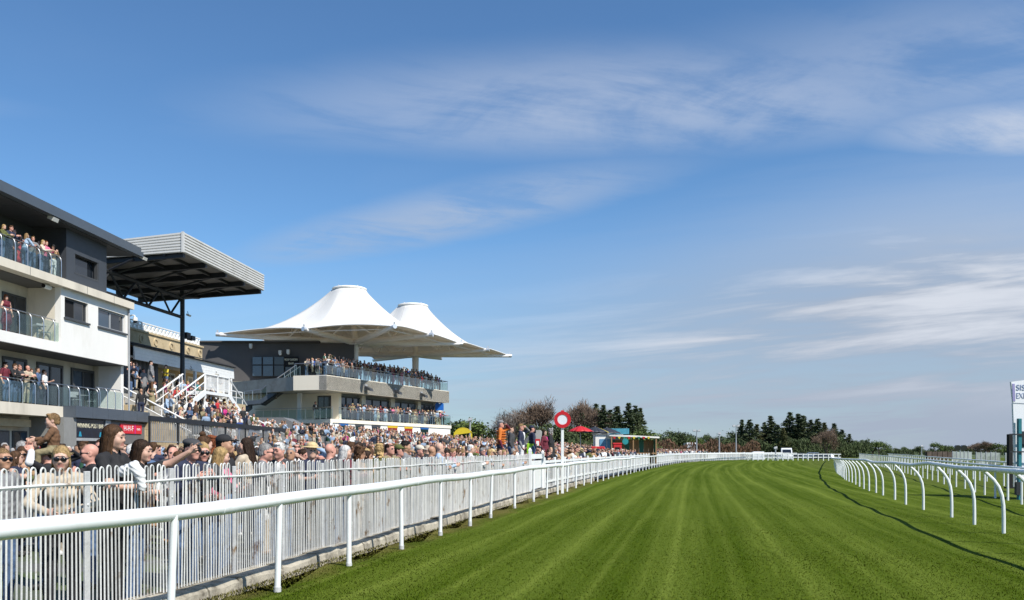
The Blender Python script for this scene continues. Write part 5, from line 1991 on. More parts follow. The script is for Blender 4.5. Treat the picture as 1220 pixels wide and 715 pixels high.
rt = random.Random(12)
TG = 'trees behind the enclosure'
row = [(693, 492, 1), (701, 484, 0), (710, 481, 2), (719, 482.5, 1), (727, 487, 0), (735, 484, 2), (749, 480, 1), (757, 482, 0), (763, 486, 1)]
for i, (px, py, k) in enumerate(row):
    where = ['nearest the red umbrella', 'second from the red umbrella', 'third from the red umbrella', 'fourth from the red umbrella', 'the low-topped one in mid row', 'just before the gap in the row', 'just after the gap in the row', 'last but one by the open sky', 'at the open-sky end of the row'][i]
    tree('conifer_tree', 'dark conifer in the row behind the food stalls, ' + where, px, py, 118 + (i % 3) * 4, CON[k], 0.3, rt.uniform(1.4, 1.85), 9, rt.uniform(0, 6), group=TG)
for i, (px, py, k, y) in enumerate(((884, 500, 1, 186), (893, 499, 0, 184), (902, 505, 3, 186), (911, 503, 2, 190), (918, 495.5, 1, 186), (926, 505, 0, 182), (933, 509, 3, 176), (941, 491, 2, 190), (951, 493, 1, 188), (957, 494, 0, 192), (966, 500, 2, 188), (974, 498, 0, 184), (982, 503, 3, 186), (994, 504.5, 2, 190), (1003, 511, 0, 190), (1012, 517, 1, 190))):
    where = ['the westernmost, by the tall mast', 'second from the tall mast', 'an olive one third from the mast', 'fourth from the tall mast', 'with a thin spire above the white van', 'low one behind the white van', 'low olive one leaning over the white van', 'the tallest with a ragged spire', 'spired, next to the tallest', 'third spire beyond the tallest', 'broad one in mid clump', 'dark one behind the bare brown tree', 'olive one above the bare brown tree', 'beyond the bare brown tree', 'second beyond the bare brown tree', 'smallest, at the low end of the clump'][i]
    tree('conifer_tree', 'conifer in the clump at the far bend, ' + where, px, py, y, CON[k], -.6, rt.uniform(1.5, 2.05), 9, rt.uniform(0, 6), group='conifers at the far bend')
tree('bare_tree', 'broad reddish bare tree behind the people by the winning post', 644, 474, 112, BARE[0], .4, 1.0, 8, 1.0, group=TG)
tree('bare_tree', 'reddish bare tree between the winning post and the conifer row', 690, 475, 121, BARE[0], .4, .95, 8, 3.3, group=TG)
tree('bare_tree', 'thin grey bare tree behind the man in the orange gilet', 606, 487, 110, BARE[1], .4, .8, 8, .6, group=TG)
tree('bare_tree', 'round brown bare tree in front of the far conifer clump', 985, 509.5, 165, BARE[0], -.2, .85, 8, 2.2, group='conifers at the far bend')
for i, (px, py, Y, k, w, lab) in enumerate(((578, 497, 108, 0, 1.35, 'bright green tree beyond the yellow tent'), (563, 499, 112, 0, 1.1, 'green tree close behind the yellow tent'), (548, 497, 118, 1, 1.0, 'dark green tree between stand end and yellow tent'), (536, 501, 120, 1, 1.0, 'dark tree touching the end of the canopy stand'), (619, 497, 112, 1, 1.0, 'dark evergreen between grey bare tree and reddish bare tree'), (660, 500, 108, 1, 1.2, 'dark green tree just before the winning post disc'), (634, 501, 106, 1, 1.1, 'dark evergreen under the broad reddish tree'), (676, 502, 110, 1, 1.0, 'dark green tree behind the winning post pole'), (757, 509, 104, 0, 1.3, 'bright green bush-like tree behind the stall roof'), (705, 505, 112, 0, .9, 'yellow green tree under the conifers by the umbrellas'))):
    tree('leafy_tree', lab, px, py, Y, GREEN[k], .3, w, 6, rt.uniform(0, 6), group=TG)
for i, (px, py, Y, k, w) in enumerate(((782, 513.5, 170, 1, 1), (793, 517, 172, 1, 1.2), (802, 510, 176, 1, .9), (813, 511, 176, 1, .8), (826, 519, 178, 0, 1.1), (838, 520, 180, 0, 1.0), (846, 516.5, 180, 1, .8), (856, 517, 182, 1, .9), (868, 519, 184, 1, 1.1), (876, 511, 186, 1, 1.0), (1030, 522, 200, 1, 1.0), (1040, 524, 200, 0, 1.2), (1048, 525, 205, 0, 1.3))):
    where = ['first past the stall', 'second past the stall', 'a taller one over the brown hedge', 'beside the taller one over the hedge', 'pale, before the lamp masts', 'pale, between the lamp masts', 'dark, by the white box van', 'dark, behind the second lamp mast', 'dark, near the tall mast', 'behind the tall mast', 'thin, past the far conifers', 'round green, past the far conifers', 'end of the line past the far conifers'][i]
    tree('leafy_tree', 'distant tree on the skyline, ' + where, px, py, Y, GREEN[k], -.2, w, 6, rt.uniform(0, 6), group='distant trees on the skyline')
for i, (px, py, Y, w) in enumerate(((1068, 533, 330, 1.3), (1080, 531.5, 330, 1.2), (1095, 530.5, 320, 1.5), (1114, 526, 300, 1.1), (1125, 529, 310, 1.4), (1135, 530, 310, 1.2), (1150, 529.5, 300, 1.5), (1163, 527, 290, 1.6), (1176, 525, 280, 1.5), (1190, 527, 280, 1.6), (1201, 528, 280, 1.4), (1214, 529, 280, 1.4), (1060, 534.5, 340, 1.4))):
    tree('leafy_tree', 'low far tree on the horizon inside the course, ' + ['first in the line', 'second in the line', 'third, olive topped', 'the tall one by the white mast', 'beside the tall one', 'small and low', 'above the mesh screens', 'brown-green, by the loudspeaker mast', 'highest of the dense clump', 'dense, near the black post', 'behind the black post', 'behind the advert board', 'lowest, by the far rails'][i], px, py, Y, GREEN[(i + 1) % 2] if i not in (7, 8) else BARE[0], -.5, w, 6 if i not in (7, 8) else 8, rt.uniform(0, 6), group='trees on the inside horizon')


def hedge(label, pts, h, dens, m, seed, th=1.2, leaf=.22):
    rg = np.random.default_rng(seed)
    C_ = []
    for (x0, y0, z0), (x1, y1, z1) in zip(pts[:-1], pts[1:]):
        n = int(dens * math.hypot(x1 - x0, y1 - y0))
        t = rg.random(n)
        c = np.stack([x0 + (x1 - x0) * t, y0 + (y1 - y0) * t, np.zeros(n)], 1)
        hh = h * (.85 + .25 * np.sin(c[:, 0] * .9 + seed) * np.sin(c[:, 0] * .37))
        c[:, 2] = rg.random(n) ** .7 * hh + z0
        c[:, 1] += rg.normal(0, th * .4, n)
        C_.append(c)
    C_ = np.concatenate(C_)
    ctr = C_.mean(0)
    ctr[2] = 0
    me = leaf_mesh('foliage', C_ - ctr, None, leaf, m, .22, seed, np.tile((0, 0, 1.0), (len(C_), 1)))
    o = empty('hedge', label, 'hedge', loc=tuple(ctr))
    f = inst('foliage', me, o)
    f['kind'] = 'stuff'
    # stems inside the hedge
    b = MB()
    rr = random.Random(seed)
    for (x0, y0, z0), (x1, y1, z1) in zip(pts[:-1], pts[1:]):
        n = int(math.hypot(x1 - x0, y1 - y0) / 1.2)
        for k in range(n):
            t = k / n
            x, y = x0 + (x1 - x0) * t - ctr[0], y0 + (y1 - y0) * t - ctr[1]
            b.tube([(x, y, -.1), (x + rr.uniform(-.3, .3), y, h * .8)], [.06, .02], 4, cap=False)
    s = b.build('stems', BARK, o)
    s['kind'] = 'stuff'
    return o


hedge('long low brown hedge behind the distant crowd', [(P(766, 0, 150).x, 150, .2), (P(830, 0, 158).x, 158, .2), (P(905, 0, 172).x, 172, .2)], 3.2, 150, HEDGE, 5, 1.6, .28)
hedge('bushy green hedge behind the food stalls and conifers', [(P(690, 0, 128).x, 128, .3), (P(775, 0, 130).x, 130, .3)], 4.6, 260, LEAFD, 10, 1.8, .3)
hedge('dark green hedge under the reddish trees behind the lawn', [(P(528, 0, 108).x, 108, .4), (P(600, 0, 104).x, 104, .4), (P(690, 0, 104).x, 104, .3), (P(772, 0, 112).x, 112, .3)], 2.9, 190, LEAFD, 6, 1.6, .26)
hedge('dark undergrowth at the foot of the far conifers', [(P(880, 0, 178).x, 178, 0), (P(950, 0, 176).x, 176, 0), (P(1035, 0, 192).x, 192, -.1)], 4.2, 260, LEAFD, 7, 1.6, .3)
hedge('dark evergreen belt on the skyline behind the brown hedge', [(P(768, 0, 190).x, 190, 0), (P(830, 0, 194).x, 194, 0), (P(890, 0, 198).x, 198, 0)], 5.0, 200, LEAFD, 9, 2.4, .42)
hedge('thin far hedge line along the inside horizon', [(P(1035, 0, 330).x, 330, -.3), (P(1130, 0, 320).x, 320, -.3), (P(1240, 0, 300).x, 300, -.3)], 2.4, 60, LEAFD, 8, 2, .5)

# ------------------------------------------------------------------ umbrellas, stall, tents
UM_R = mat('umbrella_red', (0.50, 0.015, 0.02), 0.6, var=.08)
UM_B = mat('umbrella_dark', (0.025, 0.028, 0.038), 0.6, var=.15)
UM_Y = mat('umbrella_yellow', (0.62, 0.50, 0.03), 0.6, var=.08)


def umbrella(label, px, py, Y, R_, mats, z0=.3, rz=.2):
    top = CAM_H + (HOR - py) * Y / FOC
    r = empty('parasol', label, 'parasol', 'parasols by the food stalls', loc=((px - 610) / FOC * Y, Y, z0), rz=rz)
    H_ = top - z0
    MB().tube([(0, 0, 0), (0, 0, H_ + .06)], .03, 7).build('pole', GALV, r, True)
    MB().cbox(-.3, .3, -.3, .3, 0, .09, .02).build('base', DARKSTEEL, r)
    for k in range(8):
        a, a2 = 2 * pi * k / 8, 2 * pi * (k + 1) / 8
        v, f = [], []
        m = 5
        for j in range(m + 1):
            t = j / m
            rr_ = R_ * t
            z = H_ - .62 * R_ * .62 * t ** 1.35
            for q in range(4):
                aa = a + (a2 - a) * q / 3
                sg_ = 1 - .05 * t * sin(pi * q / 3)
                v.append((rr_ * cos(aa) * sg_, rr_ * sin(aa) * sg_, z - .05 * t * sin(pi * q / 3)))
        for j in range(m):
            for q in range(3):
                f.append((j * 4 + q, (j + 1) * 4 + q, (j + 1) * 4 + q + 1, j * 4 + q + 1))
        b = MB().add(v, f)
        o = b.build('canopy_panel', mats[k % len(mats)], r, True)
        so = o.modifiers.new('thickness', 'SOLIDIFY')
        so.thickness = .012
        e = Vector((R_ * cos(a), R_ * sin(a), H_ - .62 * R_ * .62))
        MB().tube([(0, 0, H_ - .02), e * 1.0], .012, 4).build('rib', GALV, r)
    return r


umbrella('large red parasol just past the winning post', 691.5, 507.5, 66, 1.05, [UM_R])
umbrella('black and yellow panelled parasol beyond the red one', 709, 508.5, 70, 1.15, [UM_B, UM_B, UM_B, UM_Y], rz=.15)
umbrella('plain dark parasol next to the white hut', 723, 509.5, 73, 1.2, [UM_B], rz=.5)
hut = empty('food_hut', 'white kiosk with blue window between parasols and turquoise stall', 'kiosk', loc=(P(722, 530, 80).x, 80, .3))
MB().box(-1.0, 1.6, 0, 2.2, 0, 2.75).build('wall', RENDER_W, hut)
MB().box(-1.1, 1.7, -.15, 2.3, 2.752, 2.85).build('roof', FRAMEL, hut)
f = MB().box(-.6, .8, -.05, .02, 1.1, 2.3).build('window', mat('hut_blue', (.12, .28, .45), .3, var=.2), hut)
MB().box(-.7, .9, -.2, -.051, 1.0, 1.08).build('counter', FRAMEL, hut)
MB().box(.9, 1.5, -.03, .01, 1.2, 2.5).build('notice_board', mat('notice', (.35, .45, .6), .5, var=.4, scale=6), hut)
stall = empty('food_stall', 'wooden food stall with turquoise name board, bunting and round teal disc', 'food stall', loc=(P(751, 530, 79).x, 79, .3))
TURQ = mat('turquoise_board', (.07, .30, .40), .5, var=.3, scale=3)
WOODS = mat('stall_wood', (.30, .17, .08), .8, var=.2, scale=3)
GREENP = mat('stall_green', (.03, .16, .11), .6, var=.1)
for k in range(9):
    MB().box(-1.75 + k * .45, -1.32 + k * .45, .9, .95, 0.02, 2.2).build('plank', WOODS if k % 3 else GREENP, stall)
MB().box(2.3, 2.36, -.1, .9, .02, 2.3).build('side_panel', GREENP, stall)
MB().box(-1.8, 2.36, -.12, 0, .9, 1.02).build('counter', WOODS, stall)
MB().hexa([(-2.0, -.6, 2.55), (2.6, -.6, 2.35), (2.6, 1.2, 2.35), (-2.0, 1.2, 2.55), (-2.0, -.6, 2.72), (2.6, -.6, 2.5), (2.6, 1.2, 2.5), (-2.0, 1.2, 2.72)]).build('roof', RENDER_W, stall)
MB().box(-2.0, -.2, -.66, -.58, 2.73, 3.25).build('name_board', TURQ, stall)
b = MB()
b.tube([(0, -.68, 0), (0, -.62, 0)], .28, 18)
b.build('round_disc', mat('teal_disc', (.02, .26, .27), .5, var=.1), stall, loc=(-.55, 0, 2.05))
for k in range(8):
    MB().add([(-1.7 + k * .45, -.62, 2.5), (-1.4 + k * .45, -.62, 2.48), (-1.55 + k * .45, -.62, 2.25), (-1.55 + k * .45, -.60, 2.25)], [(0, 1, 2), (0, 2, 3)]).build('pennant', [UM_R, UM_Y, GREENP][k % 3], stall)
for x in (-1.8, .2, 2.3):
    MB().box(x - .05, x + .05, -.55, -.45, 0, 2.5).build('post', WOODS, stall)
bin_ = empty('red_bin', 'bright red upright bin in the crowd below the stall', 'bin', loc=(P(735, 530, 70).x, 70, .3))
MB().cbox(-.35, .35, -.3, .3, 0, 1.75, .05).build('body', UM_R, bin_)
MB().cbox(-.38, .38, -.33, .33, 1.752, 1.85, .03).build('lid', UM_R, bin_)
MB().box(-.2, .2, -.31, -.301, 1.3, 1.5).build('slot', BLACKM, bin_)
cart = empty('red_cart', 'red counter top showing above heads under the parasols', 'counter', loc=(P(712, 530, 68).x, 68, .3))
MB().cbox(-.55, .55, -.3, .3, .9, 1.55, .05).build('body', UM_R, cart)
for x in (-.45, .45):
    MB().tube([(x, 0, 0), (x, 0, .9)], .04, 6).build('leg', GALV, cart)
yt = empty('yellow_tent', 'yellow arched tent at the end of the canopy stand', 'tent', loc=(P(552, 505, 78).x, 78, 2.0))
yt.scale = (.45, .45, .50)
YEL = mat('tent_yellow', (.66, .50, .02), .55, var=.08)
b = MB()
v, f = [], []
for j in range(9):
    a = pi * (.05 + .8 * j / 8)
    for y in (-1.2, 1.5):
        v.append((-1.9 * cos(a) * 1.0, y, 1.6 + 1.55 * sin(a)))
for j in range(8):
    f.append((j * 2, j * 2 + 1, j * 2 + 3, j * 2 + 2))
gv = [(-1.9 * cos(pi * (.05 + .8 * j / 8)), -1.19, 1.6 + 1.55 * sin(pi * (.05 + .8 * j / 8))) for j in range(9)]
MB().add(gv + [(x, 1.49, z) for x, y, z in gv], [tuple(range(9)), tuple(range(17, 8, -1))]).build('end_panel', YEL, yt)
o = MB().add(v, f).build('roof', YEL, yt, True)
so = o.modifiers.new('thickness', 'SOLIDIFY')
so.thickness = .08
for x, y in ((-1.75, -1.1), (1.62, -1.1), (-1.75, 1.4), (1.62, 1.4)):
    MB().bar((x, y, -1.6), (x, y, 2.2), .22).build('leg', YEL, yt)
gt = empty('grey_tent', 'grey pointed tent behind the people on the step', 'tent', loc=(P(640, 525, 72).x, 72, .4))
FELT = mat('tent_grey', (.20, .195, .18), .8, var=.1)
for k in range(6):
    a, a2 = 2 * pi * k / 6, 2 * pi * (k + 1) / 6
    MB().add([(1.5 * cos(a), 1.5 * sin(a), 1.5), (1.5 * cos(a2), 1.5 * sin(a2), 1.5), (.3 * cos(a2), .3 * sin(a2), 2.85), (.3 * cos(a), .3 * sin(a), 2.85), (1.5 * cos(a), 1.5 * sin(a), 0), (1.5 * cos(a2), 1.5 * sin(a2), 0)], [(0, 1, 2, 3), (4, 5, 1, 0)]).build('side_panel', FELT, gt)
rb = empty('road_sign_board', 'small orange and white warning board behind the people on the step', 'sign', loc=(P(640.5, 525, 60).x, 60, .4))
MB().box(-.18, .18, -.03, .03, .8, 1.95).build('board', UM_R, rb)
MB().box(-.1, .1, -.04, -.031, 1.0, 1.8).build('stripe', RENDER_W, rb)
MB().box(-.03, .03, -.02, .02, 0, .8).build('leg', GALV, rb)

# lamp masts
def mast(label, px, py0, Y, heads, z0=0.0, style=0):
    r = empty('lamp_mast', label, 'lamp mast', 'masts around the course', loc=((px - 610) / FOC * Y, Y, z0))
    H_ = CAM_H + (HOR - py0) * Y / FOC - z0
    MB().tube([(0, 0, 0), (0, 0, H_)], [.14, .08], 8).build('pole', GALV, r, True)
    for k in range(heads):
        x = (k - (heads - 1) / 2) * .8
        if style == 0:
            MB().hexa([(x - .22, -.2, H_ - .25), (x + .22, -.2, H_ - .12), (x + .22, .15, H_ - .12), (x - .22, .15, H_ - .25), (x - .22, -.1, H_ + .02), (x + .22, -.1, H_ + .15), (x + .22, .18, H_ + .15), (x - .22, .18, H_ + .02)]).build('lamp_head', GALV if style == 2 else FRAMEL, r)
        else:
            MB().tube([(x, -.25, H_ - .1), (x, .25, H_ + .1)], [.42, .2], 10).build('horn', FRAMEM, r, True)
    MB().bar((-.6 * heads * .5, 0, H_ - .25), (.6 * heads * .5, 0, H_ - .25), .08).build('crossarm', GALV, r)
    return r


mast('lamp mast with two angled heads before the brown hedge', 830, 512.5, 140, 2)
mast('lamp mast with one head beside the white box van', 857, 516, 140, 1)
mast('tall thin mast at the edge of the far conifer clump', 877, 507, 150, 2)
mast('short white lamp post at the end of the paling fence', 924, 533, 128, 1)
mast('white mast in front of the far inside trees', 1098, 531, 200, 1)
mast('loudspeaker mast with two dark horns above the mesh screens', 1143.5, 533, 110, 2, style=1)
mast('pale camera mast behind the crowd by the yellow tent', 560, 499, 90, 1, .6)

# mesh screens / brush fences on the inside of the course
SCR1 = mat('brown_brush', (.10, .075, .06), .95, var=.35, scale=3, space='World')
SCR2 = mat('pale_mesh_screen', (.34, .38, .36), .8, var=.3, scale=.6, space='World', col2=(.14, .17, .13), c2lo=.45, c2hi=.6, c2scale=.5)
for i, (l, r_, top, bot, Y, m_, lab) in enumerate(((1103, 1134, 538, 548, 95, SCR1, 'brown brush fence panels in the grass inside the course'), (1135, 1158, 538, 549.5, 90, SCR2, 'whitish mesh screen panels next to the brown brush fence'), (1163, 1192, 539, 553.5, 84, SCR2, 'greenish grey mesh screen panels before the dark tree clump'), (1198, 1219, 540, 556, 80, SCR2, 'mesh screen panels half hidden behind the advert posts'))):
    a, c = P(l, 0, Y), P(r_, 0, Y)
    zt_ = CAM_H + (HOR - top) * Y / FOC
    zb_ = max(0.0, CAM_H + (HOR - bot) * Y / FOC)
    sc2 = empty('screen_fence', lab, 'screen', 'screens inside the course', loc=((a.x + c.x) / 2, Y, 0))
    n = 5
    w = (c.x - a.x)
    for k in range(n):
        x0_ = -w / 2 + w * k / n
        MB().box(x0_ + .03, x0_ + w / n - .03, -.03 if m_ is SCR2 else -.25, .03 if m_ is SCR2 else .25, zb_ + .02, zt_ - (.0, .04, .02)[k % 3]).build('panel', m_, sc2)
        MB().box(x0_ - .04, x0_ + .04, -.06, .06, -.1, zt_ + .05).build('post', BARK if m_ is SCR1 else GALV, sc2)

# ------------------------------------------------------------------ distant vehicles
TYRE = mat('tyre_rubber', (.015, .015, .016), .9, var=.1)
VW = mat('vehicle_white', (.75, .76, .77), .3, var=.03, coat=.3)
VB = mat('vehicle_silver_blue', (.22, .27, .33), .3, metal=.3, var=.05, coat=.4)
VD = mat('vehicle_dark', (.03, .035, .045), .3, var=.1, coat=.4)
whl = MB().tube([(-.1, 0, 0), (.1, 0, 0)], .33, 14).mesh('tyre', TYRE, True)
rim = MB().tube([(-.105, 0, 0), (.105, 0, 0)], .19, 10).mesh('rim', CLIP, True)


def car(kind, label, x, y, z, rz, m, prof, glassr, W=1.75, wheels=(.8, 3.4)):
    """Vehicle: side profile (y along its length, z) lofted across its width."""
    r = empty(kind, label, kind.split('_')[-1], 'vehicles parked at the far bend', loc=(x, y, z), rz=rz)
    n = len(prof)
    vs, fs = [], []
    for k, (xx, inset) in enumerate(((-W / 2, .09), (-W / 2 + .12, 0), (W / 2 - .12, 0), (W / 2, .09))):
        for (yy, zz) in prof:
            cy_ = sum(p[0] for p in prof) / n
            tum = .16 * max(0, zz - 1.0) if k in (0, 3) else 0
            vs.append((xx + (tum if xx < 0 else -tum), yy + (cy_ - yy) * inset * .25, zz - (inset * .4 if zz > 1.0 else 0)))
    for k in range(3):
        for q in range(n):
            j = (q + 1) % n
            fs.append((k * n + q, k * n + j, (k + 1) * n + j, (k + 1) * n + q))
    fs.append(tuple(range(n - 1, -1, -1)))
    fs.append(tuple(3 * n + q for q in range(n)))
    MB().add(vs, fs).build('body', m, r)
    for (ya, za, yb_, zb2) in glassr['ends']:
        MB().hexa([(-W / 2 + .2, ya - .03, za), (W / 2 - .2, ya - .03, za), (W / 2 - .2, ya + .03, za), (-W / 2 + .2, ya + .03, za), (-W / 2 + .28, yb_ - .03, zb2), (W / 2 - .28, yb_ - .03, zb2), (W / 2 - .28, yb_ + .03, zb2), (-W / 2 + .28, yb_ + .03, zb2)]).build('windscreen', WIN, r)
    for (y0, y1, z0, z1) in glassr['sides']:
        for s in (-1, 1):
            MB().box(s * W / 2 - .012 - s * .05, s * W / 2 + .012 - s * .05, y0, y1, z0, z1).build('side_window', WIN, r)
    for y_ in wheels:
        for s in (-1, 1):
            w_ = inst('wheel', whl, r, (s * (W / 2 - .1), y_, .33))
            inst('rim', rim, w_, (0, 0, 0))
    for s in (-1, 1):
        MB().ball((s * (W / 2 - .3), prof[0][0] - .0, .75), (.16, .04, .1), 8, 5).build('headlight', CLIP, r)
    MB().box(-W / 2 + .1, W / 2 - .1, prof[0][0] - .06, prof[0][0] + .02, .38, .5).build('bumper', VD, r)
    return r


VAN = [(0, .45), (0, 1.0), (.75, 1.25), (1.35, 2.25), (1.8, 2.45), (5.2, 2.45), (5.35, 2.3), (5.4, .45)]
VG = {'ends': [(.80, 1.3, 1.33, 2.18)], 'sides': [(1.25, 2.2, 1.4, 2.05)]}
CAR = [(0, .4), (0, .8), (.9, .98), (1.55, 1.45), (3.2, 1.47), (3.95, 1.0), (4.25, .95), (4.3, .4)]
CG = {'ends': [(.98, 1.02, 1.5, 1.40), (3.85, 1.05, 3.28, 1.42)], 'sides': [(1.35, 2.2, 1.02, 1.36), (2.3, 3.3, 1.02, 1.36)]}
BUS = [(0, .4), (0, 1.2), (.25, 2.55), (.4, 2.7), (6.6, 2.7), (6.7, .4)]
BG = {'ends': [(.06, 1.3, .24, 2.3)], 'sides': [(.6, 2.2, 1.3, 2.2), (2.4, 4.2, 1.3, 2.2), (4.4, 6.2, 1.3, 2.2)]}
p = P(946.5, 545, 146)
car('white_van', 'white van facing us beyond the far post and rail fence', p.x, 150, -.5, -0.28, VW, VAN, VG, 2.0, (.95, 4.3))
p = P(935, 545, 150)
car('white_car', 'white car standing beside the white van', p.x, 151, -.5, -.25, VW, CAR, CG)
p = P(972, 545, 152)
car('silver_car', 'silver blue car at the far bend below the conifers', p.x + 2, 152, -.3, 1.35, VB, CAR, CG)
p = P(990, 545, 150)
car('dark_blue_car', 'dark car by the end of the far fence', p.x + 1, 150, -.5, 1.4, VD, CAR, CG)
p = P(962, 545, 156)
car('dark_car', 'dark car tucked between van and silver car', p.x + 1, 156, -.4, 1.2, VD, CAR, CG)
p = P(910, 545, 150)
car('white_minibus', 'white minibus roof showing over the far rail crowd', p.x, 153, -1.4, -.22, VW, BUS, BG, 2.1, (1.2, 5.3))
p = P(848, 545, 148)
car('white_box_van', 'white box van behind the crowd between the lamp masts', p.x, 164, .3, -.1, VW, BUS, BG, 2.2, (1.2, 5.3))
# ------------------------------------------------------------------ people: bodies are one blended surface each
V3 = lambda *a: np.array(a, float)


class SDF:
    """Rounded body forms blended into one surface and meshed with surface nets."""

    def __init__(self):
        self.p = []

    def cap(self, a, b, ra, rb, reg, k=.025, bias=0.0, cut=False):
        self.p.append(('c', V3(*a), V3(*b), ra, rb, reg, k, bias, cut))

    def ell(self, c, r, reg, k=.025, bias=0.0, R=None, cut=False):
        self.p.append(('e', V3(*c), V3(*r), R, 0, reg, k, bias, cut))

    def dist(self, q, P_):
        if q[0] == 'c':
            ab = q[2] - q[1]
            L2 = max(float(ab @ ab), 1e-12)
            t = np.clip(((P_ - q[1]) @ ab) / L2, 0, 1)
            return np.linalg.norm(P_ - q[1] - t[..., None] * ab, axis=-1) - (q[3] + (q[4] - q[3]) * t)
        d = P_ - q[1]
        if q[3] is not None:
            d = d @ q[3]
        k0 = np.linalg.norm(d / q[2], axis=-1)
        k1 = np.linalg.norm(d / (q[2] * q[2]), axis=-1)
        return k0 * (k0 - 1) / np.maximum(k1, 1e-9)

    def bounds(self, q):
        if q[0] == 'c':
            r = max(q[3], q[4])
            return np.minimum(q[1], q[2]) - r, np.maximum(q[1], q[2]) + r
        r = q[2] if q[3] is None else np.full(3, q[2].max())
        return q[1] - r, q[1] + r

    def mesh(self, h, zmin=None, noise=None):
        lo = np.min([self.bounds(q)[0] for q in self.p if not q[8]], axis=0) - 3 * h
        hi = np.max([self.bounds(q)[1] for q in self.p if not q[8]], axis=0) + 3 * h
        if zmin is not None:
            lo[2] = max(lo[2], zmin)
        n = np.ceil((hi - lo) / h).astype(int) + 1
        F = np.full(n, 0.3)
        ax = [lo[i] + h * np.arange(n[i]) for i in range(3)]
        for q in self.p:
            b0, b1 = self.bounds(q)
            m = q[6] + 3.5 * h + .02
            i0 = np.maximum(np.floor((b0 - m - lo) / h).astype(int), 0)
            i1 = np.minimum(np.ceil((b1 + m - lo) / h).astype(int) + 1, n)
            if (i1 <= i0).any():
                continue
            sl = tuple(slice(a, c) for a, c in zip(i0, i1))
            G_ = np.stack(np.meshgrid(*[ax[i][sl[i]] for i in range(3)], indexing='ij'), -1)
            d = self.dist(q, G_)
            f = F[sl]
            k = max(q[6], 1e-6)
            if q[8]:
                d = -d
                hh = np.maximum(k - np.abs(f - d), 0) / k
                F[sl] = np.maximum(f, d) + hh * hh * k * .25
            else:
                hh = np.maximum(k - np.abs(f - d), 0) / k
                F[sl] = np.minimum(f, d) - hh * hh * k * .25
        if noise is not None:
            X_, Y_, Z_ = np.meshgrid(*ax, indexing='ij')
            F = F + noise(X_, Y_, Z_)
        return self.nets(F, lo, h)

    def nets(self, F, lo, h):
        s = F < 0
        n = np.array(F.shape)
        acc = np.zeros((*(n - 1), 3))
        cnt = np.zeros(n - 1)
        quads = []
        for axis in range(3):
            sa_ = [slice(None)] * 3
            sb2 = [slice(None)] * 3
            sa_[axis], sb2[axis] = slice(0, -1), slice(1, None)
            A_, B_ = F[tuple(sa_)], F[tuple(sb2)]
            M = s[tuple(sa_)] != s[tuple(sb2)]
            idx = np.array(np.nonzero(M)).T
            if not len(idx):
                continue
            fa_, fb_ = A_[M], B_[M]
            t = fa_ / (fa_ - fb_)
            pos = idx.astype(float)
            pos[:, axis] += t
            u, v = [a for a in range(3) if a != axis]
            cells = []
            ok = np.ones(len(idx), bool)
            for du, dv in ((-1, -1), (0, -1), (0, 0), (-1, 0)):
                c = idx.copy()
                c[:, u] += du
                c[:, v] += dv
                ok &= (c >= 0).all(1) & (c < n - 1).all(1)
                cells.append(c)
            for c in cells:
                cc = c[ok]
                np.add.at(acc, tuple(cc.T), pos[ok])
                np.add.at(cnt, tuple(cc.T), 1)
            flip = (fa_ < 0)
            if axis == 1:
                flip = ~flip
            q = np.stack([c for c in cells], 1)[ok]
            fl = flip[ok]
            q[~fl] = q[~fl][:, ::-1]
            quads.append(q)
        ids = np.full(n - 1, -1)
        used = cnt > 0
        ids[used] = np.arange(used.sum())
        verts = lo + h * (acc[used] / cnt[used][:, None])
        Q = np.concatenate(quads)
        faces = ids[Q[..., 0], Q[..., 1], Q[..., 2]]
        return verts, faces

    def regions(self, P_):
        best = np.full(len(P_), 9.0)
        reg = np.zeros(len(P_), int)
        for q in self.p:
            if q[8]:
                continue
            d = self.dist(q, P_) - q[7]
            m = d < best
            best[m] = d[m]
            reg[m] = q[5]
        return reg


def np_mesh(name, v, f, mats, mi=None):
    me = bpy.data.meshes.new(name)
    n, m = len(v), f.shape[1]
    me.vertices.add(n)
    me.vertices.foreach_set('co', v.astype(np.float32).reshape(-1))
    me.loops.add(f.size)
    me.loops.foreach_set('vertex_index', f.astype(np.int32).reshape(-1))
    me.polygons.add(len(f))
    me.polygons.foreach_set('loop_start', np.arange(len(f), dtype=np.int32) * m)
    me.polygons.foreach_set('loop_total', np.full(len(f), m, np.int32))
    for mt in mats:
        me.materials.append(mt)
    if mi is not None:
        me.polygons.foreach_set('material_index', mi.astype(np.int32))
    me.polygons.foreach_set('use_smooth', np.ones(len(f), bool))
    me.update(calc_edges=True)
    return me


# regions / material slots
SKIN, TOP, LEGS, SHOE, INNER, FORE, DARK, LIPS = range(8)


def rotm(rx=0, ry=0, rz=0):
    return np.array(Euler((rx, ry, rz)).to_matrix())


def ik(S_, W_, l1, l2, hint):
    d = W_ - S_
    L_ = np.linalg.norm(d)
    if L_ > (l1 + l2) * .985:
        W_ = S_ + d / L_ * (l1 + l2) * .985
        d = W_ - S_
        L_ = np.linalg.norm(d)
    u = d / L_
    a = (l1 * l1 - l2 * l2 + L_ * L_) / (2 * L_)
    hh = sqrt(max(l1 * l1 - a * a, 1e-6))
    p = hint - (hint @ u) * u
    p /= np.linalg.norm(p) + 1e-9
    return S_ + u * a + p * hh, W_


HEADC = V3(0, .005, 1.60)
HEADS = .93


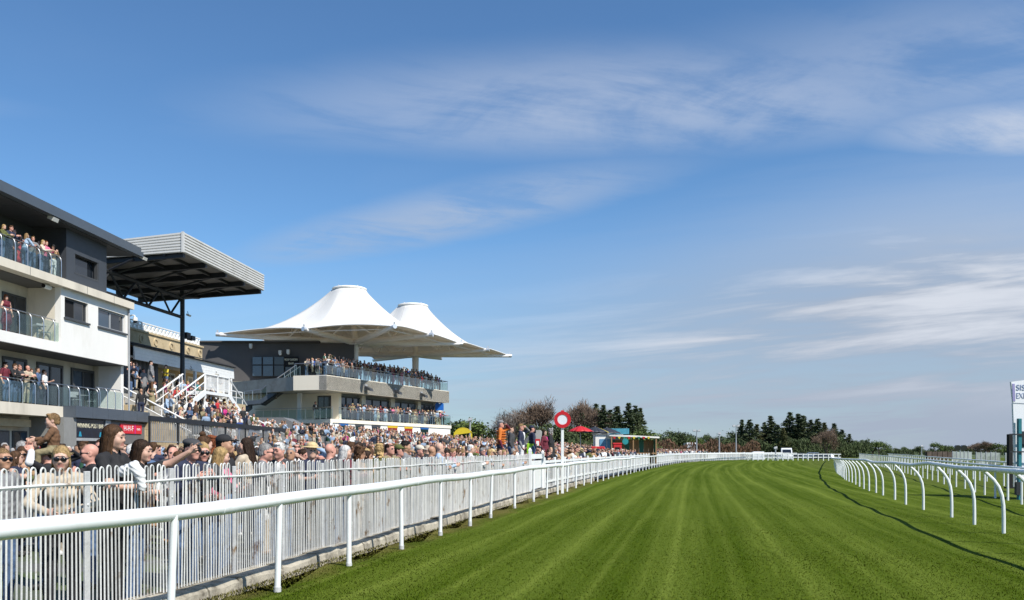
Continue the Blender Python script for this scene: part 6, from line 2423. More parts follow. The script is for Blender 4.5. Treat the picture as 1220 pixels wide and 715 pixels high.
class Body:
    """Standing figure facing -Y, about 1.73 m; pose = lean, head turn, wrist targets."""

    def __init__(self, fem=False, lean=0.0, head=(0, 0, 0), wl=None, wr=None, hl=None, hr=None, sleeve='long', legs=True, skirt=False, coat=0.0, fine=False, belly=0.0, hand_dir=None, point=False, twist=0.0, stance=0.0, child=False, fist=False):
        s = SDF()
        self.s = s
        up = []
        piv = V3(0, .02, .95)
        T = rotm(lean, 0, twist)

        def X(p):
            return piv + T @ (V3(*p) - piv)

        sw = .165 if fem else .188
        ch = .145 if fem else .168
        # legs and feet
        for sg_ in (-1, 1):
            st_ = stance * sg_
            hip, kn, an = V3(sg_ * .09, 0, .90), V3(sg_ * .10, -.015 + st_ * .3, .50), V3(sg_ * .105, .015 + st_, .09)
            s.cap(hip, kn, .088, .062, LEGS, .03)
            s.cap(kn, an, .062, .048, LEGS, .02)
            s.cap(an + V3(0, .03, -.045), an + V3(sg_ * .015, -.15, -.055), .044, .034, SHOE, .012, .002)
        s.ell((0, .012, .93), (.160 if not fem else .165, .118, .125), LEGS, .05)
        if skirt:
            s.cap((0, 0, .98), (0, .0, .55), .15, .23, TOP, .05, .01)
        # torso
        s.ell(X((0, .01, 1.08)), (ch * .92 + belly * .4, .108 + belly, .19), TOP, .05, .006, T)
        s.ell(X((0, .005, 1.27)), (ch, .112, .18), TOP, .06, .006, T)
        if fem:
            for sg_ in (-1, 1):
                s.ell(X((sg_ * .07, -.085, 1.27)), (.062, .055, .062), TOP, .04, .004)
        if coat:
            s.cap(X((0, .01, 1.1)), (0, .01, .95 - coat), ch * 1.02, ch * 1.12, TOP, .05, .012)
        for sg_ in (-1, 1):
            s.cap(X((sg_ * .02, .025, 1.435)), X((sg_ * (sw - .02), .012, 1.405)), .050, .054, TOP, .04, .004)
        s.ell(X((0, -.085, 1.30)), (.055, .05, .14), INNER, .03, .012 if not fem else -.02, T)
        # arms
        l1, l2 = .285, .255
        for sg_, W_, hint in ((-1, wl, hl), (1, wr, hr)):
            S_ = X((sg_ * sw, .012, 1.395))
            if W_ is None:
                W_ = V3(sg_ * .255, -.06, .885)
            else:
                W_ = V3(*W_)
            hint = V3(sg_ * .6, .8, -.35) if hint is None else V3(*hint)
            E, W_ = ik(S_, W_, l1, l2, hint)
            if sleeve == 'short':
                mid = S_ + (E - S_) * .62
                s.cap(S_, mid, .060, .056, TOP, .02, .004)
                s.cap(mid, E, .044, .040, FORE, .004)
            elif sleeve == 'none':
                s.cap(S_, E, .050, .040, FORE, .03)
            else:
                s.cap(S_, E, .060, .047, TOP, .02, .003)
            big = .006 if sleeve == 'long' else 0
            wend = W_ - (W_ - E) / np.linalg.norm(W_ - E) * (.012 if sleeve == 'long' else 0)
            s.cap(E, wend, .042 + big, .027 + big * 1.6, FORE, .012, .002)
            self.hand(s, E, W_, sg_, fine, point and sg_ == 1, hand_dir, fist)
        # neck and head
        H = T @ rotm(head[0], head[1], head[2])
        hp = X((0, .012, 1.475))
        self.hm = H
        hc = hp + H @ V3(0, -.007, .125)
        self.hc = hc
        s.cap(X((0, .028, 1.40)), hc + H @ V3(0, .012, -.06), .060 if not fem else .052, .052 if not fem else .045, SKIN, .03)
        self.head(s, hc, H, fem, fine, 1.0 if not child else 1.0)

    def head(self, s, c, H, fem, fine, q):
        real = s
        HS_ = HEADS * q

        class Scaled:
            def ell(self, cc, r, reg, k=.025, bias=0.0, R=None, cut=False):
                real.ell(cc, [x * HS_ for x in r], reg, k, bias, R, cut)

            def cap(self, a, b, ra, rb, reg, k=.025, bias=0.0, cut=False):
                real.cap(a, b, ra * HS_, rb * HS_, reg, k, bias, cut)

        s = Scaled()

        def X(*p):
            return c + H @ (V3(*p) * HS_)

        s.ell(X(0, .014, .036), (.0755, .096, .092), SKIN, .02, 0, H)
        s.ell(X(0, -.022, -.022), (.066 if not fem else .062, .074, .092), SKIN, .03, 0, H)
        jr = .020 if fem else .024
        s.cap(X(-.044, -.008, -.062), X(-.012, -.068, -.088), jr, jr * .9, SKIN, .035)
        s.cap(X(.044, -.008, -.062), X(.012, -.068, -.088), jr, jr * .9, SKIN, .035)
        if not fine:
            s.cap(X(0, -.088, .014), X(0, -.103, -.024), .010, .013, SKIN, .014)
            for sg_ in (-1, 1):
                s.ell(X(sg_ * .077, .012, -.002), (.013, .022, .032), SKIN, .01, 0, H)
                s.ell(X(sg_ * .031, -.086, .010), (.0135, .009, .0058), DARK, .002, .004, H)
            s.cap(X(-.017, -.089, -.054), X(.017, -.089, -.054), .008, .008, LIPS, .006, .0)
            return
        # nose with bridge, tip and wings
        s.cap(X(0, -.087, .018), X(0, -.102, -.018), .0080, .0095, SKIN, .016)
        s.ell(X(0, -.1035, -.023), (.0115, .0115, .010), SKIN, .012, 0, H)
        for sg_ in (-1, 1):
            s.ell(X(sg_ * .011, -.096, -.027), (.008, .009, .0075), SKIN, .008, 0, H)
            s.ell(X(sg_ * .034, -.106, .010), (.020, .017, .0125), SKIN, .018, 0, H, True)
            s.ell(X(sg_ * .031, -.079, .0095), (.0145, .0135, .0105), DARK, .003, .0, H)
            s.cap(X(sg_ * .016, -.093, .0185), X(sg_ * .048, -.079, .016), .0052, .0046, SKIN, .005)
            s.cap(X(sg_ * .015, -.0935, .030), X(sg_ * .046, -.080, .033), .0040, .0030, DARK, .004, .0008)
            s.ell(X(sg_ * .040, -.060, -.026), (.030, .028, .030), SKIN, .035, 0, H)
            s.ell(X(sg_ * .0765, .014, -.002), (.0095, .022, .031), SKIN, .008, 0, H)
            s.ell(X(sg_ * .084, .010, -.001), (.006, .012, .018), SKIN, .006, 0, H, True)
        s.cap(X(-.042, -.077, .036), X(.042, -.077, .036), .010, .010, SKIN, .03)
        s.cap(X(-.019, -.090, -.053), X(0, -.0975, -.0505), .0048, .0068, LIPS, .004, .0012)
        s.cap(X(.019, -.090, -.053), X(0, -.0975, -.0505), .0048, .0068, LIPS, .004, .0012)
        s.cap(X(-.016, -.089, -.0625), X(.016, -.089, -.0625), .0072, .0072, LIPS, .005, .001)
        s.ell(X(0, -.080, -.094), (.021, .017, .016), SKIN, .018, 0, H)

    def hand(self, s, E, W_, sg_, fine, point, hd, fist):
        d = (W_ - E) / np.linalg.norm(W_ - E)
        if hd is not None:
            d = d * .5 + V3(*hd)
            d /= np.linalg.norm(d)
        ref = V3(0, 0, 1) if abs(d[2]) < .8 else V3(0, -1, 0)
        u = ref - (ref @ d) * d                     # thumb side
        u /= np.linalg.norm(u)
        nrm = np.cross(d, u) * sg_
        R = np.stack([d, u, nrm], 1)
        s.ell(W_ + d * .045, (.050, .039, .018), SKIN, .014, 0, R)
        base = W_ + d * .082
        curl = .9 if fist else .45
        for i in range(4):
            o = u * (.029 - .0195 * i)
            ln = (.068, .078, .073, .056)[i]
            r0, r1 = (.0088, .0074) if fine else (.0125, .011)
            cu = 0.06 if (point and i == 0) else (1.5 if point else curl + .12 * i)
            d1 = d * cos(cu * .5) - nrm * sin(cu * .5) * -1
            d2 = d * cos(cu * 1.5) + nrm * sin(cu * 1.5)
            a = base + o
            b = a + d1 * ln * .52
            c = b + d2 * ln * .48
            s.cap(a - d * .012, b, r0, r0 * .95, SKIN, .004 if fine else .006)
            s.cap(b, c, r0 * .95, r1, SKIN, .003)
        t0 = W_ + d * .022 + u * .026
        t1 = t0 + d * .032 + u * .022 + nrm * .010
        s.cap(t0, t1, .0125, .0105, SKIN, .008)
        s.cap(t1, t1 + d * .028 + u * .002 + nrm * .012, .0102, .0085, SKIN, .003)

    def build(self, name, h, zmin=None):
        seed = self.hc[0] * 50
        nz = None
        v, f = self.s.mesh(h, zmin, nz)
        P_ = v[f].mean(1)
        reg = self.s.regions(P_)
        # cloth creases: gentle ripples on vertices of dressed regions
        vr = self.s.regions(v)
        cl = np.isin(vr, (TOP, LEGS)) | ((vr == FORE))
        w = np.sin(v[:, 2] * 61 + v[:, 0] * 33 + 2 * np.sin(v[:, 1] * 40)) * np.sin(v[:, 2] * 23 - v[:, 0] * 47 + v[:, 1] * 29 + seed)
        amp = np.where(vr == FORE, .0015, .0045) * cl
        c = v.copy()
        ctr = np.stack([np.zeros(len(v)), np.zeros(len(v)), v[:, 2]], 1)
        d = v - ctr
        d /= np.linalg.norm(d, axis=1, keepdims=True) + 1e-9
        v = c + d * (w * amp)[:, None]
        return v, f, reg


# clothing, skin and hair palettes
def cloth(name, c, rough=.85):
    return mat('cloth_' + name, c, rough, var=.16, scale=9, bump=.25, bscale=26)


CL = {k: cloth(k.replace(' ', '_'), c) for k, c in {
    'white': (.66, .66, .65), 'cream': (.58, .52, .42), 'black': (.014, .014, .016), 'charcoal': (.045, .046, .05), 'grey': (.20, .20, .205), 'navy': (.016, .022, .052),
    'royal blue': (.02, .07, .30), 'pale blue': (.32, .43, .58), 'denim blue': (.07, .12, .22), 'pink': (.62, .16, .26), 'magenta': (.50, .03, .20), 'red': (.45, .025, .03), 'burgundy': (.12, .012, .025),
    'orange': (.55, .15, .02), 'mustard': (.50, .28, .03), 'yellow': (.65, .50, .05), 'olive': (.10, .11, .03), 'bottle green': (.015, .07, .035), 'teal': (.02, .18, .20), 'tan': (.36, .23, .12),
    'brown': (.13, .065, .03), 'lilac': (.36, .27, .48), 'beige': (.46, .38, .28), 'khaki': (.24, .20, .11)}.items()}
SK = {k: mat('skin_' + k, c, .55, var=.06, scale=14, bump=.06, bscale=80) for k, c in {'fair': (.56, .34, .25), 'rosy': (.56, .28, .21), 'tanned': (.42, .23, .14), 'brown': (.18, .09, .05)}.items()}
HR = {k: mat('hair_' + k, c, .55, var=.38, scale=34, stretch=(1, 1, .10), bump=.7, bscale=70) for k, c in {
    'dark brown': (.034, .018, .010), 'brown': (.075, .038, .018), 'black': (.011, .009, .008), 'blonde': (.40, .27, .12), 'sandy': (.24, .15, .07), 'auburn': (.17, .050, .018), 'grey': (.30, .29, .28), 'white': (.58, .57, .55)}.items()}
for _m in HR.values():
    _nt = _m.node_tree
    _b = _nt.nodes['Principled BSDF']
    _src = _b.inputs['Base Color'].links[0].from_socket
    _g = _nt.nodes.new('ShaderNodeNewGeometry')
    _mr = _nt.nodes.new('ShaderNodeMapRange')
    _mr.inputs['To Min'].default_value = .72
    _mr.inputs['To Max'].default_value = 1.32
    _nt.links.new(_g.outputs['Random Per Island'], _mr.inputs['Value'])
    _hs = _nt.nodes.new('ShaderNodeHueSaturation')
    _nt.links.new(_mr.outputs[0], _hs.inputs['Value'])
    _nt.links.new(_src, _hs.inputs['Color'])
    _nt.links.new(_hs.outputs[0], _b.inputs['Base Color'])
    _b.inputs['Roughness'].default_value = .62
    _b.inputs['Specular IOR Level'].default_value = .22
EYEM = mat('eye_dark', (.060, .038, .030), .4, var=0)
LIPM = mat('lips', (.42, .19, .15), .5, var=.05)
SHOEM = [mat('shoe_dark', (.02, .018, .017), .5, var=.1), mat('shoe_white', (.6, .6, .58), .6, var=.05), mat('shoe_tan', (.25, .14, .07), .6, var=.1)]
LENS = mat('sunglass_lens', (.008, .007, .009), .12, var=0, spec=.7)


def strand(X_, Y_, Z_):
    a = np.arctan2(Y_, X_)
    return .0028 * np.sin(a * 34 + 3 * np.sin(Z_ * 22)) + .002 * np.sin(a * 15 + Z_ * 30)


def hair_sdf(style):
    """Hair in head coordinates: the origin is the middle of the head, the face looks to -Y."""
    s = SDF()
    if style in ('short', 'crop', 'long', 'bob', 'bun', 'tail', 'curly', 'thin', 'fringe'):
        g = {'crop': .001, 'thin': .001, 'short': .005}.get(style, .006)
        s.ell((0, .018, .040), (.0765 + g, .096 + g, .092 + g), 0, .006)
        s.ell((0, .056, -.01), (.064 + g * .6, .056 + g, .072), 0, .012)
        # cut the face free: forehead, temples and neck
        s.ell((0, -.105, -.035), (.079, .085, .105), 0, .012, cut=True)
        s.ell((0, .02, -.135), (.12, .13, .085), 0, .01, cut=True)
        if style in ('short', 'crop', 'thin'):
            for sg_ in (-1, 1):
                s.ell((sg_ * .095, -.005, -.03), (.035, .045, .05), 0, .01, cut=True)
        if style == 'thin':
            s.ell((0, -.02, .14), (.065, .085, .045), 0, .01, cut=True)
        if style == 'short':
            s.ell((.012, -.050, .108), (.054, .042, .024), 0, .015)
        if style == 'fringe':
            s.ell((0, -.070, .088), (.060, .026, .026), 0, .012)
    if style in ('long', 'fringe'):
        for sg_ in (-1, 1):
            s.cap((sg_ * .062, .002, .03), (sg_ * .072, .020, -.13), .024, .024, 0, .015)
            s.cap((sg_ * .072, .020, -.13), (sg_ * .072, .035 + .02 * (sg_ > 0), -.28), .024, .010, 0, .015)
        s.cap((0, .070, .02), (0, .080, -.16), .048, .052, 0, .02)
        s.cap((0, .080, -.16), (0, .100, -.32), .052, .022, 0, .02)
    if style == 'bob':
        for sg_ in (-1, 1):
            s.cap((sg_ * .062, -.002, .03), (sg_ * .068, .010, -.08), .024, .026, 0, .015)
        s.cap((0, .07, .02), (0, .065, -.07), .050, .048, 0, .02)
    if style == 'bun':
        s.ell((0, .055, .150), (.045, .045, .04), 0, .012)
    if style == 'tail':
        s.ell((0, .115, .075), (.03, .03, .03), 0, .012)
        s.cap((0, .125, .07), (0, .165, -.04), .028, .032, 0, .02)
        s.cap((0, .165, -.04), (0, .15, -.17), .032, .010, 0, .02)
    if style == 'curly':
        rg = np.random.default_rng(4)
        for _ in range(34):
            a, z = rg.uniform(-.4, pi + .4), rg.uniform(-.16, .13)
            r_ = .072 + .018 * rg.random()
            s.ell((cos(a) * r_ * .9, sin(a) * r_ + .015, z), (.028, .028, .028), 0, .008)
        for _ in range(10):
            a = rg.uniform(0, 2 * pi)
            s.ell((cos(a) * .05, .02 + sin(a) * .06, .125), (.035, .035, .03), 0, .012)
    return s


def hair_mesh(style, h, n=520, w=.0052, seed=1):
    """Scalp mass with layers of combed locks over it."""
    s = hair_sdf(style)
    v0, f0 = s.mesh(h, None, strand)
    rg = np.random.default_rng(seed + len(style))
    if style in ('crop', 'thin'):
        n, w = n, w * .7
    C0, R0 = V3(0, .018, .040), V3(.0775, .098, .094)
    length = {'long': .40, 'fringe': .36, 'bob': .24, 'tail': .16, 'bun': .14, 'curly': .13, 'short': .075, 'crop': .022, 'thin': .03}[style]
    loose = {'curly': .030, 'short': .014, 'long': .013, 'fringe': .013, 'bob': .012}.get(style, .007)
    pv, pf = [], []
    k = 0
    while k < n:
        u = rg.normal(0, 1, 3)
        u /= np.linalg.norm(u)
        if u[2] < -.35 or (u[1] < -.55 and u[2] < .42) or (abs(u[0]) > .75 and u[1] < -.25 and u[2] < .2) or (u[1] < .1 and u[2] < -.02):
            continue
        if style == 'thin' and u[2] > .62 and u[1] < .45:
            continue
        k += 1
        lift = 1.0 + .075 * rg.random() ** 2 + (.02 if style in ('short', 'curly') else 0)
        p = C0 + u * R0 * lift
        m = max(4, int(length / .028))
        L_ = length * (.65 + .5 * rg.random())
        ds = L_ / m
        side = np.sign(u[0] - .012) if abs(u[0] - .012) > 1e-3 else 1
        pts = [p]
        ph, fr = rg.uniform(0, 6.3), rg.uniform(30, 60)
        for j in range(m):
            e = (p - C0) / (R0 * R0)
            nn = e / np.linalg.norm(e)
            if style in ('tail', 'bun'):
                tgt = V3(0, .115, .075) if style == 'tail' else V3(0, .055, .14)
                g = tgt - p
                g /= np.linalg.norm(g) + 1e-6
            elif style in ('short', 'crop', 'thin'):
                g = V3(.35 * side, .75 if u[1] > -.3 else -.1, -.35) + rg.normal(0, .16, 3)
            else:
                g = V3(.55 * side * (1 if p[2] > .06 else .12), .42 if p[2] > .0 else .05, -1.0)
            on = ((p - C0) / (R0 * lift)) @ ((p - C0) / (R0 * lift))
            hang = p[2] < .02 and length > .2
            if not hang:
                g = g - (g @ nn) * nn
            g /= np.linalg.norm(g) + 1e-6
            p = p + g * ds
            if not hang:
                q = (p - C0) / R0
                p = C0 + q / np.linalg.norm(q) * lift * R0
            else:
                rr_ = np.hypot(p[0], p[1] - .02)
                if p[1] < -.015 and abs(p[0]) < .085:
                    p[0] = np.sign(p[0] if p[0] else side) * (.074 + .012 * rg.random())
                    p[1] = max(p[1], -.03)
            if style == 'curly':
                p = p + rg.normal(0, .010, 3)
            p = p + loose * .25 * V3(sin(ph + fr * j * .03), cos(ph * 1.7 + fr * j * .03), 0)
            pts.append(p)
        pts = np.array(pts)
        ww = w * (.6 + .9 * rg.random())
        base = len(pv)
        for j, q in enumerate(pts):
            t = pts[min(j + 1, len(pts) - 1)] - pts[max(j - 1, 0)]
            t /= np.linalg.norm(t) + 1e-9
            o_ = q - C0 * V3(1, 1, 0) - V3(0, 0, q[2] if q[2] < .02 else C0[2])
            sd = np.cross(t, o_)
            sd /= np.linalg.norm(sd) + 1e-9
            a_ = ww * (1.0 if j < len(pts) - 2 else (.75 if j < len(pts) - 1 else .2))
            pv.append(q - sd * a_)
            pv.append(q + sd * a_)
        for j in range(len(pts) - 1):
            pf.append((base + 2 * j, base + 2 * j + 1, base + 2 * j + 3, base + 2 * j + 2))
    V_ = np.concatenate([v0, np.array(pv)])
    F_ = np.concatenate([f0, np.array(pf) + len(v0)])
    return np_mesh('hair', V_, F_, [HR['brown']])


HAT = {}


def hat_meshes():
    h = .009
    s = SDF()                                                  # flat cap
    s.ell((0, .018, .088), (.098, .118, .050), 0, .02)
    s.ell((0, -.085, .075), (.075, .055, .014), 0, .02)
    s.ell((0, .01, .03), (.074, .094, .06), 0, .001, cut=True)
    HAT['flat cap'] = np_mesh('flat_cap', *s.mesh(h), [CL['charcoal']])
    s = SDF()                                                  # baseball cap
    s.ell((0, .016, .070), (.088, .108, .078), 0, .02)
    s.ell((0, -.125, .062), (.066, .070, .010), 0, .012)
    s.ell((0, .012, .0), (.20, .20, .048), 0, .002, cut=True)
    HAT['peaked cap'] = np_mesh('peaked_cap', *s.mesh(h), [CL['black']])
    s = SDF()                                                  # straw hat
    s.ell((0, .012, .095), (.092, .108, .065), 0, .01)
    s.ell((0, .012, .068), (.175, .185, .011), 0, .012)
    s.ell((0, .01, .02), (.072, .09, .05), 0, .001, cut=True)
    HAT['straw hat'] = np_mesh('straw_hat', *s.mesh(h), [mat('straw', (.55, .42, .22), .85, var=.2, scale=30)])
    s = SDF()                                                  # woollen hat
    s.ell((0, .016, .058), (.089, .108, .090), 0, .02)
    s.ell((0, -.02, -.045), (.20, .20, .07), 0, .002, cut=True)
    HAT['knitted hat'] = np_mesh('knitted_hat', *s.mesh(h), [CL['grey']])


hat_meshes()


def glasses_mesh(h=.0045):
    s = SDF()
    for sg_ in (-1, 1):
        s.ell((sg_ * .033, -.104, .008), (.031, .009, .024), 0, .002, R=rotm(0, 0, sg_ * .18))
        s.cap((sg_ * .060, -.092, .016), (sg_ * .083, -.010, .014), .005, .005, 0, .002)
    s.cap((-.012, -.112, .014), (.012, -.112, .014), .005, .005, 0, .003)
    v, f = s.mesh(h)
    return np_mesh('sunglasses', v, f, [LENS])


GLS = glasses_mesh()
HAIR = {st_: hair_mesh(st_, .0120, 360, .0046) for st_ in ('short', 'crop', 'long', 'bob', 'bun', 'tail', 'curly', 'thin', 'fringe')}
HAIRF = {st_: hair_mesh(st_, .0085, 1500, .0021, 5) for st_ in ('long', 'fringe', 'crop', 'thin', 'short', 'curly', 'bob', 'bun')}

# crowd poses
rim_l = dict(lean=.22, wl=(-.13, -.46, 1.20), wr=(.10, -.47, 1.21))
POSES = {
    'm_stand': dict(), 'm_pocket': dict(wl=(-.20, -.10, .93), wr=(.20, -.10, .93), hl=(-1, .5, 0), hr=(1, .5, 0), head=(0, 0, .3), belly=.02),
    'm_rail': dict(**rim_l, head=(-.18, 0, .2)), 'm_rail2': dict(lean=.16, wl=(-.18, -.42, 1.19), wr=(.20, -.40, 1.20), head=(-.12, 0, -.35), sleeve='short', belly=.02),
    'm_brow': dict(wr=(.10, -.14, 1.60), hr=(.9, -.2, -.6), hand_dir=(-.9, -.1, .1), head=(0, 0, -.15)),
    'm_drink': dict(wr=(.14, -.30, 1.20), hr=(.5, .4, -1), head=(0, 0, .25), sleeve='short', fist=True, belly=.03),
    'm_cross': dict(wl=(.10, -.20, 1.18), wr=(-.10, -.22, 1.20), hl=(-1, .1, -.5), hr=(1, .1, -.5), head=(.05, 0, -.2)),
    'm_coat': dict(coat=.28, head=(0, 0, -.25), stance=.05),
    'f_stand': dict(fem=True, sleeve='short', head=(0, 0, .3)), 'f_phone': dict(fem=True, wl=(-.06, -.27, 1.32), wr=(.06, -.27, 1.33), hl=(-.7, .3, -1), hr=(.7, .3, -1), head=(.2, 0, 0)),
    'f_rail': dict(fem=True, lean=.20, wl=(-.11, -.44, 1.20), wr=(.13, -.44, 1.20), head=(-.15, 0, -.3)),
    'f_drink': dict(fem=True, wr=(.12, -.28, 1.25), hr=(.5, .4, -1), head=(0, .06, .35), sleeve='none', skirt=True, fist=True),
    'f_brow': dict(fem=True, wr=(.09, -.14, 1.58), hr=(.9, -.2, -.6), hand_dir=(-.9, -.1, .1), sleeve='short'),
    'f_dress': dict(fem=True, skirt=True, sleeve='none', head=(0, 0, -.4), wl=(-.12, -.2, 1.05), hl=(-1, .5, -.3)),
    'f_coat': dict(fem=True, coat=.30, head=(0, 0, -.2)),
}
SLOTM = [SK['fair'], CL['navy'], CL['denim blue'], SHOEM[0], CL['white'], CL['navy'], EYEM, LIPM]
BODIES = {}
LOWB = {}
for k, kw in POSES.items():
    bd = Body(**kw)
    v, f, reg = bd.build(k, .0175)
    me = np_mesh('person', v, f, SLOTM, reg)
    BODIES[k] = (me, bd.hc, bd.hm, kw)

used_labels = {}
PEOPLE = []


def mx4(R, t):
    M = Matrix.Identity(4)
    for i in range(3):
        for j in range(3):
            M[i][j] = R[i][j] * HEADS
        M[i][3] = t[i]
    return M


def set_slots(o, mats_):
    for i, m in enumerate(mats_):
        sl = o.material_slots[i]
        sl.link = 'OBJECT'
        sl.material = m


TOPNAME = {}


def person(label, group, loc, face, body, skin='fair', hair=('short', 'brown'), top='navy', legs='denim blue', shoe=0, inner=None, hat=None, hatcol=None, shades=False, size=1.0, fine=False, fore=None, lips=True):
    """face: compass heading in the plan, radians from +X towards +Y."""
    me, hc, hm, kw = body
    o = bpy.data.objects.new('person', me)
    COL.objects.link(o)
    o.location = loc
    o.rotation_euler[2] = face + pi / 2
    o.scale = (size, size, size)
    sl = kw.get('sleeve', 'long')
    tm = CL[top]
    im = CL[inner] if inner else tm
    skm = SK[skin]
    set_slots(o, [skm, tm, tm if kw.get('skirt') and legs == 'dress' else CL['black' if legs == 'dress' else legs], SHOEM[shoe], im, (CL[fore] if fore else (tm if sl == 'long' else skm)), EYEM, LIPM if (kw.get('fem') and lips) else skm])
    tag(o, label, 'person', group)
    M = mx4(hm, hc)
    if hair and hair[0] != 'bald':
        hb_ = HAIRF if fine and hair[0] in HAIRF else HAIR
        hm_ = bpy.data.objects.new('hair', hb_[hair[0]])
        COL.objects.link(hm_)
        hm_.parent = o
        hm_.matrix_basis = M
        set_slots(hm_, [HR[hair[1]]])
    if hat:
        h_ = bpy.data.objects.new(hat.replace(' ', '_'), HAT[hat])
        COL.objects.link(h_)
        h_.parent = o
        h_.matrix_basis = M
        if hatcol:
            set_slots(h_, [CL[hatcol]])
    if shades:
        g = bpy.data.objects.new('sunglasses', GLS)
        COL.objects.link(g)
        g.parent = o
        g.matrix_basis = M
    PEOPLE.append(o)
    return o


rc = random.Random(77)
MENTOP = ['navy'] * 5 + ['black'] * 5 + ['charcoal'] * 4 + ['grey'] * 3 + ['white'] * 5 + ['pale blue'] * 4 + ['denim blue'] * 3 + ['royal blue', 'red', 'burgundy', 'bottle green', 'olive', 'khaki', 'khaki', 'tan', 'tan', 'brown', 'brown', 'beige', 'beige', 'navy', 'charcoal']
WOMTOP = ['black'] * 5 + ['white'] * 5 + ['cream'] * 4 + ['beige'] * 3 + ['pink'] * 2 + ['navy'] * 4 + ['pale blue'] * 2 + ['magenta', 'red', 'olive', 'tan', 'tan', 'brown', 'grey', 'charcoal', 'burgundy', 'khaki', 'black', 'beige']
HAIRW = ['blonde'] * 5 + ['brown'] * 5 + ['dark brown'] * 5 + ['black', 'auburn', 'sandy', 'sandy', 'grey', 'white']
HAIRM = ['dark brown'] * 6 + ['brown'] * 6 + ['black'] * 2 + ['grey'] * 4 + ['sandy'] * 3 + ['white'] * 2 + ['blonde', 'auburn']
STYLEW = ['long', 'long', 'long', 'bob', 'bob', 'fringe', 'tail', 'bun', 'curly']
STW = {'long': 'long', 'bob': 'bobbed', 'fringe': 'fringed', 'tail': 'ponytailed', 'bun': 'bunned', 'curly': 'curly', 'short': 'short', 'crop': 'cropped', 'thin': 'thinning'}


def a_an(w):
    return 'an ' + w if w[0] in 'aeiou' else 'a ' + w


def rand_person(place, group, loc, face, poses, size=None, force=None):
    """A spectator; re-rolled until the look described in the label is one nobody else at that place has."""
    for attempt in range(400):
        k = rc.choice(poses)
        kw = POSES[k]
        fem = kw.get('fem', False)
        skin = rc.choice(['fair'] * 5 + ['rosy'] * 5 + ['tanned'] * 4 + ['brown'])
        shades = rc.random() < .30
        hat = None
        hatcol = None
        if fem:
            hair = (rc.choice(STYLEW), rc.choice(HAIRW))
            top = rc.choice(WOMTOP)
            if rc.random() < .05:
                hat = 'straw hat'
            legs = 'dress' if kw.get('skirt') else rc.choice(['denim blue', 'black', 'black', 'white', 'beige', 'navy'])
            inner = None
        else:
            u = rc.random()
            hair = ('bald', None) if u < .12 else (rc.choice(['short', 'short', 'short', 'crop', 'thin']), rc.choice(HAIRM))
            top = rc.choice(MENTOP)
            if rc.random() < .17:
                hat = rc.choice(['flat cap', 'peaked cap', 'peaked cap', 'knitted hat', 'straw hat'])
                hatcol = None if hat == 'straw hat' else rc.choice(['black', 'navy', 'grey', 'white', 'olive', 'red', 'tan'])
            legs = rc.choice(['denim blue', 'denim blue', 'navy', 'black', 'charcoal', 'khaki', 'beige'])
            inner = rc.choice(['white', 'white', 'pale blue', 'pink']) if kw.get('sleeve', 'long') == 'long' and top in ('navy', 'charcoal', 'grey', 'black', 'tan', 'brown', 'burgundy') and rc.random() < .6 else None
        if force:
            top = force
        garment = 'dress' if kw.get('skirt') else 'coat' if kw.get('coat') else ('blazer' if inner else ('shirt' if not fem else 'top') if kw.get('sleeve', 'long') == 'long' else 'T-shirt')
        if hat:
            hd = (hatcol + ' ' if hatcol else '') + hat
            desc = 'person wearing ' + a_an(hd) + ' and ' + top + ' ' + garment
        elif hair[0] == 'bald':
            desc = 'bald person in ' + a_an(top + ' ' + garment)
        else:
            desc = 'person with ' + STW[hair[0]] + ' ' + hair[1] + ' hair in ' + top + ' ' + garment
        if shades:
            desc += ' and sunglasses'
        label = desc + ' ' + place
        if label not in used_labels and len(label.split()) <= 16:
            break
    used_labels[label] = 1
    return person(label, group, loc, face, BODIES[k], skin, hair, top, legs, rc.choice([0, 0, 1, 2]), inner, hat, hatcol, shades, size or (rc.uniform(.91, .97) if fem else rc.uniform(.96, 1.04)))
# ------------------------------------------------------------------ the people nearest the lens, built finer and placed one by one
GF = 'spectators at the hooped fence'
occ = []


def fine_body(h=.0097, zmin=None, child=False, **kw):
    bd = Body(fine=True, **kw)
    v, f, reg = bd.build('fine', h, zmin)
    return (np_mesh('person', v, f, SLOTM, reg), bd.hc, bd.hm, kw)


def spot(px, Y, z=None):
    while FX(Y) - (px - 610) / FOC * Y < .50:      # stay behind the fence
        Y += .05
    X = (px - 610) / FOC * Y
    occ.append((X, Y))
    return (X, Y, zg(X, Y) if z is None else z)


def fit(px, py, Y, z0):
    """Body scale that brings the crown of the head to picture row py."""
    return CAM_H + (HOR - py) * Y / FOC - z0


def hero(label, px, py, Y, face, body, top_z=1.735, group=GF, **kw):
    loc = spot(px, Y)
    sc_k = fit(px, py, loc[1], loc[2]) / top_z
    return person(label, group, loc, face, body, size=sc_k, fine=True, **kw)


D2 = radians
# girl in profile with a phone
b1 = fine_body(fem=True, lean=.04, sleeve='short', wl=(-.05, -.30, 1.14), wr=(.03, -.28, 1.16), hl=(-1, .3, -.6), hr=(1, .3, -.6), head=(.02, 0, .12))
girl = hero('girl with long straight brown hair in black T-shirt, in profile, holding a phone', 133, 503.5, 8.15, D2(-6), b1, top_z=1.74, skin='fair', hair=('long', 'brown'), top='black', legs='black')
ph = MB().cbox(-.038, .038, -.006, .006, -.075, .075, .003)
po = ph.build('phone', mat('phone_case', (.012, .012, .013), .25, var=0))
po.location = girl.location + Vector((.27, -.07, 1.08))
po.rotation_euler = (D2(-18), D2(10), D2(70))
tag(po, 'black mobile phone in the hands of the long-haired girl in profile', 'phone')
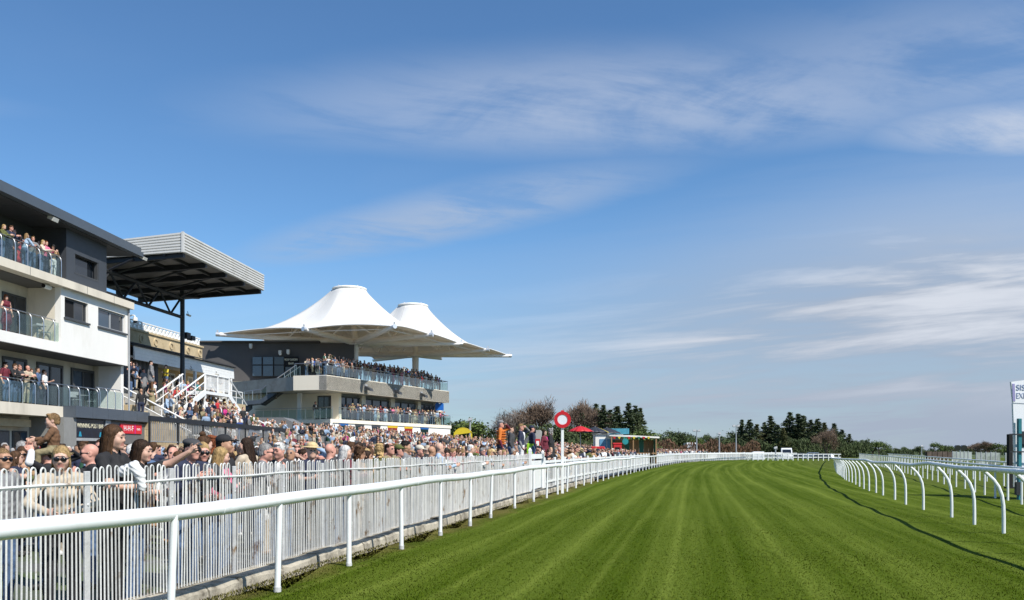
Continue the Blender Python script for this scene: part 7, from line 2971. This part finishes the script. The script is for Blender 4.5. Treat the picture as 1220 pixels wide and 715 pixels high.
# girl leaning over the fence and pointing
b2 = fine_body(fem=True, lean=.14, sleeve='short', wr=(.08, -.62, 1.62), wl=(-.18, -.34, 1.16), hr=(.6, .2, -.8), hl=(-1, .2, -.6), head=(-.04, 0, -.12), point=True)
hero('dark-haired girl in black T-shirt pointing along the course with outstretched arm', 160, 525.5, 8.75, D2(6), b2, top_z=1.70, skin='fair', hair=('long', 'dark brown'), top='black', legs='denim blue')
# the pointing girl's white sleeve, made as a loose piece over the rail
girl_sleeve = SDF()
girl_sleeve.cap((-.12, .10, -.02), (.03, -.03, .035), .060, .066, 0, .04)
girl_sleeve.cap((.03, -.03, .035), (.10, -.10, -.05), .066, .060, 0, .03)
girl_sleeve.cap((.10, -.10, -.05), (.13, -.13, -.20), .060, .046, 0, .03)
v, f = girl_sleeve.mesh(.010, None, lambda X_, Y_, Z_: .010 * np.sin(X_ * 34 + Z_ * 52) * np.sin(Y_ * 41 - Z_ * 60))
jo = bpy.data.objects.new('jacket', np_mesh('jacket', v, f, [CL['white']]))
COL.objects.link(jo)
jo.location = (FX(8.15) - .02, 8.15, 1.36)
jo.rotation_euler[2] = D2(25)
jo.scale = (.72, .72, .82)
tag(jo, 'white sleeve hanging over the top of the hooped fence by the pointing girl', 'jacket')
# blonde with sunglasses facing us
b3 = fine_body(fem=True, lean=.12, wl=(-.12, -.36, 1.10), wr=(.12, -.36, 1.10), hl=(-1, .2, -.5), hr=(1, .2, -.5), head=(.02, 0, -.1))
hero('blonde person in large dark sunglasses facing us in beige top at the fence', 73, 532, 7.75, D2(-62), b3, top_z=1.71, skin='fair', hair=('long', 'blonde'), top='beige', legs='black', shades=True)
# bald man in profile
b4 = fine_body(lean=.03, head=(-.02, 0, -.3), belly=.02)
hero('bald sunburnt person in sunglasses and black top looking away to the stand side', 108, 527.5, 9.9, D2(-140), b4, skin='rosy', hair=('bald', None), top='black', shades=True)
# flat cap man
b5 = fine_body(lean=.24, wl=(-.10, -.40, 1.26), wr=(.12, -.38, 1.28), head=(-.12, 0, .1))
hero('person in dark flat cap and sunglasses leaning chin on hands at the fence', 221, 523.5, 9.65, D2(-38), b5, top_z=1.70, skin='rosy', hair=('crop', 'dark brown'), top='navy', hat='flat cap', shades=True)
hero('blonde person in sunglasses resting folded hands on the fence beside the flat cap', 238.5, 528.5, 9.95, D2(-48), b3, top_z=1.70, skin='rosy', hair=('bob', 'blonde'), top='charcoal', shades=True)
b6 = fine_body(fem=True, lean=.15, wl=(-.14, -.36, 1.2), wr=(.14, -.36, 1.2), head=(.0, 0, .5))
hero('person with honey blonde hair turned sideways, pink top, at the fence', 256, 534, 10.0, D2(-10), b6, top_z=1.70, skin='fair', hair=('long', 'blonde'), top='pink')
b7 = fine_body(lean=.02, head=(0, 0, .1), sleeve='short')
hero('bearded person in black peaked cap and black T-shirt looking along the course', 267, 514.5, 11.2, D2(4), b7, top_z=1.765, skin='tanned', hair=('crop', 'black'), top='black', hat='peaked cap')
hero('person with fiery auburn curls standing behind the flat cap', 247, 519, 12.6, D2(10), b6, skin='fair', hair=('curly', 'auburn'), top='beige')
hero('person with brown hair in a bun and white top behind the flat cap', 235.5, 511.5, 12.2, D2(8), b6, top_z=1.80, skin='fair', hair=('bun', 'brown'), top='white')
b8 = fine_body(lean=.2, wl=(-.05, -.33, 1.34), wr=(.10, -.40, 1.22), head=(-.05, 0, .2), fist=True)
hero('person with greying crop and glasses, hand at mouth, grey jacket, at the fence', 306.5, 529, 11.1, D2(6), b8, top_z=1.70, skin='rosy', hair=('crop', 'grey'), top='grey', shades=True)
b9 = fine_body(lean=.12, wl=(-.12, -.38, 1.2), wr=(.12, -.38, 1.2), head=(0, 0, -.35))
hero('white-haired person in dark top looking back along the fence', 335, 527.5, 12.0, D2(-95), b9, top_z=1.71, skin='rosy', hair=('short', 'white'), top='charcoal', inner='white')
hero('person with tanned face and sunglasses in grey top by the toddler carrier', 2, 532.5, 8.6, D2(-10), b4, skin='tanned', hair=('crop', 'sandy'), top='grey', shades=True)
hero('person with long nearly black hair in beige coat facing the stands', 299, 520, 13.6, D2(160), b6, skin='fair', hair=('long', 'dark brown'), top='beige')
hero('bald person seen from behind in charcoal jacket above the fence', 393, 527.5, 13.3, D2(75), b4, skin='rosy', hair=('bald', None), top='charcoal')
hero('person with thick white bobbed hair leaning on the fence', 407, 531, 13.2, D2(30), b9, top_z=1.71, skin='fair', hair=('bob', 'white'), top='burgundy')
hero('person with long wavy blonde hair seen from behind at the fence', 449.5, 528.5, 15.4, D2(80), b6, skin='fair', hair=('curly', 'blonde'), top='olive')
hero('tanned person with short black hair and grey jacket looking along the course', 483, 523.5, 17.4, D2(5), b7, top_z=1.75, skin='tanned', hair=('short', 'black'), top='grey')
hero('person in cream peaked cap at the fence holding a pale paper', 494, 530.5, 16.8, D2(-25), b5, top_z=1.71, skin='rosy', hair=('crop', 'grey'), top='navy', hat='peaked cap', hatcol='cream')
hero('person with short dark hair in olive green jumper behind the fence', 561.5, 527, 22.6, D2(60), b7, skin='fair', hair=('short', 'dark brown'), top='olive', fore='olive')
# man carrying a toddler on his shoulders
b10 = fine_body(wl=(-.20, -.13, 1.62), wr=(.20, -.13, 1.62), hl=(-1, -.1, -.25), hr=(1, -.1, -.25), hand_dir=(0, -.3, .7), head=(0, 0, -.3), fist=True)
dad = hero('person in white shirt and black waistcoat carrying a toddler on the shoulders', 56, 527, 9.9, D2(-160), b10, skin='rosy', hair=('short', 'dark brown'), top='black', fore='white')
DZ = dad.scale[0]


def toddler():
    s = Body.__new__(Body)
    s.s = SDF()
    q = s.s
    q.ell((0, .0, .12), (.105, .09, .12), LEGS, .03)
    q.ell((0, .0, .27), (.115, .095, .16), TOP, .04, .008)
    for g_ in (-1, 1):
        q.cap((g_ * .08, -.02, .08), (g_ * .10, -.19, .05), .062, .052, LEGS, .03)
        q.cap((g_ * .10, -.19, .05), (g_ * .10, -.20, -.16), .050, .040, LEGS, .02)
        q.cap((g_ * .10, -.20, -.19), (g_ * .10, -.28, -.20), .035, .03, SHOE, .01)
        q.cap((g_ * .03, 0, .40), (g_ * .095, 0, .375), .05, .05, TOP, .03, .005)
    E, W_ = V3(-.15, -.10, .28), V3(-.10, -.27, .26)
    q.cap((-.105, 0, .37), E, .050, .044, TOP, .02, .003)
    q.cap(E, W_, .044, .036, FORE, .01)
    s.hand(q, E, W_, -1, True, False, None, False)
    E, W_ = V3(.15, -.06, .27), V3(.13, -.17, .20)
    q.cap((.105, 0, .37), E, .050, .044, TOP, .02, .003)
    q.cap(E, W_, .044, .036, FORE, .01)
    s.hand(q, E, W_, 1, True, False, None, False)
    H = rotm(.05, 0, .15)
    hc = V3(0, -.015, .545)
    s.hc, s.hm = hc, H
    q.cap((0, .01, .40), hc, .045, .045, SKIN, .03)
    s.head(q, hc, H, True, True, 1)
    v, f, reg = s.build('toddler', .0075)
    return (np_mesh('person', v, f, SLOTM, reg), hc, H, dict(fem=True, sleeve='long'))


tb_ = toddler()
sh = dad.location + Vector((.03, .03, 1.44 * DZ))
td = person('fair haired toddler in brown corduroy jacket riding on shoulders, arm stretched out', GF, (P(61, 500, 9.85).x, 9.9, CAM_H + (HOR - 492) * 9.9 / FOC - .50), D2(-168), tb_, 'fair', ('short', 'sandy'), 'brown', 'khaki', 0, None, None, None, False, .74, True, fore='brown')
# people on the raised step beside the winning post
plat = empty('viewing_step', 'low wooden viewing step behind the boarded gate', 'step', loc=(FX(28.5) - 1.6, 28.5, zg(FX(28.5) - 1.6, 28.5)))
WOODP = mat('grey_planks', (.25, .21, .17), .9, var=.2, scale=3)
for k in range(16):
    y = 26.4 + k * .82
    x = FX(y) - .95
    MB().cbox(-.5, .5, -.39, .39, .66, .72, .01).build('plank', WOODP, plat, loc=local(plat, (x, y, zg(FX(28.5) - 1.6, 28.5))))
    if k % 3 == 0:
        MB().box(-.45, .45, -.05, .05, .0, .655).build('bearer', WOODP, plat, loc=local(plat, (x, y, zg(FX(28.5) - 1.6, 28.5))))
GP = 'people on the viewing step by the winning post'
PZ = zg(FX(28.5) - 1.6, 28.5) + .72


def on_step(label, px, py, Y, face, pose, **kw):
    while FX(Y) - (px - 610) / FOC * Y < .62:
        Y += .05
    X = (px - 610) / FOC * Y
    occ.append((X, Y))
    kw.setdefault('size', fit(px, py, Y, PZ) / 1.73)
    return person(label, GP, (X, Y, PZ), face, BODIES[pose], **kw)


gil = on_step('person in quilted orange gilet and dark cap shading the eyes with one hand', 597, 500.5, 25.6, D2(-2), 'm_brow', skin='rosy', hair=('crop', 'grey'), top='orange', legs='navy', fore='burgundy', hat='peaked cap', hatcol='grey')
for k in range(6):
    pts = [(.195 * cos(a) * (1.03 if k > 1 else .97), .150 * sin(a) + .002, 1.02 + k * .075) for a in np.linspace(0, 2 * pi, 19)]
    MB().tube(pts, .017, 5, cap=False).build('quilted_band', CL['orange'], gil, True)
on_step('person with short dark hair in charcoal top next to the orange gilet', 609, 506.5, 27.0, D2(0), 'm_stand', skin='fair', hair=('short', 'dark brown'), top='charcoal')
on_step('person with sandy hair in navy and white jacket shading the eyes', 621, 504.5, 27.6, D2(-5), 'm_brow', skin='rosy', hair=('short', 'sandy'), top='navy', inner='white', fore='grey', legs='white')
on_step('person in dark navy coat and cap raising an arm by the lime bag', 634, 507, 28.6, D2(20), 'm_brow', skin='rosy', hair=('crop', 'black'), top='navy', hat='peaked cap', hatcol='navy')
on_step('person in dark coat with magenta scarf on the step', 649, 512, 29.6, D2(-30), 'f_coat', skin='fair', hair=('bob', 'dark brown'), top='burgundy', inner='magenta')
on_step('grey-haired person in long black coat close to the winning post', 655.5, 510.5, 30.1, D2(170), 'm_coat', skin='rosy', hair=('curly', 'grey'), top='black', legs='black')
bag = empty('lime_bag', 'lime green carrier bag on the viewing step', 'bag', loc=((631.5 - 610) / FOC * 33.0, 33.0, PZ))
MB().cbox(-.13, .13, -.07, .07, 0.75, 1.14, .02).build('body', mat('lime', (.28, .55, .02), .5, var=.1), bag)
MB().tube([(-.07, 0, 1.14), (-.05, 0, 1.24), (.05, 0, 1.24), (.07, 0, 1.14)], .012, 5).build('handle', mat('lime', (.28, .55, .02), .5), bag)
MB().cbox(-.16, .16, -.1, .1, 0, .745, .02).build('crate', WOODP, bag)

# ------------------------------------------------------------------ people on the balconies of the white stand
GA = 'people on the balconies of the white stand'
ALLP = list(POSES)
STILL = ['m_stand', 'm_pocket', 'm_drink', 'm_cross', 'm_rail', 'm_rail2', 'f_stand', 'f_phone', 'f_rail', 'f_drink', 'f_dress']


def on_frame(fr, px, x, z, face, pose, label, group, size=1.0, **kw):
    y = fr.at(px, x)
    p = fr.w(x, y, z)
    return person(label, group, p, face, BODIES[pose], size=size, **kw)


T_ = ' on the top balcony'
M_ = ' on the lowest balcony'
on_frame(A, 2, -.42, Z3, D2(0), 'f_rail', 'blonde person in olive top leaning on the rail' + T_, GA, .97, hair=('bob', 'blonde'), top='olive', legs='denim blue')
on_frame(A, 10.5, -.48, Z3, D2(-10), 'm_rail', 'person in dark navy shirt, arms on the rail' + T_, GA, 1.03, hair=('short', 'brown'), top='navy', legs='navy', skin='rosy')
on_frame(A, 16.5, -.75, Z3, D2(5), 'm_drink', 'red-faced person in black shirt with a drink' + T_, GA, 1.06, hair=('crop', 'dark brown'), top='black', legs='charcoal', skin='rosy')
on_frame(A, 29.5, -.42, Z3, D2(70), 'f_rail', 'person in pale blue jacket and pale jeans turned sideways' + T_, GA, 1.0, hair=('bob', 'sandy'), top='pale blue', legs='denim blue')
on_frame(A, 38, -.46, Z3, D2(-30), 'm_rail2', 'person in grey T-shirt facing us, elbows out' + T_, GA, .98, hair=('short', 'sandy'), top='grey', legs='denim blue', skin='rosy')
on_frame(A, 45, -.66, Z3, D2(-20), 'f_stand', 'person with brown hair in brown top' + T_, GA, .99, hair=('long', 'brown'), top='brown', legs='black')
on_frame(A, 53, -.42, Z3, D2(-15), 'f_rail', 'person in coral pink top and dark jeans' + T_, GA, .99, hair=('bob', 'auburn'), top='pink', legs='navy')
on_frame(A, 63, -.44, Z3, D2(-25), 'f_phone', 'person in black peaked cap and tan top at the balcony end' + T_, GA, .98, hair=('long', 'dark brown'), top='tan', legs='white', hat='peaked cap')
on_frame(A, 34, -.8, Z3, D2(-10), 'm_stand', 'grey-haired person in white shirt standing behind others' + T_, GA, 1.04, hair=('short', 'grey'), top='white')
on_frame(A, 48.5, -.42, Z3, D2(10), 'f_rail', 'blonde person in cream top, elbows on the rail' + T_, GA, .98, hair=('long', 'blonde'), top='cream')
on_frame(A, 24, -.8, Z3, D2(-20), 'f_drink', 'person with long black hair in red dress' + T_, GA, .98, hair=('long', 'black'), top='red', legs='dress')
on_frame(A, 37, -.5, Z1, D2(-30), 'f_phone', 'person with long brown hair in black top looking down' + M_, GA, .98, hair=('long', 'brown'), top='black')
on_frame(A, 25.5, -.9, Z1, D2(-15), 'f_stand', 'blonde person in lilac T-shirt behind the rail' + M_, GA, .98, hair=('bob', 'blonde'), top='lilac')
on_frame(A, 7.5, -.55, Z2, D2(-20), 'f_dress', 'person with auburn curls in burgundy dress on the middle balcony', GA, 1.0, hair=('curly', 'auburn'), top='burgundy', legs='dress')
on_frame(A, 6.5, -.66, Z1, D2(-5), 'm_drink', 'person in burgundy shirt and sunglasses holding a drink' + M_, GA, 1.06, hair=('short', 'dark brown'), top='burgundy', shades=True)
on_frame(A, 15, -.5, Z1, D2(-5), 'm_rail', 'person with short brown hair in black jacket' + M_, GA, 1.04, hair=('short', 'brown'), top='black')
on_frame(A, 21, -.5, Z1, D2(-15), 'm_rail', 'person with thinning hair in charcoal jumper' + M_, GA, 1.03, hair=('thin', 'brown'), top='charcoal', skin='rosy')
on_frame(A, 31, -.46, Z1, D2(-20), 'm_rail', 'bald person in beige shirt and beige trousers' + M_, GA, 1.04, hair=('bald', None), top='beige', legs='beige', skin='rosy')
on_frame(A, 45, -.62, Z1, D2(25), 'm_stand', 'bald person in grey blue shirt and dark jeans' + M_, GA, 1.05, hair=('bald', None), top='denim blue', legs='navy', skin='tanned')
on_frame(A, 53, -.75, Z1, D2(20), 'm_drink', 'person in white shirt and glasses pointing with a drink' + M_, GA, 1.03, hair=('crop', 'brown'), top='white', legs='navy', shades=True)
# cafe furniture behind the balustrades
CH = 'chairs and tables on the balconies'


def cafe_table(fr, px, x, z, label):
    y = fr.at(px, x)
    r = aroot('table', label, 'table', fr, x, y, z, CH)
    MB().tube([(0, 0, .70), (0, 0, .73)], .36, 16).build('table_top', FRAMEL, r)
    MB().tube([(0, 0, .04), (0, 0, .70)], .03, 7).build('leg', STEEL, r)
    MB().tube([(0, 0, 0), (0, 0, .04)], .22, 12).build('base', DARKSTEEL, r)


def cafe_chair(fr, px, x, z, label, rz):
    y = fr.at(px, x)
    r = aroot('chair', label, 'chair', fr, x, y, z, CH)
    r.rotation_euler[2] = rz
    MB().cbox(-.22, .22, -.22, .22, .44, .47, .01).build('seat', FRAMEL, r)
    MB().cbox(-.22, .22, .20, .23, .60, .88, .01).build('backrest', FRAMEL, r)
    for a in (-.2, .2):
        MB().tube([(a, -.2, 0), (a, -.2, .44)], .014, 5).build('leg', STEEL, r)
        MB().tube([(a, .22, 0), (a, .22, .88)], .014, 5).build('leg', STEEL, r)


cafe_table(A, 45, -.7, Z2, 'small round table in the sunny corner of the middle balcony')
cafe_chair(A, 52, -.6, Z2, 'pale chair near the end wall of the middle balcony', 1.2)
cafe_chair(A, 62, -.9, Z2, 'pale chair against the end wall of the middle balcony', -1.3)
cafe_table(A, 97, -.6, Z1, 'small round table by the last door of the lowest balcony')
cafe_chair(A, 90, -.6, Z1, 'pale chair by the door on the lowest balcony', .8)
cafe_chair(A, 108, -.55, Z1, 'pale chair at the end of the lowest balcony', -.9)

# ------------------------------------------------------------------ terrace steps
GT = 'people on the terrace steps'
tocc = []


def on_terrace(px, Y, face, pose, label, size=1.0, dz=None, **kw):
    X = (px - 610) / FOC * Y
    x = (Vector((X, Y, 0)) - C.o).dot(C.ex)
    tocc.append((X, Y))
    return person(label, GT, (X, Y, terrace_z(x) if dz is None else dz), face, BODIES[pose], size=size, **kw)


hv = on_terrace(197.5, 57.2, D2(-120), 'm_drink', 'person in black jacket and yellow hi-vis vest on the white landing', 1.03, 5.5, hair=('short', 'black'), top='yellow', fore='black', hat='peaked cap', hatcol='black')
on_terrace(180, 51.0, D2(30), 'm_coat', 'tall person in grey jacket and brown trousers on the upper steps', 1.08, 5.05, hair=('short', 'black'), top='grey', legs='brown')
on_terrace(168, 48.5, D2(140), 'm_stand', 'bald person in black coat at the handrail of the end wall', 1.05, hair=('bald', None), top='black', legs='navy', skin='tanned')
on_terrace(156, 49.5, D2(20), 'm_rail', 'person in black top crouched over the top platform rail', .95, 4.6, hair=('short', 'black'), top='black')
on_terrace(224, 60, D2(-20), 'f_stand', 'person in magenta top above the crush barriers', 1.0, hair=('bob', 'blonde'), top='magenta')
on_terrace(235.5, 60.5, D2(10), 'm_stand', 'person in teal jumper beside the magenta top', 1.04, hair=('short', 'auburn'), top='teal', fore='teal')
on_terrace(252, 61, D2(-30), 'f_phone', 'person in black top with phone under the verandah', 1.0, hair=('long', 'dark brown'), top='black')
on_terrace(257, 65.3, D2(0), 'm_rail', 'balding person in black T-shirt leaning on the verandah rail', 1.05, 5.4, hair=('thin', 'grey'), top='black')
on_terrace(259.5, 58, D2(-10), 'm_drink', 'person in red check shirt halfway down the steps', 1.04, hair=('short', 'brown'), top='red', skin='rosy')
on_terrace(205, 52, D2(-40), 'f_coat', 'person with long auburn hair in cream coat on the lower steps', 1.0, hair=('long', 'auburn'), top='cream')
on_terrace(211, 55, D2(-30), 'm_stand', 'person in red jumper below the white landing', 1.0, hair=('short', 'grey'), top='red')
on_terrace(226, 52, D2(30), 'm_coat', 'person in navy blazer seen from behind on the steps', 1.05, hair=('short', 'dark brown'), top='navy')
tries = 0
n_t = 0
while n_t < 40 and tries < 3000:
    tries += 1
    y = rc.uniform(50.2, 62)
    x = .92 + rc.randint(0, 10) * .72 + .36
    p = C.w(x, y)
    if any((p.x - a) ** 2 + (p.y - c) ** 2 < .34 for a, c in tocc):
        continue
    pxx = 610 + FOC * p.x / p.y
    if pxx < 168:
        continue
    tocc.append((p.x, p.y))
    n_t += 1
    rand_person('on the terrace steps', GT, (p.x, p.y, terrace_z(x)), D2(rc.uniform(-60, 40)), ALLP)
for k, (px, Y) in enumerate(((159, 53), (162.5, 54), (166, 55.5), (155, 53.5))):
    X = (px - 610) / FOC * Y
    rand_person('behind the top platform rail', GT, (X, Y, 5.4), D2(rc.uniform(-60, 30)), STILL)

# ------------------------------------------------------------------ canopy stand: balcony and roof terrace
GB = 'people on the long glazed balcony'
GR = 'people on the roof terrace'
person('person in dark suit and white shirt standing alone on the side balcony', GB, (P(375.8, 500, 83.6).x, 83.6, FL1), D2(-40), BODIES['m_stand'], 'rosy', ('short', 'dark brown'), 'charcoal', 'charcoal', 0, 'white', size=1.04)
sp_ = P(325, 466, 83.4)
person('blonde person in cream dress coming down the outside stair', GR, (sp_.x, 84.6, 5.55 + 1.1), D2(200), BODIES['f_dress'], 'fair', ('long', 'blonde'), 'cream', 'dress', 2, size=1.0)
t = 5.2
while t < dY1 + .2:
    p = dl(-.42 - rc.random() * .25, t)
    rand_person('on the glazed balcony', GB, (p.x, p.y, FL1), D2(rc.uniform(-75, 15)), STILL)
    t += rc.uniform(.42, .72)
for px, c_ in ((365.5, 'beige'), (373, 'royal blue'), (378.5, 'white')):
    Y = 81.6
    rand_person('at the terrace corner rail', GR, ((px - 610) / FOC * Y, Y, 8.57), D2(rc.uniform(-90, -20)), STILL, force=c_)
t = .8
while t < dY1 - .3:
    p = dl(-.55 - rc.random() * .3, t)
    rand_person('on the roof terrace', GR, (p.x, p.y, 8.57), D2(rc.uniform(-75, 15)), STILL)
    t += rc.uniform(.5, .95)

# ------------------------------------------------------------------ lawn crowd
GL = 'people in the lawn crowd'


def free(x, y, d):
    return all((x - a) ** 2 + (y - c) ** 2 > d * d for a, c in occ)


# front row pressed against the hooped fence
t_y = 10.6
while t_y < 28.5:
    s_ = .42 + rc.random() * .12
    x = FX(t_y) - s_
    if free(x, t_y, .40):
        occ.append((x, t_y))
        rand_person('at the hooped fence', GF, (x, t_y, zg(x, t_y)), D2(rc.uniform(-55, 35)), ['m_rail', 'm_rail2', 'f_rail', 'f_phone', 'm_cross', 'f_stand', 'm_rail'])
    t_y += rc.uniform(.42, .62)
t_y = 33.2
while t_y < 52:
    x = FX(t_y) - .5
    occ.append((x, t_y))
    rand_person('at the paling fence', 'people at the paling fence', (x, t_y, zg(x, t_y)), D2(rc.uniform(-75, 0)), ['m_rail', 'm_rail2', 'f_rail', 'f_phone', 'm_rail', 'm_brow'])
    t_y += rc.uniform(.75, 1.35)


def lawn_limit(Y):
    lim = -20.3
    if Y > 38:
        lim = max(lim, C.w(10.0 if Y < 64 else 2.4, (Y) / C.ey.y).x if Y < 74 else -99)
    if Y >= 78:
        lim = max(-52.84 + .443 * Y + 1.4, -16.0)
    return lim


spots = []
rl = random.Random(9)
cells = {}


def put(x, y, d):
    k = (int(x / .6), int(y / .6))
    for i in (-1, 0, 1):
        for j in (-1, 0, 1):
            for a, c in cells.get((k[0] + i, k[1] + j), ()):
                if (a - x) ** 2 + (c - y) ** 2 < d * d:
                    return False
    cells.setdefault(k, []).append((x, y))
    return True


for a, c in occ:
    put(a, c, 0)
for _ in range(26000):
    Y = 12.8 + 120 * rl.random() ** 1.25
    lim = lawn_limit(Y)
    right = FX(min(Y, 140)) - .95
    x = rl.uniform(max(lim, -.66 * Y), right)
    if x > right or x < lim:
        continue
    s_ = right - x
    if Y > 82 and s_ > 7 + 6 * rl.random():
        continue
    dens = .55 if s_ < 5 else .72 if Y < 50 else .92
    if s_ > 9 and Y < 34 and rl.random() < .35:
        continue
    # keep the nearest faces clear
    if Y < 12.6 and s_ < 1.2:
        continue
    if 24 < Y < 32.5 and s_ < 2.2:
        continue
    if abs(x - P(548, 0, 78).x) < 2.4 and abs(Y - 78) < 2 or abs(x - P(751, 0, 79).x) < 3 and abs(Y - 79) < 2.5 or abs(x - P(722, 0, 80).x) < 2 and abs(Y - 80) < 2 or abs(x - P(325, 0, 76).x) < 3.5 and abs(Y - 76) < 3:
        continue
    if put(x, Y, dens):
        spots.append((x, Y))
spots.sort(key=lambda p: p[1])
N_IND = max(0, 300 - len(PEOPLE))
for x, Y in spots[:N_IND]:
    rand_person('in the lawn crowd', GL, (x, Y, zg(x, Y)), D2(rc.gauss(-10, 62)), ALLP)

# the rest of the crowd, too many and too small to be taken one by one
LOWV = []
LOD = [(k, .050, .95) for k in ('m_stand', 'm_drink', 'm_brow', 'm_rail', 'f_stand', 'f_phone', 'f_coat', 'm_cross')] + [(k, .076, 1.05) for k in ('m_stand', 'm_drink', 'm_brow', 'm_rail', 'f_stand', 'f_phone', 'f_coat', 'm_cross')] + [(k, .052, .35) for k in ('m_stand', 'm_drink', 'm_brow', 'm_rail', 'f_stand', 'f_phone', 'f_coat', 'm_cross')]
for k, vox, zcut in LOD:
    bd = Body(**POSES[k])
    v, f, reg = bd.build(k, vox, zcut)
    ctr = v[f].mean(1)
    loc_ = (ctr - bd.hc) @ bd.hm
    hair_f = (reg == SKIN) & (np.abs(loc_[:, 0]) < .11) & (np.linalg.norm(loc_, axis=1) < .17) & ((loc_[:, 2] > .048) | ((loc_[:, 1] > .02) & (loc_[:, 2] > -.07)))
    if POSES[k].get('fem'):
        hair_f |= (ctr[:, 2] > 1.30) & (ctr[:, 1] > .055) & (np.abs(ctr[:, 0]) < .10)
    reg = reg.copy()
    reg[hair_f] = 9
    LOWV.append((v, f, reg))
CROWDM = bpy.data.materials.new('crowd_clothing')
CROWDM.use_nodes = True
_nt = CROWDM.node_tree
_at = _nt.nodes.new('ShaderNodeAttribute')
_at.attribute_name = 'tone'
_nt.links.new(_at.outputs['Color'], _nt.nodes['Principled BSDF'].inputs['Base Color'])
_nt.nodes['Principled BSDF'].inputs['Roughness'].default_value = .8

allv, allf, allc = [], [], []
nv = 0
TOPC = {}
colv = {'white': (.66, .66, .65), 'cream': (.58, .52, .42), 'black': (.014, .014, .016), 'charcoal': (.045, .046, .05), 'grey': (.20, .20, .205), 'navy': (.016, .022, .052), 'royal blue': (.02, .07, .30), 'pale blue': (.32, .43, .58), 'denim blue': (.07, .12, .22), 'pink': (.62, .16, .26), 'magenta': (.50, .03, .20), 'red': (.45, .025, .03), 'burgundy': (.12, .012, .025), 'orange': (.55, .15, .02), 'mustard': (.50, .28, .03), 'yellow': (.65, .50, .05), 'olive': (.10, .11, .03), 'bottle green': (.015, .07, .035), 'teal': (.02, .18, .20), 'tan': (.36, .23, .12), 'brown': (.13, .065, .03), 'lilac': (.36, .27, .48), 'beige': (.46, .38, .28), 'khaki': (.24, .20, .11)}
skinv = [(.56, .34, .25), (.56, .28, .21), (.42, .23, .14), (.50, .30, .21)]
hairv = {'dark brown': (.034, .018, .010), 'brown': (.075, .038, .018), 'black': (.011, .009, .008), 'blonde': (.40, .27, .12), 'sandy': (.24, .15, .07), 'auburn': (.17, .050, .018), 'grey': (.30, .29, .28), 'white': (.58, .57, .55)}


def add_low(x, y, z, face, dark=False, lod=2):
    global nv
    k = rl.randrange(8)
    v, f, reg = LOWV[k + 8 * lod]
    fem = 4 <= k <= 6
    sc_k = rl.uniform(.94, 1.05)
    a = face + pi / 2
    R = np.array([[cos(a), sin(a), 0], [-sin(a), cos(a), 0], [0, 0, 1]])
    allv.append((v * sc_k) @ R + np.array([x, y, z]))
    allf.append(f + nv)
    nv += len(v)
    sk = np.array(rl.choice(skinv)) * rl.uniform(.62, .95)
    tp = np.array(colv[rl.choice((WOMTOP if fem else MENTOP) if not dark else MENTOP)])
    tp = tp * rl.uniform(.55, 1.0)
    lg = np.array(colv[rl.choice(['denim blue', 'navy', 'black', 'charcoal', 'beige'])])
    hr = np.array(hairv[rl.choice(HAIRW if fem else HAIRM)]) if fem or rl.random() > .06 else sk
    if rl.random() < .08:
        hr = np.array(colv[rl.choice(['navy', 'black', 'white', 'cream', 'beige', 'tan'])])
    pal = np.stack([sk, tp, lg, lg * .3, np.array(colv['white']) if rl.random() < .25 else tp, tp if rl.random() < .65 else sk, sk * .35, sk, sk, hr])
    allc.append(pal[reg])


for x, Y in spots[N_IND:]:
    if x / Y < -.64:
        continue
    add_low(x, Y, zg(x, Y), D2(rl.gauss(-10, 65)), lod=0 if Y < 38 else 1)
for row_ in range(1, 4):                       # rows standing behind the front of balcony and roof terrace
    t = .6
    while t < dY1 - .3:
        p = dl(-.75 - .6 * row_ - rl.random() * .2, t)
        add_low(p.x, p.y, 8.60 + (.26 * row_ if t > 3 else 0), D2(rl.uniform(-80, 20)), True)
        t += rl.uniform(.45, .9)
for row_ in range(1, 3):
    t = 5.3
    while t < dY1:
        p = dl(-.6 - .5 * row_, t)
        if p is not None and -.6 - .5 * row_ > xr + .1:
            add_low(p.x, p.y, FL1, D2(rl.uniform(-80, 20)))
        t += rl.uniform(.5, .9)
for _ in range(190):                            # more on the terrace steps and verandah
    y = rl.uniform(50.2, 62)
    x = .92 + rl.randint(0, 10) * .72 + .36 if rl.random() < .85 else rl.uniform(-1.8, .8)
    p = C.w(x, y)
    if any((p.x - a) ** 2 + (p.y - c) ** 2 < .24 for a, c in tocc) or 610 + FOC * p.x / p.y < 200:
        continue
    tocc.append((p.x, p.y))
    add_low(p.x, p.y, terrace_z(x), D2(rl.uniform(-70, 40)))
AV, AF, AC = np.concatenate(allv), np.concatenate(allf), np.concatenate(allc)
cme = np_mesh('crowd', AV, AF, [CROWDM])
ca = cme.color_attributes.new('tone', 'FLOAT_COLOR', 'CORNER')
ca.data.foreach_set('color', np.repeat(np.concatenate([AC, np.ones((len(AC), 1))], 1), 4, axis=0).astype(np.float32).reshape(-1))
co = bpy.data.objects.new('crowd', cme)
COL.objects.link(co)
tag(co, 'dense crowd of racegoers filling the lawn, terrace and far rails', kind='stuff')
print('PEOPLE', len(PEOPLE), 'crowd', len(allv), 'spots', len(spots), 'quads', len(AF))
